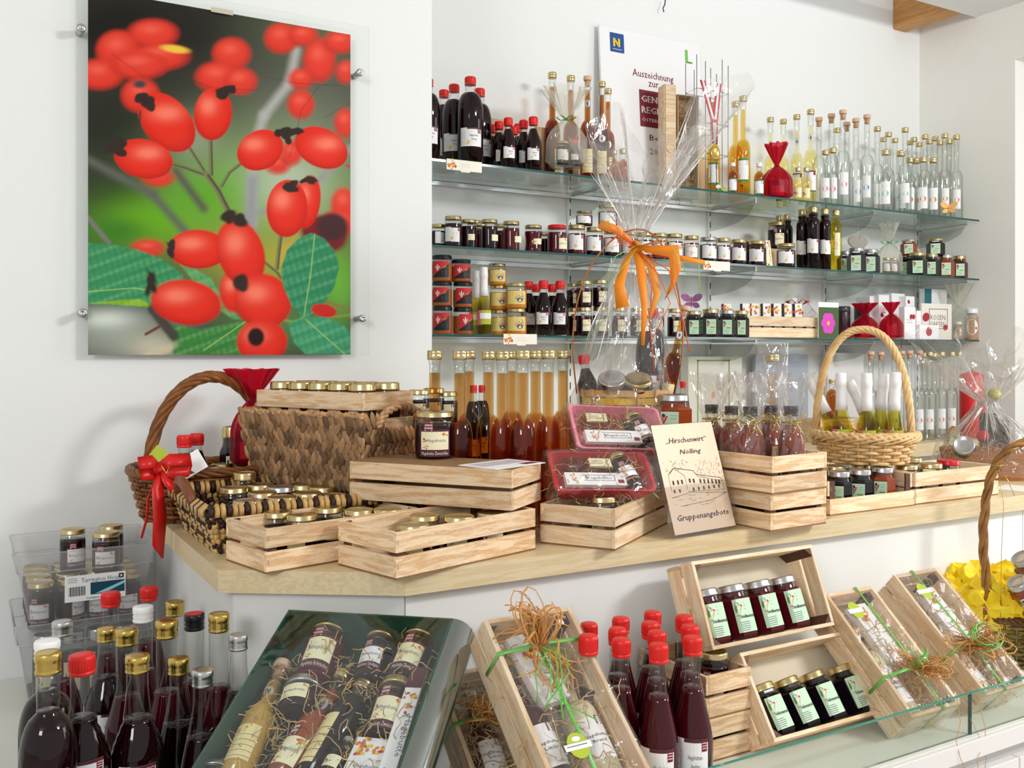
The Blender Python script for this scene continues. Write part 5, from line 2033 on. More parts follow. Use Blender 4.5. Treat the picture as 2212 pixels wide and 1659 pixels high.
def quadM(BL, BR, TL):
    """frame with origin BL, X to BR, Y to TL, Z towards the viewer"""
    x = (BR - BL)
    y = (TL - BL)
    y = y - x.normalized() * y.dot(x.normalized())
    X, Y_ = x.normalized(), y.normalized()
    Z = X.cross(Y_)
    M = Matrix.Identity(4)
    for i in range(3):
        M[i][0], M[i][1], M[i][2], M[i][3] = X[i], Y_[i], Z[i], BL[i]
    return M, x.length, y.length


# ------------------------------------------------------------------ rest of the bottom shelf
Yk = YS + .035
xa_, xb_ = ony(1613, 700, Yk).x, ony(1768, 700, Yk).x
hc_ = ony(1690, 684, Yk).z - z3
cs = crate('small pine crate with cards standing in it on the bottom shelf', T((xa_ + xb_) / 2, Yk + .045, z3), xb_ - xa_, .085, hc_, m=M_pine2)
M_strip = mat('brown_card_edge', srgb(70, 48, 40), .6)
for i, px in enumerate((1596, 1609, 1628, 1653, 1676, 1699, 1722)):
    w_ = .035
    p = ony(px, 656, Yk + .05)
    b = MB()
    hcard = p.z - z3 - .002
    b.box((0, .010, hcard / 2), (w_, .020, hcard), M_strip)
    b.box((.002, -.0006, hcard / 2), (w_ * .92, .0012, hcard), M_paper)
    fruits(b, .002, hcard * .82, hcard * .14, .0016, i + 3)
    o = b.build('card_pack')
    o.location = (max(p.x, xa_ + .028) if i > 0 else xa_ - .025, Yk + .040 + (.045 if i == 0 else 0), z3 + .003)
    o.rotation_euler = (R(-4), 0, face(p) * .5)
    tag(o, 'pack of cream cards with orange fruit print in the shelf crate, %s from left' % nth(i), 'card', 'card packs on the bottom shelf')


def flower_card(b, w, h):
    b.rect(-w / 2 + .001, .001, w / 2 - .001, h - .022, mat('print_foliage', srgb(70, 92, 50), .6), .0006)
    for k in range(6):
        a = 2 * PI * k / 6
        b.blob(-.004 + .022 * math.cos(a), h * .42 + .028 * math.sin(a), .022, .020, mat('print_magenta', srgb(216, 70, 190), .6), .0008 + k * .0001, 12)
    b.blob(-.004, h * .42, .009, .010, P_yel, .0016, 10)


sbox('picture_card', 1768, 1812, 653, YS + .012, z3, .003, M_paper, 'greeting card with a magenta flower standing on the bottom shelf', 'card', None, 0, flower_card)

# cellophane parcel with red bow
p = ony(1722, 660, YS + .20)
ball = thing('cellophane_parcel', 'cellophane parcel with red bow behind the cards on the bottom shelf', 'gift', (p.x, p.y, z3), (0, 0, face(p)))
rb = .075
crumple(lambda u, v: (rb * (.7 + .5 * math.sin(PI * min(1, v * 1.3)) * (1 if v < .7 else .8)) * math.cos(2 * PI * u), .7 * rb * (.7 + .5 * math.sin(PI * min(1, v * 1.3))) * math.sin(2 * PI * u), v * .20), 20, 9, .007, 5).build('wrap', ball)
b = MB()
for s in (-1, 1):
    b.strip([(0, -.065, .150), (s * .02, -.075, .175), (s * .045, -.07, .165), (s * .02, -.072, .150), (0, -.066, .148)], .018, M_ribr)
    b.strip([(0, -.066, .150), (s * .02, -.075, .12), (s * .03, -.07, .08)], .005, M_ribr)
b.build('bow', ball)
item('mini_pale', 'miniature_bottle', 'tiny bottle standing before the cellophane parcel on the bottom shelf', 'bottle', None, (ony(1752, 690, YS + .14).x, YS + .14, z3), .10)

# dark jars, red bags, white boxes
P_ash = mat('smoked_glass', srgb(70, 60, 62), .15, spec=.6)
for i, (px, yt, Y, r_, lb) in enumerate(((1822, 662, YS + .13, .030, 'dark round candle glass behind the flower card'), (1862, 657, YS + .20, .036, 'large dark candle glass with grey lid behind the red bags'))):
    p = ony(px, yt, Y)
    hh = p.z - z3
    e = thing('candle_glass', lb, 'candle', (p.x, p.y, z3))
    MB().lathe([(r_ * .9, 0), (r_, .005), (r_, hh * .82), (r_ * .97, hh * .84)], mat('dark_wax', srgb(46, 22, 34), .3), 24).build('glass', e)
    MB().lathe([(r_ * .98, hh * .84), (r_ * 1.02, hh * .86), (r_ * 1.02, hh * .97), (r_ * .9, hh), (r_ * .2, hh)], P_ash, 24).build('lid', e)
p = ony(1828, 700, YS + .05)
e = thing('wrapped_roll', 'red and black wrapped roll lying beside the flower card', 'gift', (p.x, p.y, z3 + .026), (0, 0, R(25)))
MB().lathe([(.020, -.045), (.026, -.043), (.026, .043), (.020, .045)], mat('plum_wrap', srgb(60, 14, 40), .35), 24, RY(PI / 2)).build('roll', e)
b = MB()
for x in (-.014, .0, .016):
    b.lathe([(.0262, x - .003), (.0270, x - .003), (.0270, x + .003), (.0262, x + .003)], M_ribr, 24, RY(PI / 2), close=False)
b.build('ribbon_bands', e)
g = 'red organza bags on the bottom shelf'
e, p, H, R0 = organza(1868, 655, z3, YS + .060, 58, M_orgred, 'wide red organza bag with a small box on the bottom shelf', .68, .75, 'cord', M_orgred, g, None, 6)
b = MB().bbox((0, 0, .030), (.040, .030, .060), M_paper, .001).rect(-.014, .018, .014, .050, mat('print_blush', srgb(240, 200, 200), .6), .0155)
o = b.build('soap_box')
o.location = (p.x, p.y, z3 + .002)
o.rotation_euler = (0, 0, face(p))
tag(o, 'small white box inside the wide red organza bag', 'box')
e, p, H, R0 = organza(1925, 653, z3, YS + .050, 52, M_orgred, 'narrow red organza bag with long cords in front of white boxes', .70, .62, 'cord', M_orgred, g, None, 8)
b = MB().tube([(.0, -.02, H * .66), (.03, -.045, H * .4), (.045, -.05, 0), (.042, -.052, -.03), (.046, -.052, -.045)], .0016, M_orgred, 5)
b.build('long_cord', e)
b = MB().bbox((0, 0, .030), (.034, .026, .060), M_paper, .001).rect(-.012, .018, .012, .050, mat('print_blush', srgb(240, 200, 200), .6), .0135)
o = b.build('soap_box')
o.location = (p.x, p.y, z3 + .002)
o.rotation_euler = (0, 0, face(p))
tag(o, 'small white box inside the narrow red organza bag', 'box')


def petals(n, seed):
    def f(b, w, h):
        rnd = random.Random(seed)
        for k in range(n):
            b.blob(rnd.uniform(-.35, .35) * w, rnd.uniform(.12, .9) * h, w * .14, w * .16, mat('print_petal', srgb(168, 36, 56), .6), .0006 + k * .0001, 10, rnd.uniform(0, 3))
        b.lines(-w * .3, w * .3, h * .6, 2, h * .08, P_grey, h * .012, .0006)
    return f


g = 'white cosmetic boxes on the bottom shelf'
M_box = mat('white_carton', srgb(244, 242, 244), .4)
sbox('cosmetic_box', 1880, 1900, 640, YS + .15, z3, .09, M_box, 'rear white carton furthest left behind the red bags', 'box', g, R(-6))
sbox('cosmetic_box', 1899, 1920, 637, YS + .12, z3, .07, M_box, 'tall white carton with red petals behind the narrow red bag', 'box', g, R(-4), petals(1, 3))
sbox('cosmetic_box', 1925, 1956, 634, YS + .14, z3, .08, M_box, 'widest tall white carton behind the narrow red bag', 'box', g, R(4))
sbox('cosmetic_box', 1957, 1976, 640, YS + .10, z3, .06, M_box, 'tall white carton with small red petal right of the narrow red bag', 'box', g, 0, petals(2, 8))
sbox('cosmetic_box', 1954, 1978, 663, YS + .025, z3, .03, M_box, 'slim white carton with large red petal at the shelf front', 'box', g, 0, petals(2, 5))
sbox('cosmetic_box', 1980, 1990, 671, YS + .03, z3, .03, M_box, 'narrowest white carton next to the cream booklet', 'box', g, 0, petals(1, 4))


def garden(b, w, h):
    b.text('ROSEN', .006, h * .55, h * .20, P_grey, .0006, w * .5)
    b.text('GARTEN', .006, h * .36, h * .20, P_grey, .0006, w * .5)
    for (x0_, z0_, x1_, z1_) in ((-.26, .30, -.24, .86), (.34, .30, .36, .86), (-.26, .84, .36, .86), (-.26, .30, .36, .32)):
        b.rect(x0_ * w, z0_ * h, x1_ * w, z1_ * h, P_grey, .0005)
    b.blob(-w * .36, h * .62, w * .12, h * .12, mat('print_petal', srgb(168, 36, 56), .6), .0007, 12, .4)
    b.blob(w * .28, h * .34, w * .08, h * .08, mat('print_petal', srgb(168, 36, 56), .6), .0007, 10, .4)


sbox('booklet', 1993, 2054, 656, YS + .045, z3, .012, mat('cream_cover', srgb(232, 226, 214), .6), 'cream booklet with red petals and framed title on the bottom shelf', 'booklet', None, R(-3), garden)
sbox('cosmetic_box', 1987, 2028, 702, YS + .008, z3, .025, M_box, 'low white box with red petals in front of the cream booklet', 'box', g, 0, petals(2, 11))


def bluecard(b, w, h):
    b.rect(-w * .5, 0, w * .5, h * .55, mat('print_lake', srgb(90, 140, 160), .6), .0006)
    b.poly([(-w * .5, h * .45), (-w * .2, h * .62), (w * .1, h * .5), (w * .5, h * .66), (w * .5, h * .4), (-w * .5, h * .4)], mat('print_far_hill', srgb(60, 90, 110), .6), .0008)
    b.rect(-w * .5, 0, -w * .2, h, mat('print_teal_band', srgb(40, 110, 120), .5), .0010)


sbox('picture_box', 1997, 2046, 625, YS + .17, z3, .03, M_box, 'white box with blue lake picture behind the cream booklet', 'box', None, 0, bluecard)
e, p, H, R0 = organza(2071, 613, z3, YS + .075, 44, M_organza, 'tall white organza bag at the right end of the bottom shelf', .60, 1.15, 'cord', M_organza, 'organza gift bags', None, 9)
item('spice_jar', 'bath_salt_jar', 'bath salt jar inside the tall white organza bag', 'jar', None, (p.x - .004, p.y, z3 + .002), .088, .021)
stand('spice_jar', 2100, 667, YS + .06, z3, 'bath_salt_jar', 'bath salt jar with round white label at the shelf end', 'jar', None, 30)

# ------------------------------------------------------------------ back counter
g = 'clear spirit bottles on the back counter'
rowb = [('cork_bare', 1881, 759, 0), ('cork_bare', 1903, 760, .03), ('cork_green', 1932, 757, 0), ('cork_bare', 1948, 758, .05), ('cork_blue', 1965, 757, -.06), ('cork_pink', 1986, 757, -.05), ('gold_bare', 1996, 762, .04), ('gold_orange', 2008, 760, -.05),
        ('gold_bare', 2018, 763, .04), ('gold_orange', 2034, 760, -.05), ('gold_orange', 2056, 760, -.04), ('gold_bare', 2072, 760, .01)]
for i, (kd, px, yt, dy) in enumerate(rowb):
    stand('spirit_' + kd, px, yt, 2.78 + dy, ZB, 'spirit_bottle', 'clear spirit bottle on the back counter, %s from left beside the candle' % nth(i), 'bottle', g, None, 3)
p = ony(2100, 800, 2.70)
r_ = 25.5 * dep(p) / F
hh = p.z - ZB
e = thing('pillar_candle', 'tall red pillar candle at the end of the back counter', 'candle', (p.x, p.y, ZB))
m_wax = mat('red_wax', srgb(214, 26, 34), .4)
MB().lathe([(r_ * .97, 0), (r_, .003), (r_, hh - .024), (r_ * .96, hh - .020), (r_ * .5, hh - .010), (.004, hh - .002)], m_wax, 36).build('wax', e)
MB().tube([(0, 0, hh - .004), (.001, 0, hh + .006)], .0012, P_dark, 5).build('wick', e)
p = ony(2060, 920, 2.655)
e = thing('toy_house', 'tiny yellow model house at the foot of the red candle', 'ornament', (p.x, p.y, ZB), (0, 0, face(p, 20)))
b = MB().box((0, 0, .018), (.044, .030, .036), mat('house_yellow', srgb(226, 206, 120), .6))
b.rect(-.008, .008, .008, .026, P_dgreen, .0155)
b.build('walls', e)
MB().prism([(-.028, -.006), (.028, -.006), (0, .024)], -.020, .020, mat('house_roof', srgb(200, 150, 80), .6)).xf(T(0, 0, .038) @ RX(PI / 2)).build('roof', e)


def bordered(b, w, h):
    mg = mat('green_stitch', srgb(130, 160, 90), .7)
    b.rect(-w * .34, h * .02, -w * .32, h * .96, mg, .0008)
    b.rect(w * .24, h * .02, w * .26, h * .96, mg, .0008)
    b.rect(-w * .34, h * .945, w * .26, h * .96, mg, .0008)
    b.blob(-w * .04, h * .55, .012, .016, mat('print_peach', srgb(222, 170, 140), .6), .0008, 10)


sbox('linen_towel_box', 1487, 1603, 770, YB - .10, ZB, .05, noisy('linen', srgb(226, 224, 214), srgb(214, 210, 198), 300, .9, .1, .001), 'cream linen pack with green stitched border leaning at the back wall', 'box', None, 0, bordered)
sbox('grey_folder', 1632, 1746, 766, YB - .06, ZB, .02, mat('grey_cover', srgb(176, 182, 196), .6), 'grey blue folder standing at the back wall', 'folder')
sbox('white_carton', 1788, 1866, 762, YB - .06, ZB, .02, M_box, 'white board standing at the back wall behind the sparkling wine', 'board')
stand('mini_amber', 1797, 820, 2.9, ZB + .10, 'miniature_bottle', 'tiny amber bottle seen left of the sparkling wine basket', 'bottle', None)
sbox('wooden_block', 1772, 1862, 865, 2.84, ZB, .12, M_pine, 'pine box carrying a tiny amber bottle on the back counter', 'box', h=.10)
p = ony(2148, 893, 1.95)
b = MB()
b.bbox((0, 0, (p.z - ZC) / 2), (.09, .03, p.z - ZC), mat('black_cloth', srgb(18, 18, 20), .9), .006)
o = b.build('card_reader_pouch')
o.location = (p.x, p.y, ZC)
o.rotation_euler = (0, 0, face(p, 10))
tag(o, 'black pouch standing on the counter beside the cellophane basket', 'pouch')

# ------------------------------------------------------------------ worktop: amber bottles
g = 'amber liqueur bottles on the counter'
for i, (px, yt, Y) in enumerate(((939, 757, 1.86), (993, 757, 1.80), (1013, 757, 1.94), (1055, 758, 1.90), (1085, 758, 1.78), (1106, 758, 1.96), (1129, 756, 1.72), (1157, 757, 1.88), (1184, 756, 1.76), (1216, 757, 1.90))):
    stand('amber_liqueur', px, yt, Y, ZC, 'liqueur_bottle', 'long-necked amber liqueur bottle on the counter, %s from left in its row' % nth(i), 'bottle', g)
for i, (px, yt, Y, lb) in enumerate(((1023, 832, 2.72, 'left of two small red-capped bottles behind the amber row'), (1041, 832, 2.80, 'right of two small red-capped bottles behind the amber row'), (1475, 824, 2.80, 'small red-capped bottle behind the amber honey jar'))):
    p = ony(px, yt, Y)
    item('syrup_large', 'syrup_bottle', lb, 'bottle', 'red-capped bottles on the back counter', (p.x, p.y, ZB), p.z - ZB, .026)

# ------------------------------------------------------------------ worktop: crates on the left
cA = onz(575, 1241, ZC)
crate_at('pine crate with gold-lidded jars at the left counter corner', cA, (math.cos(R(13)), math.sin(R(13))), .33, .150, .078, ZC)
cB = onz(856, 1254, ZC)
crate_at('pine crate with knot and jars overhanging the counter corner, lowest of its stack', cB, (math.cos(R(16)), math.sin(R(16))), .345, .165, .080, ZC)
cC = onz(1329, 1190, ZC)
crate_at('pine crate under the red gift tray beside the sign', cC, (math.cos(R(33)), math.sin(R(33))), .33, .160, .080, ZC, m=M_pine2)
cD = att(1106, 1110, 1.78)
Dl = Vector((-.593, .805, 0))
Dw = Vector((.805, .593, 0))
zD = ZC + .0815
MD = basis(Vector((cD.x, cD.y, zD)) + Dl * .18 + Dw * .073, -Dl, (0, 0, 1))
crate('upturned pine crate carrying the big jam jar', MD, .36, .146, .080, inv=True)
zD2 = zD + .080


def lids(lst, z, kd_r, g, what, h=.078, zshift=0.):
    """jars known by their lids: centre of the lid top in the photo, all standing at level z"""
    for i, (kd, px, py) in enumerate(lst):
        p = onz(px, py, z + h)
        item(kd, 'jam_jar', '%s jar %s' % (nth(i), what), 'jar', g, (p.x, p.y, z), h, kd_r, None, None, wob(i, px) * 30)


g = 'jam jars at the left counter corner'
lids([('plain_gold', 600, 1104), ('plain_gold', 652, 1110), ('plain_gold', 709, 1094), ('plain_gold', 776, 1099), ('plain_gold', 836, 1098)], ZC + .004, .0285, g, 'from left in the left corner crate', .076)
lids([('plain_gold', 893, 1131), ('plain_gold', 917, 1111), ('plain_gold', 992, 1113), ('plain_gold', 1062, 1106)], ZC + .004, .0295, g, 'from left in the knotty crate', .074)
lids([('plain_gold', 505, 1052), ('plain_silver', 536, 1080), ('plain_gold', 567, 1062), ('plain_gold', 609, 1072), ('plain_silver', 606, 1050), ('plain_gold', 664, 1063), ('plain_gold', 700, 1050), ('plain_gold', 560, 1045), ('plain_gold', 655, 1045), ('plain_gold', 720, 1068)], ZC + .012, .031, g, 'from left in the striped tray', .082)
p = onz(1300, 1072, ZC + .09)
item('plain_gold', 'jam_jar', 'jam jar with gold lid under the red gift tray', 'jar', None, (p.x, p.y, ZC + .004), .088, .031)
pj = onz(955, 992, zD2)
ph = ony(955, 888, pj.y).z - zD2
pj2 = (pj.x, pj.y + .035, zD2)
item('hage_big', 'jam_jar', 'big dark jam jar with cream rose hip label on the upturned crate', 'jar', None, pj2, ph - .002, 43 * dep(pj2) / F)
b = MB().box((0, 0, .0006), (.145, .10, .0012), M_paper)
b.box((.0, .012, .0013), (.125, .05, .0003), mat('print_flyer', srgb(206, 200, 206), .5))
b.box((.045, -.03, .0013), (.04, .02, .0003), P_mar)
o = b.build('flyer')
pf = onz(1085, 1003, zD2)
o.location = (pf.x, pf.y, zD2)
o.rotation_euler = (0, 0, R(18))
tag(o, 'printed flyer lying flat on the upturned crate', 'flyer')

# ------------------------------------------------------------------ striped rectangular tray
tx0, ty0, tx1, ty1 = .415, 1.835, .83, 2.14
tr = thing('striped_basket', 'rectangular woven basket with dark brown and straw stripes', 'basket', ((tx0 + tx1) / 2, (ty0 + ty1) / 2, ZC))
m_str = noisy('straw_strand', srgb(214, 178, 116), srgb(184, 142, 84), 60, .6, .1)
m_dbr = noisy('dark_strand', srgb(60, 34, 28), srgb(40, 22, 20), 60, .5, .1)
b = MB()
hw, hd = (tx1 - tx0) / 2, (ty1 - ty0) / 2
rws = 8
for j in range(rws):
    z = .006 + j * .0098
    k = 1 + .10 * z / .08
    per = [(-hw * k, -hd * k), (hw * k, -hd * k), (hw * k, hd * k), (-hw * k, hd * k)]
    cnt = 0
    for s in range(4):
        a_, c_ = Vector((*per[s], 0)), Vector((*per[(s + 1) % 4], 0))
        n_ = int((c_ - a_).length / .0125)
        d_ = (c_ - a_).normalized()
        for i in range(n_):
            q = a_ + (c_ - a_) * (i + .5) / n_
            dark = ((i + j) // 2) % 3 == 0 if j in (1, 2, 5, 6) else ((i + j // 2) % 4 == 0)
            lean = .5 if j % 2 else -.5
            mm_ = m_dbr if (j in (2, 5) and i % 4 != 0) or dark else m_str
            b.tube([q + Vector((0, 0, z - .007)) - d_ * .006 * lean, q + Vector((0, 0, z)), q + Vector((0, 0, z + .007)) + d_ * .006 * lean], [.003, .0062, .003], mm_, 5)
o = b.build('weave', tr)
o['kind'] = 'stuff'
b = MB()
k = 1.11
per = [(-hw * k, -hd * k), (hw * k, -hd * k), (hw * k, hd * k), (-hw * k, hd * k)]
for s in range(4):
    a_, c_ = Vector((*per[s], .086)), Vector((*per[(s + 1) % 4], .086))
    n_ = int((c_ - a_).length / .011)
    for i in range(n_):
        q = a_ + (c_ - a_) * (i + .5) / n_
        d_ = (c_ - a_).normalized()
        nn = Vector((d_.y, -d_.x, 0))
        b.tube([q + nn * .008 + Vector((0, 0, -.012)), q + nn * .009, q + Vector((0, 0, .008)), q - nn * .009, q - nn * .008 + Vector((0, 0, -.012))], .0052, m_dbr if i % 3 == 0 else m_str, 5)
o = b.build('rim', tr)
o['kind'] = 'stuff'
MB().box((0, 0, .004), (2 * hw, 2 * hd, .008), m_str).build('base', tr)
b = MB()
m_hd = mat('carved_handle', srgb(120, 66, 34), .4)
b.tube([(-hw * 1.12, -.075, .075), (-hw * 1.16, -.055, .105), (-hw * 1.18, -.02, .122), (-hw * 1.18, .02, .122), (-hw * 1.16, .055, .105), (-hw * 1.12, .075, .075)], [.009, .010, .011, .011, .010, .009], m_hd, 8)
b.build('handle', tr)

# ------------------------------------------------------------------ braided basket with crate of jars
cN = Vector((.724, 1.875, 0))
dl_, dw_ = Vector((-.44, .898, 0)), Vector((.898, .44, 0))
LB, WB, HB = .385, .215, .158
zBb = HC - .297
cen = cN + dl_ * LB / 2 + dw_ * WB / 2
MBk = basis((cen.x, cen.y, zBb), -dl_, (0, 0, 1))
bkt = thing('braided_basket', 'brown braided water hyacinth basket holding a crate of jars', 'basket', M=MBk)
m_hy = noisy('water_hyacinth', srgb(186, 142, 96), srgb(120, 92, 66), 90, .55, .25, .002, (1, 1, .25), objrand=True)
lz = MB()
lz.lathe([(.001, -.021), (.0055, -.014), (.0086, -.004), (.0086, .004), (.0055, .014), (.001, .021)], m_hy, 8)
lz.xf(Matrix.Diagonal((1, .62, 1, 1)))
lzm = lz.mesh('strand')
hidden = MB()
rows = 9
cnt = 0
for j in range(rows):
    z = .012 + j * (HB - .02) / (rows - 1)
    k = .84 + .16 * z / HB
    hx, hy = LB / 2 * k, WB / 2 * k
    sides = [((hx, -hy), (hx, hy)), ((hx, hy), (-hx, hy)), ((-hx, hy), (-hx, -hy)), ((-hx, -hy), (hx, -hy))]
    # local +X points at the viewer's left corner or the near corner: the near faces are x = +hx and y = -hy
    for s, (a_, c_) in enumerate(sides):
        a_, c_ = Vector((*a_, 0)), Vector((*c_, 0))
        d_ = (c_ - a_).normalized()
        nn = Vector((d_.y, -d_.x, 0))
        n_ = int((c_ - a_).length / .0165)
        for i in range(n_):
            dip = 0
            if s == 0 and j >= rows - 2 and abs(i / n_ - .5) < .32:
                continue
            q = a_ + (c_ - a_) * ((i + .5 + .5 * (j % 2)) / n_)
            M_ = Matrix.Translation(q + Vector((0, 0, z + wob(i, j) * .002)) + nn * (.003 + .002 * wob(j, i))) @ Matrix(((d_.x, -nn.x, 0, 0), (d_.y, -nn.y, 0, 0), (0, 0, 1, 0), (0, 0, 0, 1))) @ RY(R((24 if j % 2 else -24) + 8 * wob(i, j, 2)))
            if s in (0, 3) and cnt < 296:
                o = put('strand', lzm, bkt)
                o.matrix_basis = M_
                cnt += 1
            else:
                hidden.add([M_ @ Vector(v) for v in lz.v], lz.f, m_hy, True)
o = hidden.build('rear_weave', bkt)
o['kind'] = 'stuff'
b = MB()
for s in (-1, 1):
    b.box((0, s * WB / 2 * .86, HB * .42), (LB * .86, .004, HB * .84), m_hy)
    b.box((s * LB / 2 * .86, 0, HB * .36), (.004, WB * .86, HB * .72), m_hy)
b.box((0, 0, .006), (LB * .82, WB * .82, .008), m_hy)
b.build('lining', bkt)
b = MB()
for s in (-1, 1):
    pts = [(s * LB / 2 * 1.02, -WB * .34, HB - .02), (s * LB / 2 * 1.05, -WB * .22, HB + .012), (s * LB / 2 * 1.06, 0, HB + .026), (s * LB / 2 * 1.05, WB * .22, HB + .012), (s * LB / 2 * 1.02, WB * .34, HB - .02)]
    pp = []
    for i in range(len(pts) - 1):
        for q in range(5):
            pp.append(Vector(pts[i]).lerp(Vector(pts[i + 1]), q / 5))
    pp.append(Vector(pts[-1]))
    hb2 = twist(pp, .0055, .0050, 3, 4, m_hy)
    hb2.build('handle', bkt)
b = MB()
per = [(LB / 2, -WB / 2), (-LB / 2, -WB / 2), (-LB / 2, WB / 2), (LB / 2, WB / 2)]
pp = []
for s in range(3):
    for q in range(16):
        pp.append(Vector((*per[s], HB + .004)).lerp(Vector((*per[s + 1], HB + .004)), q / 16))
pp.append(Vector((*per[3], HB + .004)))
twist(pp, .005, .0052, 3, 22, m_hy).build('rim', bkt)
MC2 = MBk @ T(.0, 0, .110)
crate('pine crate of jars set into the braided basket', MC2, .335, .165, .100, m=M_pine, gap=.020)
for i, (ax, ay) in enumerate([(-.125 + .0625 * k, -.040) for k in range(5)] + [(-.125 + .0625 * k, .040) for k in range(5)]):
    Mj = MC2 @ T(ax, ay, .004)
    w_ = Mj.translation
    item('plain_gold', 'jam_jar', '%s gold-lidded jar of the %s row in the braided basket crate' % (nth(i % 5), 'outer' if i < 5 else 'inner'), 'jar', 'jars in the braided basket', None, .115, .0305, None, T(*w_) @ RZ(math.atan2(-dl_.x, dl_.y) + PI / 2 + R(180) + (R(0))))
for i, (px, py, Y, lb) in enumerate(((906, 842, 2.16, 'gold-lidded dark jar leaning right of the braided basket'), (936, 838, 2.28, 'small dark jar behind the first amber bottle'), (966, 846, 2.26, 'dark jar with gold lid right of the first amber bottle'))):
    p = ony(px, py, Y)
    item('plain_gold', 'jam_jar', lb, 'jar', 'jars behind the amber bottles', (p.x, p.y, ZC), p.z - ZC if False else .085, .028) if False else None
sbox_p = ony(935, 905, 2.2)
b = MB().bbox((0, 0, .10), (.20, .12, .20), M_kraft, .002)
o = b.build('cardboard_box')
o.location = (sbox_p.x, 2.26, ZC)
tag(o, 'brown cardboard box behind the amber bottles next to the wall', 'box')
for i, (px, yt) in enumerate(((905, 842), (937, 838), (966, 846))):
    p = ony(px, yt, 2.24)
    zz = ZC + .20
    item('plain_gold', 'jam_jar', '%s dark jar with gold lid on the box behind the amber bottles' % nth(i), 'jar', 'jars behind the amber bottles', (p.x, p.y, zz), max(.06, p.z - zz), .028)

# ------------------------------------------------------------------ round wicker basket with arched handle at the wall
pw = att(440, 1020, 2.16)
wb = thing('wicker_basket', 'brown wicker basket with arched handle and red bow at the left wall', 'basket', (pw.x + .02, 2.30, ZC))
m_wk = noisy('brown_willow', srgb(150, 92, 40), srgb(104, 60, 28), 30, .35, .1)
wicker(wb, .135, .105, .112, 1.22, 11, 26, .0046, m_wk, 2.6)
hx = .158
path = arc_pts((-hx * .80, 0, .10), (hx * 1.0, 0, .10), .225, 40, 2.0)
twist(path, .0080, .0075, 5, 3.2, m_wk).build('handle', wb)
rw = thing('ribbon_bow', 'red satin ribbon bow with long tails tied to the wicker basket', 'ribbon', att(345, 1012, 2.02))
b = MB()
for s, ln in ((-1, .05), (1, .062)):
    b.strip([(0, 0, 0), (s * .018, -.012, .018), (s * ln, -.016, .016), (s * ln * .9, -.014, -.006), (s * .02, -.012, -.008), (0, -.004, 0)], .028, M_ribr, side=(0, .5, 1))
b.strip([(.0, -.012, 0), (-.012, -.022, -.04), (-.010, -.030, -.10), (-.014, -.032, -.155), (-.006, -.034, -.185)], [.018, .028, .034, .030, .004], M_ribr, side=(1, .3, 0))
b.strip([(0, -.01, 0), (.012, -.02, -.03), (.030, -.026, -.06)], [.016, .026, .022], M_ribr, side=(1, .3, 0))
b.strip([(-.004, -.010, 0), (-.030, -.016, -.06), (-.034, -.02, -.10), (-.045, -.02, -.14)], .006, M_ribr, side=(1, .3, 0))
b.tube([(-.012, -.020, 0), (0, -.026, .004), (.012, -.020, 0), (0, -.012, -.004)], .010, M_ribr, 8, True)
b.tube([(-.008, -.034, .010), (.0, -.036, -.008), (.008, -.034, .006)], .0018, M_goldb, 5)
ob = b.build('bow', rw)
rw.rotation_euler = (0, 0, R(10))
g = 'goods in the wicker basket'
for i, (px, yt, Y) in enumerate(((398, 940, 2.24), (425, 936, 2.30))):
    p = ony(px, yt, Y)
    item('syrup_small', 'syrup_bottle', '%s small red-capped syrup bottle in the wicker basket' % ['front', 'rear'][i], 'bottle', g, (p.x, p.y, ZC + .010), p.z - ZC - .010, .030, None, None, 90)
for i, (px, py) in enumerate(((463, 1011), (480, 1001), (528, 1020))):
    p = onz(px, py, ZC + .118)
    item('plain_gold', 'jam_jar', '%s gold-lidded jar lying low in the wicker basket' % nth(i), 'jar', g, (p.x, p.y, ZC + .010), .108, .026)
p = ony(502, 921, 2.33)
item('hex_dark', 'jam_jar', 'slim jar with mint label half hidden by the tall red bag', 'jar', g, (p.x, p.y, ZC + .012), p.z - ZC - .012, .026)
e, p, H, R0 = organza(545, 797, ZC + .105, 2.29, 96, M_orgred, 'tall crimson organza bag rising from the wicker basket', .70, 1.0, None, None, g, None, 3)
item('plain_silver', 'jam_jar', 'jar with label inside the tall crimson organza bag', 'jar', g, (p.x - .008, p.y, ZC + .110), .10, .033)
for i, (px, py, m_, lb, rx_, ry_) in enumerate(((356, 1000, P_lime, 'lime green folded card in the wicker basket', -35, 40), (405, 1008, M_paper, 'white folded card in the wicker basket', -30, -30))):
    p = att(px, py, 2.10)
    b = MB().box((0, 0, 0), (.075, .0012, .050), m_)
    o = b.build('card')
    o.location = p
    o.rotation_euler = (R(rx_), R(ry_), R(-10))
    tag(o, lb, 'card', g)

# ------------------------------------------------------------------ gift trays
def card_print(b, w, h, x, z, word='Hagebutte'):
    b.rect(x - w / 2, z - h / 2, x + w / 2, z + h / 2, P_white, .0002)
    b.text(word, x + w * .05, z - h * .02, h * .30, P_grey, .0006, w * .42)
    for (x0_, z0_, x1_, z1_) in ((-.20, .28, .32, .31), (-.20, -.16, .32, -.13), (.31, -.16, .32, .31)):
        b.rect(x + x0_ * w, z + z0_ * h, x + x1_ * w, z + z1_ * h, P_mard, .0005)
    hip_mark(b, x - w * .16, z + h * .12, h * .16, .0006)
    for k in range(3):
        fruits(b, x - w * .38 + k * .02 * w, z + h * (.3 - .3 * k), h * .16, .0006, 20 + k)
    b.rect(x + w * .36, z - h * .34, x + w * .46, z - h * .05, P_mar, .0006)


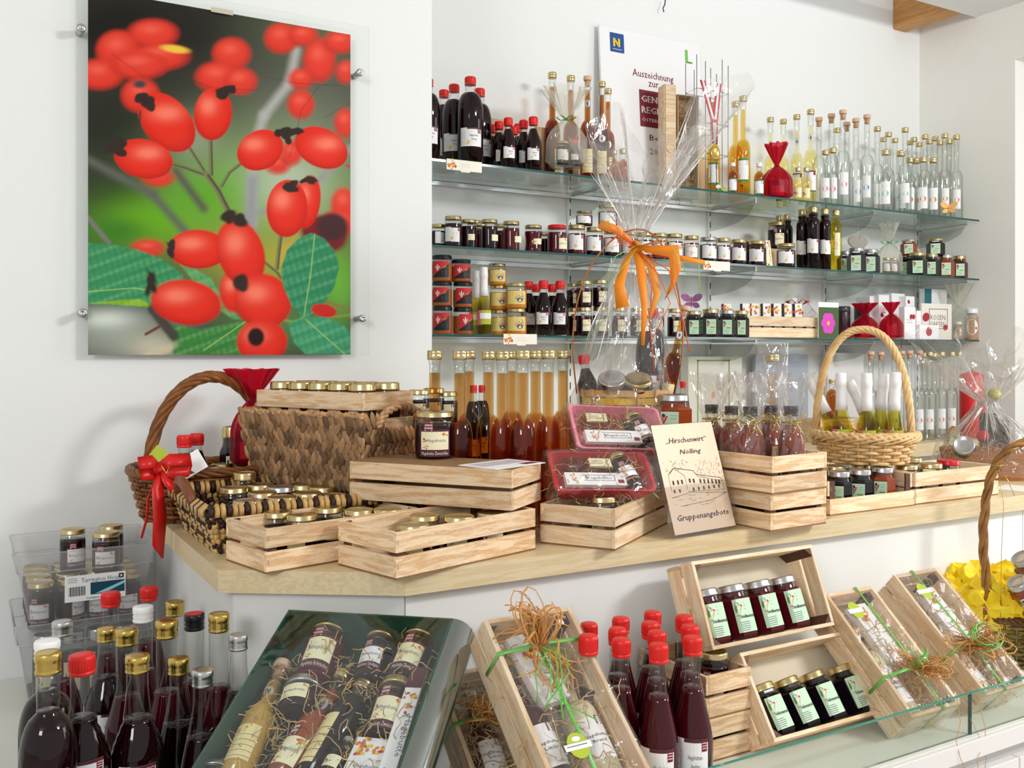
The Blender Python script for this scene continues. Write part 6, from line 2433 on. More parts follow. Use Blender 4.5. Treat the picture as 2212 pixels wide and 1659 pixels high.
def gift_tray(BL, BR, TL, m, m_in, lab, seed, order):
    """flared tray; local X across, Y up along the tray, Z out of it"""
    M, w, h = quadM(BL, BR, TL)
    M = M @ T(w / 2, h / 2, 0)
    e = thing('gift_tray', lab, 'gift', M=M, group='wrapped gift trays')
    b = MB()
    d = .040
    n = 10
    def ring(k, z):
        out = []
        for (sx, sy) in ((-1, -1), (1, -1), (1, 1), (-1, 1)):
            for q in range(4):
                a = math.atan2(sy, sx) + (q - 1.5) / 3 * PI / 2
                rr = .012
                out.append((sx * (w / 2 * k - rr) + rr * math.cos(a), sy * (h / 2 * k - rr) + rr * math.sin(a), z))
        return out
    rs = [ring(.86, -d), ring(1.0, -.004), ring(1.01, 0), ring(.95, .001), ring(.93, -.004), ring(.82, -d + .005)]
    N = 16
    vs_ = [p for r_ in rs for p in r_]
    fs_ = [(i * N + j, i * N + (j + 1) % N, (i + 1) * N + (j + 1) % N, (i + 1) * N + j) for i in range(len(rs) - 1) for j in range(N)]
    fs_ += [tuple(range(N - 1, -1, -1)), tuple((len(rs) - 1) * N + j for j in range(N))]
    b.add(vs_, fs_, m, False)
    b.build('tray', e)
    rnd0 = random.Random(seed)
    wool('wood_wool', e, lambda q: (q.uniform(-.38, .40) * w, q.uniform(-.36, .40) * h, q.uniform(-.030, -.010)), 150, None, .0008, .06, 6, seed)
    crumple(lambda u, v: ((u - .5) * w * 1.05, (v - .5) * h * 1.06, .006 * math.sin(PI * u) * math.sin(PI * v) + .002), 9, 5, .0016, seed, False, M_cello2).build('wrap', e)
    b = MB()
    for s_ in (-1, 1):
        crumple(lambda u, v: (s_ * w * (.5 + .04 * v), (u - .5) * h * 1.05, .002 - .045 * v), 6, 3, .004, seed + 3 + s_, False, M_cello2, b)
        crumple(lambda u, v: ((u - .5) * w * 1.06, s_ * h * (.53 + .03 * v), .002 - .045 * v), 9, 3, .004, seed + 7 + s_, False, M_cello2, b)
    b.build('wrap_skirt', e)
    # goods in the tray
    Mb = M @ T(-w * .10, h * .20, -.014) @ RY(PI / 2) @ RZ(PI / 2)
    item('mini_amber', 'miniature_bottle', 'small amber bottle lying in the %s' % order, 'bottle', 'goods in the gift trays', None, .125, .018, None, M @ T(-w * .38, h * .20, -.016) @ RY(PI / 2) @ RZ(PI / 2))
    Mj = M @ T(w * .27, -h * .10, -.026) @ RZ(R(-12 if seed % 2 else -22)) @ RX(-PI / 2)
    item('hage_slim', 'jam_jar', 'dark jam jar lying in the %s' % order, 'jar', 'goods in the gift trays', None, .085, .026, None, M @ T(w * .30, -h * .36, -.020) @ RZ(R(14)) @ RX(-PI / 2))
    b = MB()
    b.box((0, 0, 0), (w * .60, .010, .030), P_white)
    card_print(b, w * .60, .030, 0, 0)
    b.xf(T(0, -.0055, 0), 8)
    o = b.build('gift_card')
    o.matrix_world = M @ T(-w * .09, -h * .22, -.004) @ RX(-PI / 2)
    tag(o, 'white rose hip card across the %s' % order, 'card', 'goods in the gift trays')
    b = MB()
    b.box((0, 0, 0), (.048, .006, .020), P_cream)
    b.lines(-.020, .010, .005, 3, .004, P_grey, .0008, .0036)
    b.rect(.014, -.009, .016, .009, P_green, .0036)
    o = b.build('gift_tag')
    o.matrix_world = M @ T(-w * .22 if seed % 2 else 0, h * .22, -.002) @ RX(-PI / 2)
    tag(o, 'cream tag with green edge in the %s' % order, 'tag', 'goods in the gift trays')
    return e


m_pk = noisy('pink_felt', srgb(240, 150, 166), srgb(224, 116, 138), 200, .9, .3, .001)
m_rd = noisy('red_sisal', srgb(208, 50, 54), srgb(176, 32, 42), 200, .8, .4, .001)
gift_tray(att(1250, 968, 1.985), att(1448, 972, 2.06), att(1226, 874, 2.05), m_pk, m_pk, 'pink felt gift tray with bottle and jar wrapped in cellophane', 31, 'pink gift tray')
gift_tray(att(1203, 1058, 1.865), att(1420, 1060, 1.93), att(1168, 974, 1.925), m_rd, m_rd, 'red gift tray with bottle and jar wrapped in cellophane', 42, 'red gift tray')

# ------------------------------------------------------------------ sign in an acrylic stand
BL_, BR_, TL_ = onz(1453, 1164, ZC + .002), onz(1592, 1140, ZC + .002), None
wS = (BR_ - BL_).length
tl = att(1415, 918, dep(BL_) + .07)
M, w, h = quadM(BL_, BR_, tl)
sg = thing('counter_sign', 'cream paper sign with house drawing in a clear acrylic stand', 'sign', M=M @ T(w / 2, 0, 0) @ RX(-PI / 2))
b = MB().box((0, 0, h / 2), (w, .003, h), M_acryl)
b.build('back_plate', sg)
b = MB().box((0, -.009, h * .22), (w, .002, h * .44), M_acryl)
b.box((0, -.0045, .002), (w, .011, .004), M_acryl)
b.build('front_pocket', sg)
m_pap = mat('peach_paper', srgb(250, 222, 194), .6)
b = MB().box((0, -.0030, h / 2 + .002), (w * .94, .0008, h * .97), m_pap)
b.build('paper', sg)
b = MB()
b.text('„Hirschenwirt“', .0, h * .82, h * .070, P_dark, .0040, w * .62, slant=.25, bold=.008)
b.text('Nölling', .004, h * .715, h * .062, P_dark, .0040, w * .32, slant=.25, bold=.008)
b.text('Gruppenangebote', .0, h * .135, h * .075, P_dark, .0040, w * .80, slant=.2, bold=.008)
ink = mat('ink_drawing', srgb(70, 60, 58), .7)


def stroke(pts, t=.0007):
    for (ax, az), (bx, bz) in zip(pts[:-1], pts[1:]):
        d = Vector((bx - ax, bz - az))
        if d.length < 1e-6:
            continue
        n = Vector((-d.y, d.x)).normalized() * t / 2
        b.poly([(ax - n.x, az - n.y), (bx - n.x, bz - n.y), (bx + n.x, bz + n.y), (ax + n.x, az + n.y)], ink, .0040)


X_ = lambda q: (q - .5) * w
Z_ = lambda q: q * h
stroke([(X_(.14), Z_(.55)), (X_(.22), Z_(.60)), (X_(.50), Z_(.56)), (X_(.54), Z_(.52)), (X_(.90), Z_(.47)), (X_(.93), Z_(.44))], .0012)
stroke([(X_(.12), Z_(.40)), (X_(.12), Z_(.55)), (X_(.22), Z_(.60)), (X_(.36), Z_(.52)), (X_(.36), Z_(.40))])
stroke([(X_(.50), Z_(.56)), (X_(.56), Z_(.50)), (X_(.92), Z_(.44)), (X_(.92), Z_(.36)), (X_(.36), Z_(.38))])
stroke([(X_(.10), Z_(.34)), (X_(.40), Z_(.37)), (X_(.94), Z_(.33)), (X_(.70), Z_(.28)), (X_(.2), Z_(.26))])
for q in (.17, .24, .30, .42, .48, .58, .64, .70, .76, .82, .87):
    zc = .47 if q < .34 else (.475 - (q - .4) * .09)
    b.rect(X_(q) - .0024, Z_(zc) - .0045, X_(q) + .0024, Z_(zc) + .0045, ink, .0040)
for q in (.16, .24, .45, .53, .61, .69, .77, .85):
    b.rect(X_(q) - .0022, Z_(.395) - .0035, X_(q) + .0022, Z_(.395) + .0035, ink, .0040)
rr = random.Random(4)
for k in range(60):
    q, zz = rr.uniform(.55, .95), rr.uniform(.50, .64)
    stroke([(X_(q), Z_(zz)), (X_(q + rr.uniform(-.03, .03)), Z_(zz + rr.uniform(-.02, .03)))], .0005)
for k in range(40):
    q, zz = rr.uniform(.08, .5), rr.uniform(.57, .66)
    stroke([(X_(q), Z_(zz)), (X_(q + rr.uniform(-.03, .03)), Z_(zz + rr.uniform(-.01, .02)))], .0005)
for k in range(30):
    q, zz = rr.uniform(.1, .9), rr.uniform(.25, .36)
    stroke([(X_(q), Z_(zz)), (X_(q + rr.uniform(.0, .08)), Z_(zz + rr.uniform(-.005, .005)))], .0005)
o = b.build('print', sg)
o['kind'] = 'stuff'

# ------------------------------------------------------------------ riser and big cellophane gift basket
pc = att(1350, 905, 2.26)
zr = HC - .160
b = MB().bbox((0, 0, (zr - ZC) / 2), (.22, .19, zr - ZC), M_white, .002)
o = b.build('display_riser')
o.location = (pc.x, pc.y, ZC)
o.rotation_euler = (0, 0, R(-15))
tag(o, 'white display block under the big cellophane gift basket', 'block')
gb_ = thing('gift_basket', 'big cellophane gift basket with orange bow and yellow chip basket', 'gift', (pc.x, pc.y, zr), (0, 0, face(pc)))
m_chip = mat('yellow_chip', srgb(232, 190, 26), .45)
m_chip2 = mat('tan_chip', srgb(206, 156, 88), .5)
b = MB()
N = 14
for j in range(4):
    z = .010 + j * .018
    k = 1 + .12 * j / 3
    pts = []
    for i in range(N * 4):
        p = outline(i / (N * 4), .096 * k, .070 * k, 2.6)
        nrm = Vector((p.x / .0092, p.y / .0049, 0)).normalized()
        pts.append(p + nrm * .0022 * math.cos(2 * PI * i / 8 + PI * j) + Vector((0, 0, z)))
    vs_, fs_ = [], []
    n_ = len(pts)
    for p in pts:
        vs_ += [p + Vector((0, 0, -.008)), p + Vector((0, 0, .008))]
    fs_ = [(2 * i, 2 * ((i + 1) % n_), 2 * ((i + 1) % n_) + 1, 2 * i + 1) for i in range(n_)]
    b.add(vs_, fs_, m_chip2 if j == 3 else m_chip, True)
for i in range(N):
    a = i / N
    p0_, p1_ = outline(a, .096, .070, 2.6), outline(a, .109, .080, 2.6)
    b.strip([p0_, p0_.lerp(p1_, .5) + Vector((0, 0, .036)), p1_ + Vector((0, 0, .074))], .014, m_chip2, side=Vector((-p0_.y, p0_.x, 0)).normalized(), th=.001)
o = b.build('chip_weave', gb_)
b = MB().add([outline(i / 40, .095, .069, 2.6) + Vector((0, 0, .003)) for i in range(40)], [tuple(range(40))], m_chip2)
b.build('base', gb_)
loc = lambda px, py, dy=0.: Vector(((px - 1350) * dep(pc) / F, dy, (905 - py) * dep(pc) / F))
hp = [loc(1246, 850), loc(1237, 740), loc(1250, 640), loc(1285, 560), loc(1340, 505), loc(1400, 500), loc(1445, 560), loc(1468, 660), loc(1472, 760), loc(1455, 850)]
sm = []
for i in range(len(hp) - 1):
    a_, b_, c_, d_ = hp[max(i - 1, 0)], hp[i], hp[i + 1], hp[min(i + 2, len(hp) - 1)]
    for q in range(5):
        t_ = q / 5
        sm.append(.5 * ((2 * b_) + (c_ - a_) * t_ + (2 * a_ - 5 * b_ + 4 * c_ - d_) * t_ ** 2 + (3 * b_ - a_ - 3 * c_ + d_) * t_ ** 3))
sm.append(hp[-1])
b = MB().strip(sm, .011, mat('handle_wood', srgb(190, 110, 40), .45), side=(0, 1, 0), th=.003)
b.build('handle', gb_)
zn = loc(1372, 532).z
xn = loc(1372, 532).x


def bell(u, v):
    a = 2 * PI * u
    k = v ** .75
    r = .135 * (1 - k) ** .55 if v > .0 else .135
    r = max(.010, r * (1 + .10 * math.sin(7 * a + 5 * v) + .06 * math.sin(13 * a)) if v < .97 else .012)
    return (xn * v ** 2 + r * math.cos(a), .80 * r * math.sin(a), .002 + zn * v)


def plume(u, v):
    a = 2 * PI * u
    r = .011 + (.150 + .02 * math.sin(3 * a)) * v ** 1.15
    r *= 1 + (.28 * math.sin(9 * a) + .16 * math.sin(5 * a + 1)) * min(1, v * 1.6)
    ht = .26 + .07 * math.sin(2 * a + .6) + .05 * math.sin(5 * a) + .06 * math.cos(a)
    return (xn + r * math.cos(a) + .05 * v, .55 * r * math.sin(a), zn + ht * v * (1 - .05 * math.cos(a)))


crumple(bell, 40, 14, .0045, 3, True, M_cello, None, lambda u, v: 1 - v * .7).build('wrap_body', gb_)
crumple(plume, 44, 9, .0050, 9, True, M_cello, None, lambda u, v: .2 + v).build('wrap_plume', gb_)
m_fold_glint = film('cellophane_fold_glint', (.93, .92, .91), (.8, .78, .76), 1.7, .05, 0, 30, .22, 1.0, (1, 1, 1), (srgb(252, 250, 248), .25))  # white body puts the light streaks along the creases into the colour


def fold_glints(fn, n, seed, v0, v1, parent, r=.0012, steps=9):
    rnd = random.Random(seed)
    bf = MB()
    for k in range(n):
        u = rnd.random()
        va, vb = v0 + (v1 - v0) * rnd.random() * .5, v0 + (v1 - v0) * (.5 + .5 * rnd.random())
        du = rnd.uniform(-.03, .03)
        pts = [Vector(fn(u + du * q / steps, va + (vb - va) * q / steps)) for q in range(steps + 1)]
        bf.strip(pts, [r * 2 * math.sin(PI * (q + .4) / (steps + .8)) + .0004 for q in range(steps + 1)], m_fold_glint, up=(rnd.gauss(0, 1), rnd.gauss(0, 1), .2), th=.0003)
    o_ = bf.build('wrap_fold_glints', parent)
    o_['kind'] = 'stuff'
    return o_


fold_glints(bell, 46, 5, .25, .98, gb_, .0016)
fold_glints(plume, 60, 6, .02, 1.0, gb_, .0018)
b = MB()
L3 = lambda *ps: [loc(px, py, -dy) + Vector((0, 0, 0)) for px, py, dy in ps]
b.strip(L3((1372, 535, .03), (1352, 570, .06), (1338, 620, .10), (1345, 668, .11)), [.012, .020, .024, .030], M_ribo, side=(1, 0, .2))
b.strip(L3((1372, 535, .03), (1382, 580, .07), (1390, 660, .11), (1386, 746, .125)), [.012, .022, .016, .007], M_ribo, side=(1, 0, 0))
b.strip(L3((1374, 535, .03), (1410, 545, .06), (1450, 550, .08), (1455, 600, .09), (1440, 640, .09)), [.012, .022, .034, .040, .034], M_ribo, side=(.6, 0, .8))
b.strip(L3((1390, 540, .03), (1450, 560, .06), (1515, 574, .07)), [.010, .014, .012], M_ribo, side=(0, .3, 1))
b.strip(L3((1374, 536, .03), (1404, 580, .07), (1416, 640, .10), (1400, 690, .11)), [.008, .018, .018, .01], mat('orange_mesh_ribbon', srgb(236, 150, 60), .6), side=(1, 0, .3))
b.strip(L3((1370, 530, .03), (1330, 500, .05), (1296, 487, .04)), [.010, .020, .022], mat('orange_mesh_ribbon', srgb(236, 150, 60), .6), side=(.4, 0, 1))
b.tube(L3((1362, 534, .02), (1372, 528, .035), (1384, 534, .02), (1374, 542, .03)), .0075, M_ribo, 8, True)
b.build('orange_bow', gb_)
b = MB()
rr = random.Random(8)
for k in range(46):
    q = rr.uniform(-1, 1)
    x0_, y0_ = (1330, 505) if k % 2 else (1455, 545)
    b.tube(L3((1372, 535, .03), (1372 + (x0_ - 1372) * .5 + rr.uniform(-14, 14), 535 + (y0_ - 535) * .5 + rr.uniform(-20, 20), .05), (x0_ + rr.uniform(-45, 45), y0_ + rr.uniform(-28, 34), rr.uniform(.03, .07))), .0005, mat('orange_net', srgb(240, 110, 40), .5), 3, cap=False)
for pts in ((1372, 535, 1330, 560, 1310, 620), (1372, 535, 1440, 530, 1478, 600), (1360, 560, 1320, 680, 1262, 740), (1380, 545, 1500, 540, 1502, 640), (1372, 545, 1340, 590, 1300, 640)):
    b.tube(L3((pts[0], pts[1], .04), (pts[2], pts[3], .08), (pts[4], pts[5], .10)), .0011, mat('green_raffia', srgb(150, 200, 110), .6), 4)
for pts in ((1375, 545, 1420, 600, 1442, 660, 1405, 735), (1375, 545, 1405, 620, 1400, 700, 1410, 800), (1375, 545, 1440, 590, 1470, 700, 1480, 760)):
    b.tube(L3((pts[0], pts[1], .04), (pts[2], pts[3], .09), (pts[4], pts[5], .11), (pts[6], pts[7], .12)), .0014, mat('orange_cord', srgb(232, 96, 30), .5), 4)
o = b.build('net_and_strings', gb_)
o['kind'] = 'stuff'
fz_ = face(pc)
Rb = T(*pc[:2], zr) @ RZ(fz_)
g = 'goods in the big gift basket'
item('syrup_small', 'syrup_bottle', 'red-capped syrup bottle inside the big gift basket', 'bottle', g, None, .150, .024, None, Rb @ T(-.078, -.010, .006) @ RY(R(-8)))
item('hage_flat', 'jam_jar', 'jam jar tilted inside the big gift basket, left one', 'jar', g, None, .062, .034, None, Rb @ T(-.030, -.030, .050) @ RX(R(35)))
item('plain_gold', 'jam_jar', 'jam jar tilted inside the big gift basket, right one', 'jar', g, None, .062, .034, None, Rb @ T(.030, -.030, .046) @ RX(R(30)))
item('syrup_large', 'syrup_bottle', 'tall dark bottle standing inside the big gift basket', 'bottle', g, None, .26, .034, None, Rb @ T(.052, .020, .006) @ RY(R(3)))
item('amber_cork', 'liqueur_bottle', 'leaning corked liqueur bottle inside the big gift basket', 'bottle', g, None, .27, .020, None, Rb @ T(.086, -.005, .006) @ RY(R(12)))
pq = att(1455, 950, 2.17)
item('hex_ambers', 'honey_jar', 'six-sided amber jam jar with silver lid behind the pink gift tray', 'jar', None, None, .104, .037, None, T(*pq) @ RZ(fz_ + R(-16)))
b = MB().bbox((0, 0, (pq.z - ZC) / 2), (.09, .09, pq.z - ZC), M_white, .002)
o = b.build('display_riser')
o.location = (pq.x, pq.y, ZC)
o.rotation_euler = (0, 0, R(-15))
tag(o, 'small white block under the six-sided amber jar', 'block')

# ------------------------------------------------------------------ stacked crates with wrapped bottles
cE = onz(1665, 1149, ZC)
eA = (math.cos(R(93)), math.sin(R(93)))
crate_at('lower of two stacked pine crates right of the sign', (cE.x, cE.y), eA, .33, .180, .080, ZC, False)
crate_at('upper of two stacked pine crates right of the sign, holding wrapped bottles', (cE.x - .004, cE.y - .008), (math.cos(R(95)), math.sin(R(95))), .33, .185, .080, ZC + .0805, False)
zE = ZC + .0805 + .004
g = 'cellophane-wrapped bottles in the crate'
m_rose = mat('rosy_syrup', srgb(132, 70, 58), .06)
prw = p_shoulder(.0300, .095, .128, .0150, .170)
mk_bottle('wrapped', prw, .138, m_rose, metal_cap(.0170, .158, .180, M_black), [])
for i, (px, py, t_) in enumerate(((1537, 882, 2.30), (1580, 885, 2.26), (1621, 886, 2.12), (1665, 884, 2.26), (1709, 885, 2.12))):
    p = att(px, py - 8, t_)
    hh = p.z - zE
    e = item('wrapped', 'wrapped_bottle', 'cellophane-wrapped bottle with black cap and gold bow, %s from left' % nth(i), 'bottle', g, (p.x, p.y, zE), hh, .0285)
    zt_ = hh * .80

    def wrapf(u, v, zt_=zt_, hh=hh, i=i):
        a = 2 * PI * u
        z = v * (hh + .075)
        if z < zt_:
            k = z / zt_
            r = .034 * (1 - .45 * k ** 3) * (1 + .05 * math.sin(7 * a + i))
        else:
            q = (z - zt_) / (hh + .075 - zt_)
            r = .0195 + .026 * q * (1 + .5 * math.sin(3 * a + i) + .3 * math.sin(7 * a))
        return (r * math.cos(a), r * math.sin(a), z + (.012 * math.sin(5 * a + i) * max(0, v - .6)))
    crumple(wrapf, 20, 12, .0022, 60 + i).build('wrap', e)
    b = MB()
    b.tube([(.0205 * math.cos(2 * PI * k / 16), .0205 * math.sin(2 * PI * k / 16), zt_) for k in range(16)], .0022, M_goldb, 5, True)
    for (sx, dz, ln) in ((-1, .012, .020), (1, .014, .020), (-.6, -.018, .018), (.8, -.022, .02)):
        loop = []
        for k in range(13):
            a = 2 * PI * k / 12
            loop.append((.010 + sx * ln * (1 - math.cos(a)) * .5 + .2 * dz * math.sin(a), -.024, zt_ + dz * (1 - math.cos(a)) * .6 + .007 * math.sin(a)))
        b.tube(loop, .0011, M_goldb, 5)
    b.build('gold_bow', e)
pL = att(1669, 765, 2.36)
e = item('amber_liqueur', 'liqueur_bottle', 'amber liqueur bottle wrapped in cellophane behind the stacked crates', 'bottle', None, (pL.x, pL.y, ZC), pL.z - ZC, .029)
crumple(lambda u, v: ((.036 if v > .5 else .034) * (1 + .14 * math.sin(5 * 2 * PI * u)) * math.cos(2 * PI * u), .03 * math.sin(2 * PI * u), v * .41), 16, 14, .003, 77).build('wrap', e)

# ------------------------------------------------------------------ crates on the right with jars, sparkling wine basket
pF0, pF1 = onz(1793, 1115, ZC), onz(1974, 1092, ZC)
lF = pF1.x - pF0.x
crate('low open pine crate with mint-labelled jars under the wine basket', T((pF0.x + pF1.x) / 2, pF0.y + .0825, ZC), lF, .165, .080, open_front=True, m=M_pine2)
pG0, pG1 = onz(1977, 1091, ZC), onz(2149, 1068, ZC)
crate('pine crate with a red-lidded jar at the right', T((pG0.x + pG1.x) / 2 + .002, pG0.y + .0825, ZC), pG1.x - pG0.x, .165, .080, m=M_pine2)
g = 'mint-labelled jars in the low crate'
for i, (kd, px) in enumerate((('darks', 1812), ('darks', 1858), ('ambers', 1906))):
    p = ony(px, 1012, pF0.y + .045)
    item('hex_' + kd, 'jam_jar', 'six-sided jar with mint label in the low crate, %s from left' % nth(i), 'jar', g, (p.x, p.y, ZC + .004), .092, .027, None, None, -8)
for i in range(3):
    item('hex_dark', 'jam_jar', 'rear six-sided jar carrying the wine basket, %s from left' % nth(i), 'jar', g, (pF0.x + .06 + i * .095, pF0.y + .122, ZC + .004), .092, .027)
g = 'jars in the right pine crate'
for i, (kd, px, py) in enumerate((('plain_gold', 1957, 1003), ('plain_gold', 2010, 1000), ('plain_red', 2048, 993), ('plain_gold', 1968, 988))):
    p = onz(px, py, ZC + .092)
    item(kd, 'jam_jar', '%s in the right pine crate, %s' % ('jar with red lid' if 'red' in kd else 'jar with gold lid', ['first in front', 'second in front', 'only one', 'at the rear left'][i]), 'jar', g, (max(p.x, pG0.x + .045), p.y, ZC + .004), .088, .030)

zW = ZC + .0975
pb_ = att(1868, 1000, 2.47)
wk = thing('wine_basket', 'pale willow basket with tall handle holding sparkling wine bottles', 'basket', (pb_.x, pb_.y, zW), (0, 0, face(pb_)))
m_wl = noisy('pale_willow', srgb(238, 204, 150), srgb(214, 170, 110), 40, .4, .1)
wicker(wk, .098, .088, .072, 1.28, 8, 22, .0050, m_wl, 2.0, 1.2)
b = MB()
n = 22
for i in range(n):
    a0 = i / n
    pts = []
    for q in range(8):
        u = a0 + q * .018
        pts.append(outline(u, .126 + .010 * math.sin(PI * q / 7), .113 + .010 * math.sin(PI * q / 7)) + Vector((0, 0, .056 + .026 * q / 7)))
    b.tube(pts, .0033, m_wl, 5)
o = b.build('rim_braid', wk)
o['kind'] = 'stuff'
path = arc_pts((-.122, 0, .040), (.112, 0, .040), .305, 44, 2.3)
twist(path, .0060, .0052, 5, 6.5, m_wl).build('handle', wk)
g = 'sparkling wine bottles in the willow basket'
Rw = T(pb_.x, pb_.y, zW) @ RZ(face(pb_))
kW = dep(pb_) / F
for i, (px, yt, dy, ti, lb) in enumerate(((1823, 805, -.035, -1, 'front left'), (1872, 805, -.050, 0, 'front middle'), (1923, 803, -.030, 2, 'front right'), (1894, 807, .030, 4, 'rear upright'), (1770, 820, .010, -24, 'far left leaning'), (1848, 825, .055, -24, 'rear leaning'))):
    x_ = (px - 1868) * kW
    Mx = Rw @ T(x_ + (.075 if ti < -10 else 0), dy, .006) @ RY(R(ti))
    hh = (761 - yt) * kW + HC - zW - .006
    item('sekt', 'sparkling_wine_bottle', '%s sparkling wine bottle with white neck foil in the willow basket' % lb, 'bottle', g, None, max(.19, hh) + (.02 if ti < -10 else 0), .0275, None, Mx)

# ------------------------------------------------------------------ cellophane basket at the right edge of the counter
pr_ = onz(2200, 1038, ZC)
rb_ = thing('wrapped_basket', 'brown chip basket wrapped in cellophane at the right counter end', 'gift', (pr_.x, pr_.y + .10, ZC), (0, 0, face(pr_)))
m_bark = noisy('bark_chip', srgb(178, 118, 62), srgb(140, 86, 44), 40, .6, .2, .002, (1, 1, 8))
b = MB()
b.grid(lambda u, v: outline(u, .120 * (1 + .12 * v), .085 * (1 + .12 * v), 2.6) + Vector((0, 0, .085 * v)), 48, 4, m_bark, True, None, True)
b.add([outline(i / 40, .119, .084, 2.6) + Vector((0, 0, .002)) for i in range(40)], [tuple(range(40))], m_bark)
b.build('chip_basket', rb_)
wool('wood_wool', rb_, lambda q: (q.uniform(-.11, .11), q.uniform(-.07, .07), q.uniform(.06, .088)), 120, M_straw, .0010, .06, 6, 4)


def rwrap(u, v):
    a = 2 * PI * u
    if v < .55:
        k = v / .55
        r = .150 * (1 - k ** 1.6) + .016
        return (r * math.cos(a) * (1 + .08 * math.sin(7 * a)), .8 * r * math.sin(a), .01 + .215 * k)
    q = (v - .55) / .45
    r = .016 + .15 * q ** .9 * (1 + .35 * math.sin(4 * a + .5) + .2 * math.sin(9 * a))
    return (r * math.cos(a) - .03 * q, .6 * r * math.sin(a), .225 + (.17 + .06 * math.sin(2 * a)) * q)


crumple(rwrap, 36, 16, .0060, 21).build('wrap', rb_)
fold_glints(rwrap, 60, 16, .1, 1.0, rb_, .0016)
b = MB().lathe([(.001, 0), (.012, .004), (.018, .014), (.016, .026), (.008, .034), (.001, .036)], mat('dried_rose', srgb(196, 40, 50), .7), 12, T(-.01, -.05, .110))
b.build('dried_rose', rb_)
b = MB().lathe([(.001, 0), (.014, .004), (.020, .016), (.014, .030), (.001, .036)], mat('dried_hydrangea', srgb(190, 186, 120), .8), 9, T(.02, -.02, .240))
b.build('dried_hydrangea', rb_)
item('plain_silver', 'jam_jar', 'dark jar lying in the brown wrapped basket', 'jar', None, None, .08, .032, None, T(pr_.x, pr_.y + .10, ZC) @ RZ(face(pr_)) @ T(-.06, -.03, .065) @ RX(R(60)))
b = MB().box((0, 0, .001), (.12, .13, .002), mat('napkin', srgb(240, 232, 220), .7))
for k in range(6):
    b.box((-.045 + .018 * k, -.03 + .03 * wob(k, 2), .0022), (.012, .010, .0004), P_pink if k % 2 else P_green)
o = b.build('napkin')
pn = onz(2190, 1058, ZC)
o.location = (pn.x + .03, pn.y - .01, ZC)
o.rotation_euler = (0, 0, R(12))
tag(o, 'napkin printed with pink flowers under the brown wrapped basket', 'napkin')

# ------------------------------------------------------------------ plastic storage bins with jars
def storage_bin(cx, yf, z0, z1_, w1, w0, d, lab):
    e = thing('storage_bin', lab, 'box', (cx, yf + d / 2, z0), group='stacked plastic bins')
    h = z1_ - z0
    b = MB()
    def ring(w, dd, z, r=.015):
        out = []
        for (sx, sy) in ((-1, -1), (1, -1), (1, 1), (-1, 1)):
            for q in range(4):
                a = math.atan2(sy, sx) + (q - 1.5) / 3 * PI / 2
                out.append((sx * (w / 2 - r) + r * math.cos(a), sy * (dd / 2 - r) + r * math.sin(a), z))
        return out
    rs = [ring(w0, d * .86, 0), ring(w1 * .97, d * .97, h - .042), ring(w1 * 1.0, d * 1.0, h - .040), ring(w1 * 1.01, d, h - .004), ring(w1 * 1.04, d * 1.03, h)]
    N = 16
    vs_ = [p for r_ in rs for p in r_]
    fs_ = [(i * N + j, i * N + (j + 1) % N, (i + 1) * N + (j + 1) % N, (i + 1) * N + j) for i in range(len(rs) - 1) for j in range(N)]
    fs_ += [tuple(range(N - 1, -1, -1))]
    b.add(vs_, fs_, M_pvc, True)
    b.build('tub', e)
    b = MB()
    for z in (h - .041, h):
        b.tube([Vector(p) for p in ring(w1 * (1.04 if z == h else 1.0), d * (1.03 if z == h else 1.0), z)], .0016, M_pvc, 5, True)
    b.build('rim', e)
    return e, h


xb0, xb1 = ony(37, 1201, 2.20).x, ony(333, 1176, 2.20).x
cxb, wb1 = (xb0 + xb1) / 2, xb1 - xb0
zb1, zb0 = HC - .4195, HC - .588
YBN, DBN = 2.20, .255
e1, hB_ = storage_bin(cxb, YBN, zb0, zb1, wb1, wb1 * .80, DBN, 'upper translucent plastic bin full of jam jars by the wall')
storage_bin(cxb, YBN + .004, ZP, zb0 + .02, wb1, wb1 * .80, DBN, 'lower translucent plastic bin under the other one')
b = MB()
b.box((0, 0, 0), (.120, .0008, .056), P_white)
b.text('Tarrington House', .012, .012, .014, P_grey, .001, .080)
b.rect(-.010, -.016, .058, .010, mat('print_petrol', srgb(16, 70, 90), .5), .0008)
b.poly([(-.0, -.014), (.058, .008), (.058, .002), (.02, -.014)], mat('print_aqua', srgb(150, 210, 220), .5), .0010)
for k in range(18):
    b.rect(-.052 + k * .0018, -.016, -.052 + k * .0018 + (.0011 if k % 3 else .0006), .004, P_black, .0008)
b.text('Container A4 + Deckel', .012, -.025, .008, P_dark, .001, .060)
b.rect(.046, .014, .056, .024, P_dark, .0008)
b.rect(.049, .017, .053, .021, P_white, .0010)
b.lines(-.054, -.030, .022, 3, .004, P_grey, .001, .0008)
o = b.build('bin_sticker', e1)
ps = ony(207, 1268, YBN)
o.location = (ps.x - cxb, -DBN / 2 * .965, ps.z - zb0)
o.rotation_euler = (R(4), 0, 0)
g = 'jam jars in the upper plastic bin'
k_ = 0
for j, yy in enumerate((.040, .100, .160, .215)):
    for i in range(4):
        x_ = cxb - .087 + i * .058
        item('hage_slim', 'jam_jar', 'jam jar in the plastic bin, %s from left in the %s row' % (nth(i), ['front', 'second', 'third', 'rear'][j]), 'jar', g, (x_, YBN + yy + .005, zb0 + .003), .098, .0265, None, None, 10 * wob(i, j) + (40 if (i, j) == (1, 0) else 0))
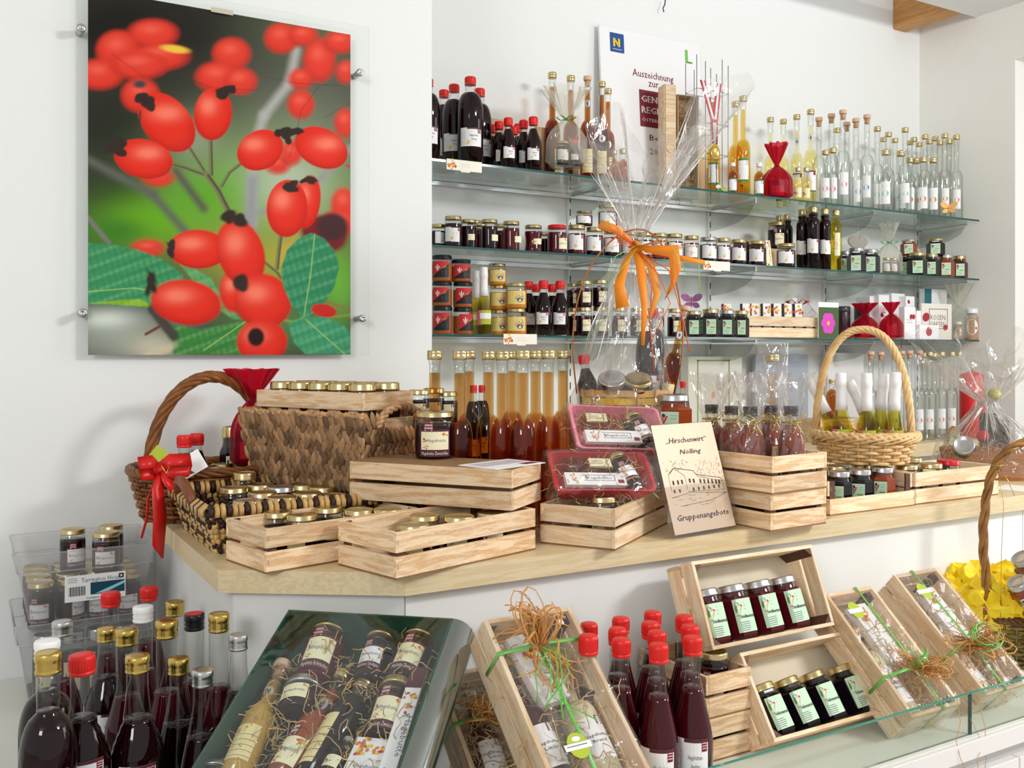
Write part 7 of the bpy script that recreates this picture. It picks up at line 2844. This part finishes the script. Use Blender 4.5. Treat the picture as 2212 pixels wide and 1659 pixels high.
for i, (px, py, Y, r_) in enumerate(((157, 1142, YBN + .12, .0265), (229, 1158, YBN + .07, .0285), (240, 1152, YBN + .155, .0265))):
    p = ony(px, py, Y)
    item('hage_slim', 'jam_jar', ['single jam jar standing on top in the plastic bin, left', 'front jam jar of two on top in the plastic bin', 'rear jam jar of two on top in the plastic bin'][i], 'jar', g, (p.x, p.y, zb0 + .102), max(.088, p.z - zb0 - .102), r_, None, None, [20, -5, 0][i])
g = 'jam jars in the lower plastic bin'
for i in range(4):
    item('plain_silver', 'jam_jar', 'jam jar in the lower plastic bin, %s from left' % nth(i), 'jar', g, (cxb - .078 + i * .052, YBN + .055, ZP + .003), .155, .0255)

# ------------------------------------------------------------------ reused bottles of dark syrup at the left
g = 'dark syrup bottles at the lower left'
lb = [('long_neck', 104, 1408, 55, 'with gold cap at the very front left', .0365), ('long_neck_white', 102, 1383, 50.5, 'with white cap behind the front left one', .039), ('ridged_red', 177, 1413, 54, 'with red cap in the front row', .039), ('ridged_gold', 297, 1415, 50, 'with gold cap and ridged shoulder in the front row', .038),
      ('neck_silver', 135, 1341, 42, 'with silver cap below the plastic bin', .034), ('ridged_gold', 231, 1356, 43, 'left of the two touching gold caps', .036), ('neck_gold', 274, 1358, 45, 'right of the two touching gold caps', .035), ('neck_red', 239, 1279, 39, 'with red cap in front of the bin sticker', .034),
      ('neck_white', 309, 1309, 42, 'with white cap and amber content', .034), ('neck_red', 322, 1268, 37, 'with red cap furthest back', .034), ('neck_gold', 360, 1340, 46, 'with worn gold cap in the middle', .035), ('neck_gold', 378, 1299, 39.5, 'with gold cap in front of the counter side', .034),
      ('neck_black', 420, 1324, 45, 'with black and red cap', .033), ('neck_gold', 473, 1325, 46, 'with gold cap at the counter corner', .033), ('cone_gold', 386, 1421, 47, 'conical with gold cap in the front row', .036), ('cone_silver', 438, 1446, 48, 'conical with silver cap in the front row', .036),
      ('ridged_silver', 515, 1370, 47, 'ridged with silver cap beside the green gift box', .033)]
for (kd, px, yt, wcap, what, r_) in sorted(lb, key=lambda q: -q[3]):
    t_ = 71.0 / wcap
    Y = ray(px).y * t_
    stand(kd, px, yt, Y, ZP, 'syrup_bottle', 'reused syrup bottle %s' % what, 'bottle', g, None, 0 if kd.startswith('ridged_gold') or kd.startswith('long') else 4, r_)


# ------------------------------------------------------------------ helpers for boxes that lean
def inpl(M, px, py, dz=0.):
    """where the line of sight through a photo pixel meets the plane z = dz of a leaning box"""
    Mi = M.inverted()
    o_ = Mi @ Vector((0, 0, HC))
    d_ = (Mi.to_3x3() @ ray(px, py))
    t_ = (dz - o_.z) / d_.z
    return o_ + d_ * t_


def lying(kd, M, top, bot, dz, name, lab, cat, g, r=None, roll=0., h=None):
    """a bottle or jar lying in a leaning box between two photo points"""
    a_, c_ = inpl(M, *top, dz), inpl(M, *bot, dz)
    d_ = a_ - c_
    ang = math.atan2(-d_.x, d_.y)
    return item(kd, name, lab, cat, g, None, h or d_.length, r, None, M @ T(c_.x, c_.y, dz - (r or .03) * .55) @ RZ(ang) @ RX(-PI / 2) @ RZ(R(roll)))


# ------------------------------------------------------------------ green gift box with clear lid
Lg = .50
Xg, Yg = Vector((.759, -.651, 0)), Vector((.602, .701, .382)).normalized()
TLg = att(624, 1317, 1.635)
wg = .25
for _k in range(40):                       # width from the photo's right edge
    q_ = TLg + Xg * wg
    if CX + F * (q_.x * CY - q_.y * SY) / dep(q_) > 978:
        break
    wg += .003
Mg, wg, hg = quadM(TLg - Yg * Lg, TLg - Yg * Lg + Xg * wg, TLg)
gx = thing('green_gift_box', 'dark green gift box with clear lid full of rose hip products', 'gift', M=Mg)
m_grn = noisy('dark_green_board', srgb(30, 78, 60), srgb(24, 66, 50), 80, .45, .05)
dg = .075
b = MB()
b.box((wg / 2, hg / 2, -dg), (wg, hg, .004), m_grn)
b.box((.002, hg / 2, -dg / 2), (.004, hg, dg), m_grn)
b.box((wg / 2, hg - .002, -dg / 2), (wg, .004, dg), m_grn)
b.box((wg / 2, .002, -dg / 2), (wg, .004, dg), m_grn)
b.build('tray', gx)
b = MB()
n = 12
pr_g = [(wg + .034 * math.sin(PI * q / n), -.036 - .036 * -math.cos(PI * q / n) - .036) for q in range(n + 1)]
pr_g = [(wg - .002 + .036 * math.sin(PI * q / n), -.037 + .037 * math.cos(PI * q / n)) for q in range(n + 1)]
for y0_, y1_, mm in ((0, hg, m_grn),):
    b.add([(x, y0_, z) for x, z in pr_g] + [(x, y1_, z) for x, z in pr_g], [tuple(range(n, -1, -1)), tuple(range(n + 1, 2 * n + 2))], mm)
b.add([(x - .001, 0, z) for x, z in pr_g] + [(x - .001, hg, z) for x, z in pr_g], [(i, i + 1, n + 2 + i, n + 1 + i) for i in range(n)], m_grn, True)
b.build('rounded_spine', gx)
b = MB()
m_lid = film('clear_lid', (.95, .97, .97), (.70, .78, .80), 1.5, .05, .15, 8, .02)
b.grid(lambda u, v: (wg * u, hg * v, .0015), 2, 2, m_lid, False)
m_roll = film('glossy_foil', (.62, .74, .76), (.5, .62, .66), 1.9, .10, .25, 6, .22, 1.0, (1, .05, 1))
b.add([(x + .0025, 0, z) for x, z in pr_g[:7]] + [(x + .0025, hg, z) for x, z in pr_g[:7]], [(i, i + 1, 8 + i, 7 + i) for i in range(6)], m_roll, True)
b.build('clear_lid', gx)
wool('wood_wool', gx, lambda q: (q.uniform(.03, wg - .01), q.uniform(.02, hg - .06), q.uniform(-.060, -.028)), 620, None, .0009, .075, 7, 12)
g = 'goods in the green gift box'
dz = -.028
lying('hage_rohr', Mg, (710, 1346), (668, 1463), dz, 'jam_jar', 'large rose hip jam jar at the top left of the green box', 'jar', g, .0335, 10)
lying('hage_slim', Mg, (821, 1363), (789, 1467), dz, 'jam_jar', 'slim jelly jar with white label in the green box', 'jar', g, .0255, 0)
lying('hage_big', Mg, (906, 1360), (862, 1466), dz, 'jam_jar', 'jam jar with cream label at the top right of the green box', 'jar', g, .0300, 8)
lying('hage_flat', Mg, (655, 1466), (634, 1534), dz, 'jam_jar', 'low jar with silver lid in the green box', 'jar', g, .0340, -6)
lying('hage_big', Mg, (857, 1466), (816, 1597), dz, 'jam_jar', 'jam jar with dark plum label at the right of the green box', 'jar', g, .0300, 6)
prl = p_shoulder(.0215, .135, .175, .0105, .275)
mk_bottle('box_pale', prl, .235, mat('pale_gold_liqueur', srgb(190, 150, 70), .08), cork_stop(.0115, .274), [lab_bands(.036, .075, .0218).xf(T(0, 0, .075)), lab_crest(.016, .022, .0108).xf(T(0, 0, .205))])
mk_bottle('box_amber', prl, .235, mat('russet_liqueur', srgb(140, 66, 30), .08), gcap(.0135, .270, .290), [lab_jam(.036, .060, .0218, 'Hagebutte', None, True).xf(T(0, 0, .070)), lab_crest(.018, .030, .0108).xf(T(0, 0, .195))])
mk_bottle('box_dark', p_shoulder(.0250, .165, .200, .0130, .232), .205, M_syrup, metal_cap(.0155, .222, .246, M_gold), [lab_bands(.040, .110, .0253).xf(T(0, 0, .085))])
lying('box_pale', Mg, (609, 1421), (492, 1690), dz, 'liqueur_bottle', 'pale corked liqueur bottle along the left of the green box', 'bottle', g, .0240)
lying('box_amber', Mg, (741, 1442), (583, 1700), dz, 'liqueur_bottle', 'amber bottle with blue crest in the green box', 'bottle', g, .0240)
lying('box_dark', Mg, (785, 1460), (655, 1690), dz, 'vinegar_bottle', 'dark vinegar bottle with gold cap in the green box', 'bottle', g, .0260, -40)
lying('mini_pale', Mg, (753, 1588), (705, 1672), dz + .004, 'miniature_bottle', 'tiny clear bottle with silver cap in the green box', 'bottle', g, .0175)
lying('plain_silver', Mg, (462, 1652), (440, 1720), dz, 'jam_jar', 'jar with silver lid at the lower left of the green box', 'jar', g, .030)


def slab(M, a, c, w_, th, dz_, nm, lab, cat, g, deco, m_=None):
    p0_, p1_ = inpl(M, *a, dz_), inpl(M, *c, dz_)
    d_ = p0_ - p1_
    L_ = d_.length
    b_ = MB()
    b_.bbox((0, 0, L_ / 2), (w_, th, L_), m_ or P_white, .001)
    k0 = len(b_.v)
    deco(b_, w_, L_)
    b_.xf(T(0, -th / 2, 0), k0)
    o_ = b_.build(nm)
    o_.matrix_world = M @ T(p1_.x, p1_.y, dz_) @ RZ(math.atan2(-d_.x, d_.y)) @ RX(-PI / 2)
    tag(o_, lab, cat, g)


def deco_tube(b_, w_, L_):
    b_.rect(-w_ / 2, L_ * .78, w_ / 2, L_, P_mard, .0006)
    fruits(b_, 0, L_ * .70, w_ * .35, .0006, 31)
    fruits(b_, 0, L_ * .60, w_ * .30, .0006, 33)
    b_.text('Hagebutte', .004, L_ * .30, w_ * .55, P_grey, .0006, L_ * .38, rot=R(-90))
    hip_mark(b_, .0, L_ * .52, w_ * .25, .0006)


def deco_flow(b_, w_, L_):
    for k in range(5):
        fruits(b_, w_ * .3 * wob(k, 4), L_ * (.75 + .12 * wob(k, 9)), w_ * .16, .0006, 40 + k)
    b_.text('Hagebutte', 0, L_ * .25, w_ * .14, P_grey, .0006, w_ * .6)


slab(Mg, (908, 1452), (838, 1672), .026, .018, dz + .004, 'tea_pack', 'slim white pack with rose hip print at the right of the green box', 'box', g, deco_tube)
slab(Mg, (818, 1602), (780, 1690), .062, .014, dz, 'tea_pack', 'white pack with orange rose hips at the bottom of the green box', 'box', g, deco_flow)


# ------------------------------------------------------------------ leaning wooden gift crates
def ribbon_x(e, w, h, H, y, x=None, m=None):
    b = MB()
    z = .0035
    b.strip([(-.002, y, -H * .7), (-.002, y, z), (w * .5, y + .004, z + .002), (w + .002, y, z), (w + .002, y, -H * .7)], .006, m or M_ribg, side=(0, 1, 0))
    if x is not None:
        b.strip([(x, -.002, -H * .9), (x, -.002, z), (x + .004, h * .5, z + .002), (x, h + .002, z), (x, h + .002, -H * .6)], .006, m or M_ribg, side=(1, 0, 0))
    return b.build('green_ribbon', e)


def raffia_bunch(e, p, n, ln, seed, up=(0, 1, .5), name='raffia_bow', m=None):
    rnd = random.Random(seed)
    b = MB()
    p = Vector(p)
    U = Vector(up).normalized()
    for k in range(n):
        L_ = ln * rnd.uniform(.45, 1.15)
        q = [p + Vector((rnd.gauss(0, .004), rnd.gauss(0, .004), 0))]
        kind_ = rnd.random()
        d = (U * (1 if rnd.random() < .7 else -1) + Vector((rnd.gauss(0, .55), rnd.gauss(0, .45), rnd.gauss(.1, .25)))).normalized()
        sd = d.cross(Vector((0, 0, 1)))
        sd = (sd if sd.length > .01 else Vector((1, 0, 0))).normalized() * rnd.choice((-1, 1))
        for s in range(1, 11):
            f_ = s / 10
            if kind_ < .45:        # loop that comes back to the knot
                a_ = 2 * PI * f_
                q.append(p + d * L_ * .38 * (1 - math.cos(a_)) + sd * L_ * .20 * math.sin(a_) + Vector((0, 0, .012 * math.sin(PI * f_))))
            else:                  # loose curling end
                w_ = .10 * math.sin(f_ * 7 + k)
                q.append(p + d * L_ * f_ * (1 - .25 * f_) + sd * L_ * (.30 * f_ * f_ + w_ * f_) + Vector((0, 0, .02 * math.sin(PI * f_) - .01 * f_)))
        q = [Vector((v.x, v.y, max(v.z, .003))) for v in q]
        b.strip(q, [.0030 * rnd.uniform(.4, 1.3)] * len(q), m or M_raffia, up=(rnd.gauss(0, .5), rnd.gauss(0, .5), 1), th=.0004)
    o = b.build(name, e)
    o['kind'] = 'stuff'
    return o


YT = Vector((0, math.cos(R(41.5)), math.sin(R(41.5))))


def gift_crate(TLp, w, L_, H_, lab, seed, m=None, wrap=True):
    BL = TLp - YT * L_
    M, w, h = quadM(BL, BL + Vector((w, 0, 0)), TLp)
    e = thing('gift_crate', lab, 'gift', M=M, group='leaning wooden gift crates')
    th = .008
    m = m or M_pine2
    hs = (H_ - .008) / 2
    for j in range(2):
        z = -hs / 2 - j * (hs + .006)
        for x in (th / 2, w - th / 2):
            put('slat', slat_mesh(h, hs, th, m), e, (x, h / 2, z), (0, 0, PI / 2))
        for y in (th / 2, h - th / 2):
            put('slat', slat_mesh(w - 2 * th, hs, th, m), e, (w / 2, y, z))
    MB().box((w / 2, h / 2, -H_), (w, h, .004), M_panel).build('bottom_board', e)
    for sx, x in ((1, th), (-1, w - th)):
        for sy, y in ((1, th), (-1, h - th)):
            put('corner_post', _CR['post'], e, (x, y, -H_ + .002), None, (sx, sy, H_ - .012))
    wool('wood_wool', e, lambda q: (q.uniform(.02, w - .02), q.uniform(.02, h - .04), q.uniform(-H_ + .010, -.020)), 260, None, .0009, .07, 6, seed)
    if wrap:
        crumple(lambda u, v: (w * u, h * v, .0025 + .002 * math.sin(PI * u)), 8, 14, .0012, seed, False, M_cello2).build('wrap', e)
        b = MB()
        crumple(lambda u, v: (-.003, h * u, .002 - (H_ + .004) * v), 12, 3, .0014, seed + 1, False, M_cello2, b)
        crumple(lambda u, v: (w + .003, h * u, .002 - (H_ + .004) * v), 12, 3, .0014, seed + 2, False, M_cello2, b)
        crumple(lambda u, v: (w * u, -.003, .002 - (H_ + .004) * v), 8, 3, .0014, seed + 3, False, M_cello2, b)
        b.build('wrap_sides', e)
    return e, M, w, h


def likoer(nm, w1, w2, liq):
    l_ = MB()
    l_.rect(-.022, -.05, .022, .05, P_white, .0003, 8)
    l_.rect(.006, .030, .018, .052, P_mar, .0007)
    for k in range(3):
        l_.rect(.008, .046 - k * .006, .016, .048 - k * .006, P_ltext, .0009)
    l_.text(w1, 0, .002, .011, P_dark, .0006, .038)
    l_.text(w2, 0, -.012, .011, P_dark, .0006, .022)
    l_.lines(-.012, .014, -.018, 1, .01, P_grey, .0014)
    l_.rect(-.002, -.046, .018, -.036, P_ltext, .0006)
    l_.text('Hagebutte', .008, -.043, .006, P_mar, .0008, .016)
    mk_bottle(nm, p_shoulder(.0265, .150, .185, .0115, .300), .262, liq, gcap(.0145, .294, .314), [l_.bend(.0268).xf(T(0, 0, .080)), lab_crest(.018, .032, .0118).xf(T(0, 0, .225))])


likoer('box_likoer', 'Hagebutten', 'Likör', M_syrupr)
likoer('box_brand', 'Hagebutten', 'Brand', mat('straw_spirit', srgb(214, 206, 170), .08))
# the big one in front
T1 = att(1045, 1339, 1.514)
e, M1, w1_, h1_ = gift_crate(T1, .165, .405, .075, 'wooden gift crate with glass and liqueur bottles beside the red-capped bottles', 51)
g = 'goods in the front gift crate'
lying('box_likoer', M1, (1095, 1420), (1215, 1690), -.030, 'liqueur_bottle', 'red liqueur bottle with white label in the front gift crate', 'bottle', g, .0285)
lying('box_brand', M1, (1200, 1410), (1318, 1672), -.030, 'spirit_bottle', 'straw coloured spirit bottle with white label in the front gift crate', 'bottle', g, .0300)
slab(M1, (1118, 1378), (1200, 1520), .052, .020, -.026, 'tea_pack', 'white carton with orange rose hips in the front gift crate', 'box', g, lambda b_, w_, L_: [fruits(b_, w_ * .25 * wob(k, 3), L_ * (.78 + .1 * wob(k, 5)), w_ * .2, .0006, 60 + k) for k in range(4)])
pg0, pg1 = inpl(M1, 1188, 1500, -.020), inpl(M1, 1222, 1640, -.020)
dgl = pg1 - pg0
b = MB().lathe([(.022, 0), (.027, .018), (.025, .036), (.012, .050), (.006, .056), (.010, .064), (.004, .072), (.0035, .130), (.006, .136), (.026, .140)], M_glass, 24, None, True, False, False)
o = b.build('liqueur_glass')
o.matrix_world = M1 @ T(pg0.x, pg0.y, -.020) @ RZ(math.atan2(-dgl.x, dgl.y)) @ RX(-PI / 2)
tag(o, 'small stemmed glass lying in the front gift crate', 'glass', g)
pt = inpl(M1, 1248, 1612, .004)
b = MB().blob(0, 0, .018, .020, P_lime, .0008, 20)
b.rect(-.024, -.006, .022, .004, P_white, .0012)
b.lines(-.02, .018, .000, 1, .01, P_grey, .0016, .0014)
b.blob(0, .010, .008, .004, P_white, .0012, 8)
b.add([(x, .001, z) for x, z in ((-.018, -.02), (.018, -.02), (.018, .02), (-.018, .02))], [], P_lime) if False else None
o = b.build('round_tag', e)
o.matrix_basis = T(pt.x, pt.y, .006) @ RX(-PI / 2)
pr1 = inpl(M1, 1160, 1400, 0)
ribbon_x(e, w1_, h1_, .08, pr1.y, pr1.x)
raffia_bunch(e, (pr1.x, pr1.y, .006), 60, .105, 5, (-.25, 1.0, .6))
b = MB()
for k in range(5):
    b.tube([(pr1.x, pr1.y, .006), (pr1.x + .03 * wob(k, 1) + .02, pr1.y - .02, .02), (pr1.x + .05 * wob(k, 1), pr1.y - .05 - .01 * k, .016), (pr1.x + .045 * wob(k, 2), pr1.y - .09 - .012 * k, .008)], .0011, M_ribg, 4)
b.build('curled_ribbon', e)
b = MB().box((0, 0, 0), (.012, .0006, .009), P_white)
o = b.build('price_sticker', e)
pt = inpl(M1, 1209, 1345, .004)
o.matrix_basis = T(pt.x, pt.y, .006) @ RX(-PI / 2)
# the one half hidden at its left
T3 = Vector((.690, 1.45, HC - .545))
e, M3, w3_, h3_ = gift_crate(T3, .14, .265, .060, 'darker gift crate half hidden between green box and front crate', 52, M_pine)
lying('box_likoer', M3, (1020, 1490), (1080, 1690), -.030, 'liqueur_bottle', 'liqueur bottle with white label in the half hidden crate', 'bottle', None, .0270)
pr3 = inpl(M3, 1050, 1552, 0)
ribbon_x(e, w3_, h3_, .075, pr3.y)
raffia_bunch(e, (pr3.x, pr3.y, .006), 30, .07, 7, (-.6, .3, .6))
# the two at the right
nT = Vector((0, -YT.z, YT.y))
for k, (px0, py0, wk_, Lk, sd, lab, rx) in enumerate(((1936, 1600, .146, .285, 53, 'gift crate with green curled ribbon right of the leaning jam crates', .62), (2090, 1551, .150, .300, 54, 'rightmost gift crate beside the yellow paper basket', .40))):
    Eb = onz(px0, py0, ZP + .001) + Vector((0, .012, 0)) + nT * .080 + Vector((.004 if k else -.004, 0, 0))
    e, Mk, wk_, hk_ = gift_crate(Eb + YT * Lk, wk_, Lk, .080, lab, sd)
    g = 'goods in the right gift crates'
    item('box_brand', 'spirit_bottle', 'bottle with white label lying in the %s' % ('ribboned gift crate' if k == 0 else 'rightmost gift crate'), 'bottle', g, None, .25, .027, None, Mk @ T(wk_ * .30, .012, -.045) @ RX(-PI / 2))
    b_ = MB().bbox((0, 0, .07), (.050, .020, .14), P_white, .001)
    for q in range(4):
        fruits(b_, .012 * wob(q, 3), .115 + .012 * wob(q, 5), .010, .0106, 70 + q + k * 9)
    o = b_.build('tea_pack')
    o.matrix_world = Mk @ T(wk_ * .62, hk_ * .42, -.030) @ RX(-PI / 2)
    tag(o, 'white carton with orange rose hips in the %s' % ('ribboned gift crate' if k == 0 else 'rightmost gift crate'), 'box', g)
    yb = hk_ * (.30 if k == 0 else .34)
    ribbon_x(e, wk_, hk_, .08, yb, wk_ * rx)
    raffia_bunch(e, (wk_ * rx, yb, .006), 60, .075 if k == 0 else .10, 11 + k, (.2, -.6, .5) if k == 0 else (.8, -.2, .4))
    b = MB()
    for q in range(9):
        pts = []
        for s in range(16):
            a = s * .9
            if k == 0:
                pts.append((wk_ * rx + .006 * math.cos(a) + .020 * wob(q, 1) * s / 15, yb + .006 * math.sin(a) + .030 * (wob(q, 2) + .5) * s / 15, .008 + .040 * s / 15 * (.6 + .4 * wob(q, 3))))
            else:
                rr_ = .040 + .012 * wob(q, 2)
                aa = s / 15 * PI * 1.2 + q
                pts.append((wk_ * rx + .01 + rr_ * math.cos(aa) * .9, yb + rr_ * math.sin(aa) * .6, .010 + .024 * math.sin(PI * s / 15) + .003 * q))
        b.strip(pts, .0035, M_ribg, up=(.3, .2, 1), th=.0003)
    b.build('curled_ribbon', e)
    pt = (wk_ * .30, hk_ * .82)
    b = MB().blob(0, 0, .017, .020, P_lime, .0008, 20)
    b.rect(-.022, -.006, .020, .004, P_white, .0012)
    o = b.build('round_tag', e)
    o.matrix_basis = T(pt[0], pt[1], .005) @ RX(-PI / 2)

# ------------------------------------------------------------------ red-capped syrup bottles on the ledge
g = 'red-capped syrup bottles on the ledge'
for i, (px, yt, wc, what) in enumerate(((1423, 1391, 42, 'foremost'), (1496, 1375, 40, 'right of the foremost'), (1342, 1380, 39.0, 'left front'), (1419, 1364, 39.6, 'second in the middle file'), (1334, 1357, 38, 'second in the left file'), (1491, 1351, 38.4, 'second in the right file'), (1405, 1344, 37.4, 'third in the middle file'),
                                          (1341, 1334, 36.6, 'third in the left file'), (1410, 1321, 35.6, 'rearmost in the middle file'), (1478, 1330, 37, 'rearmost in the right file'), (1272, 1346, -1.74, 'rearmost far left'), (1271, 1372, -1.655, 'half hidden far left'))):
    t_ = .472 * F / (yt - YH) if wc > 0 else -wc
    stand('syrup_slope', px, yt, ray(px).y * t_, ZP, 'syrup_bottle', 'red-capped syrup bottle on the ledge, %s' % what, 'bottle', g, None, -4 + 6 * wob(i, 3), .0335)

# ------------------------------------------------------------------ leaning jam crates on the ledge
for j in range(2):
    crate('%s crate of the stack under the leaning jam crates' % ['lowest', 'upper'][j], T(1.184 + .056, 1.335 + .100, ZP + .0805 * j) @ RZ(PI / 2), .200, .112, .080, m=M_pine)
item('hage_slim', 'jam_jar', 'dark jar with silver lid standing in the stacked crates', 'jar', None, (1.240, 1.380, ZP + .0805 + .004), .105, .030)


def lean_crate(P0, P1, Ptop, lab, kd, what, jars, jh, jr):
    Xl = Vector((1, 0, 0))
    Yl = Vector((0, Ptop.y - P0.y, Ptop.z - P0.z)).normalized()
    Zl = Xl.cross(Yl)
    L_ = P1.x - P0.x
    W_, H_ = .168, .082
    O = Vector(((P0.x + P1.x) / 2, P0.y, P0.z)) + Yl * W_ / 2 - Zl * H_
    M = basis(O, Xl, Zl)
    crate(lab, M, L_, W_, H_, m=M_pine2, bottom=M_panel)
    for i, (x, rot) in enumerate(jars):
        item(kd, 'jam_jar', '%s jar from left in the %s' % (nth(i), what), 'jar', what + ' jars', None, jh, jr, None, M @ T(x, -W_ / 2 + .009, .046) @ RZ(R(rot)) @ RX(-PI / 2) @ RZ(R(-4)))


P0, P1 = ony(1674, 1604, 1.273), ony(1957, 1516, 1.273)
lean_crate(P0, P1, Vector((P0.x, 1.368, HC - .577)), 'lower leaning pine crate with four dark elderberry jam jars', 'hex_holler', 'lower leaning crate', ((-.130, 3), (-.062, 4), (.010, 3), (.092, 2)), .099, .0285)
P0, P1 = ony(1540, 1405, 1.36), ony(1804, 1342, 1.36)
lean_crate(P0, P1, Vector((P0.x, 1.4225, HC - .406)), 'upper leaning pine crate with four red cornel jam jars', 'hex_dirndl', 'upper leaning crate', ((-.125, 0), (-.055, 0), (.018, 1), (.090, 2)), .105, .0300)

# ------------------------------------------------------------------ willow basket with yellow paper at the right edge
py_ = ony(2196, 1400, 1.40)
yb_ = thing('paper_basket', 'olive willow basket with crumpled yellow paper and twisted handle', 'basket', (py_.x, 1.40, ZP + .0), (0, 0, face(py_)))
m_ol = noisy('olive_willow', srgb(150, 130, 74), srgb(96, 80, 44), 40, .4, .1)
wicker(yb_, .070, .064, .115, 1.22, 11, 20, .0046, m_ol, 2.0, 1.2, True, None, 1.0, noisy('rim_willow', srgb(120, 78, 36), srgb(90, 56, 28), 30, .4, .1))
kq = dep(py_) / F
ly = lambda px, py, dy=0.: Vector(((px - 2196) * kq, dy, (py_.z - ZP) + (1400 - py) * kq))
hpts = [ly(2142, 1335, -.06), ly(2138, 1240, -.07), ly(2133, 1160, -.075), ly(2138, 1080, -.075), ly(2150, 1020, -.07), ly(2172, 978, -.06), ly(2205, 955, -.04), ly(2250, 950, 0), ly(2285, 985, .03), ly(2296, 1060, .05), ly(2290, 1200, .06), ly(2282, 1335, .06)]
sm = []
for i in range(len(hpts) - 1):
    a_, b_, c_, d_ = hpts[max(i - 1, 0)], hpts[i], hpts[i + 1], hpts[min(i + 2, len(hpts) - 1)]
    for q in range(6):
        t_ = q / 6
        sm.append(.5 * ((2 * b_) + (c_ - a_) * t_ + (2 * a_ - 5 * b_ + 4 * c_ - d_) * t_ ** 2 + (3 * b_ - a_ - 3 * c_ + d_) * t_ ** 3))
sm.append(hpts[-1])
m_tw = noisy('bronze_willow', srgb(168, 120, 62), srgb(120, 78, 38), 30, .3, .1)
twist(sm, .0058, .0062, 3, 5, m_tw).build('handle', yb_)
b = MB()
tp = ly(2160, 1002, -.07)
b.tube([tp + Vector((.014 * math.cos(2 * PI * k / 10), .014 * math.sin(2 * PI * k / 10), .003 * k / 10)) for k in range(11)], .0012, M_goldb, 4)
b.tube([tp, ly(2172, 1080, -.09), ly(2168, 1180, -.09), ly(2166, 1330, -.085)], .0008, M_goldb, 4)
b.tube([tp, ly(2180, 1030, -.085), ly(2192, 1062, -.085)], .0008, M_goldb, 4)
b.build('gold_string', yb_)
m_yp = mat('yellow_tissue', srgb(246, 216, 36), .5)
_nt = m_yp.node_tree
_b = _nt.nodes['Principled BSDF']
_b.inputs['Subsurface Weight'].default_value = 0.0
b = MB()
pc_ = [ly(2085, 1215, -.03), ly(2060, 1240, -.03), ly(2110, 1290, -.05), ly(2130, 1210, .0), ly(2080, 1320, -.05), ly(2190, 1290, -.06), ly(2200, 1210, .03)]


def ypaper(u, v):
    a = 2 * PI * u
    ring_ = [(.02, .02), (.060, .055), (.085, .095), (.100, .150), (.120, .190), (.095, .215), (.060, .190), (.030, .150)]
    k = v * (len(ring_) - 1)
    i = min(int(k), len(ring_) - 2)
    r = ring_[i][0] + (ring_[i + 1][0] - ring_[i][0]) * (k - i)
    z = ring_[i][1] + (ring_[i + 1][1] - ring_[i][1]) * (k - i)
    lf = max(0, -math.cos(a))
    droop = max(0, math.cos(a + 2.6)) * .06 * (1 if .35 < v < .8 else .4)
    return (r * math.cos(a) * (1 + .35 * lf) - .012, r * .75 * math.sin(a), z + .035 * lf * (v > .4) - droop + .012 * math.sin(5 * a))


crumple(ypaper, 56, 26, .0062, 6, True, m_yp).build('yellow_paper', yb_)
g = 'jars in the yellow paper basket'
Ry_ = T(py_.x, 1.40, ZP) @ RZ(face(py_))
for i, (px, py, dy, rl) in enumerate(((2204, 1270, -.055, 30), (2212, 1225, -.02, 30), (2222, 1310, -.07, 20))):
    v_ = ly(px, py, dy)
    item('hex_ambers', 'jam_jar', 'amber jar lying in the yellow paper, %s' % ['middle one', 'upper one', 'lower one'][i], 'jar', g, None, .085, .028, None, Ry_ @ T(v_.x + .03, v_.y, v_.z - .03) @ RY(R(-rl)) @ RX(R(25)))
# loose raffia threads trailing over the glass lip
b = MB()
for pts in (((2065, 1490), (2075, 1560), (2065, 1600), (2075, 1640), (2100, 1690)), ((2085, 1530), (2110, 1580), (2125, 1610), (2110, 1640), (2118, 1690)), ((2110, 1500), (2128, 1570), (2130, 1640), (2124, 1690))):
    q = []
    for k, (px, py) in enumerate(pts):
        q.append(ony(px, py, YG + (.012 if k == 0 else -.020 - .008 * (k > 2))))
    b.tube(q, .0006, M_raffia, 4)
o = b.build('raffia_threads')
o['kind'] = 'stuff'
tag(o, 'loose raffia threads hanging over the glass lip', 'raffia')
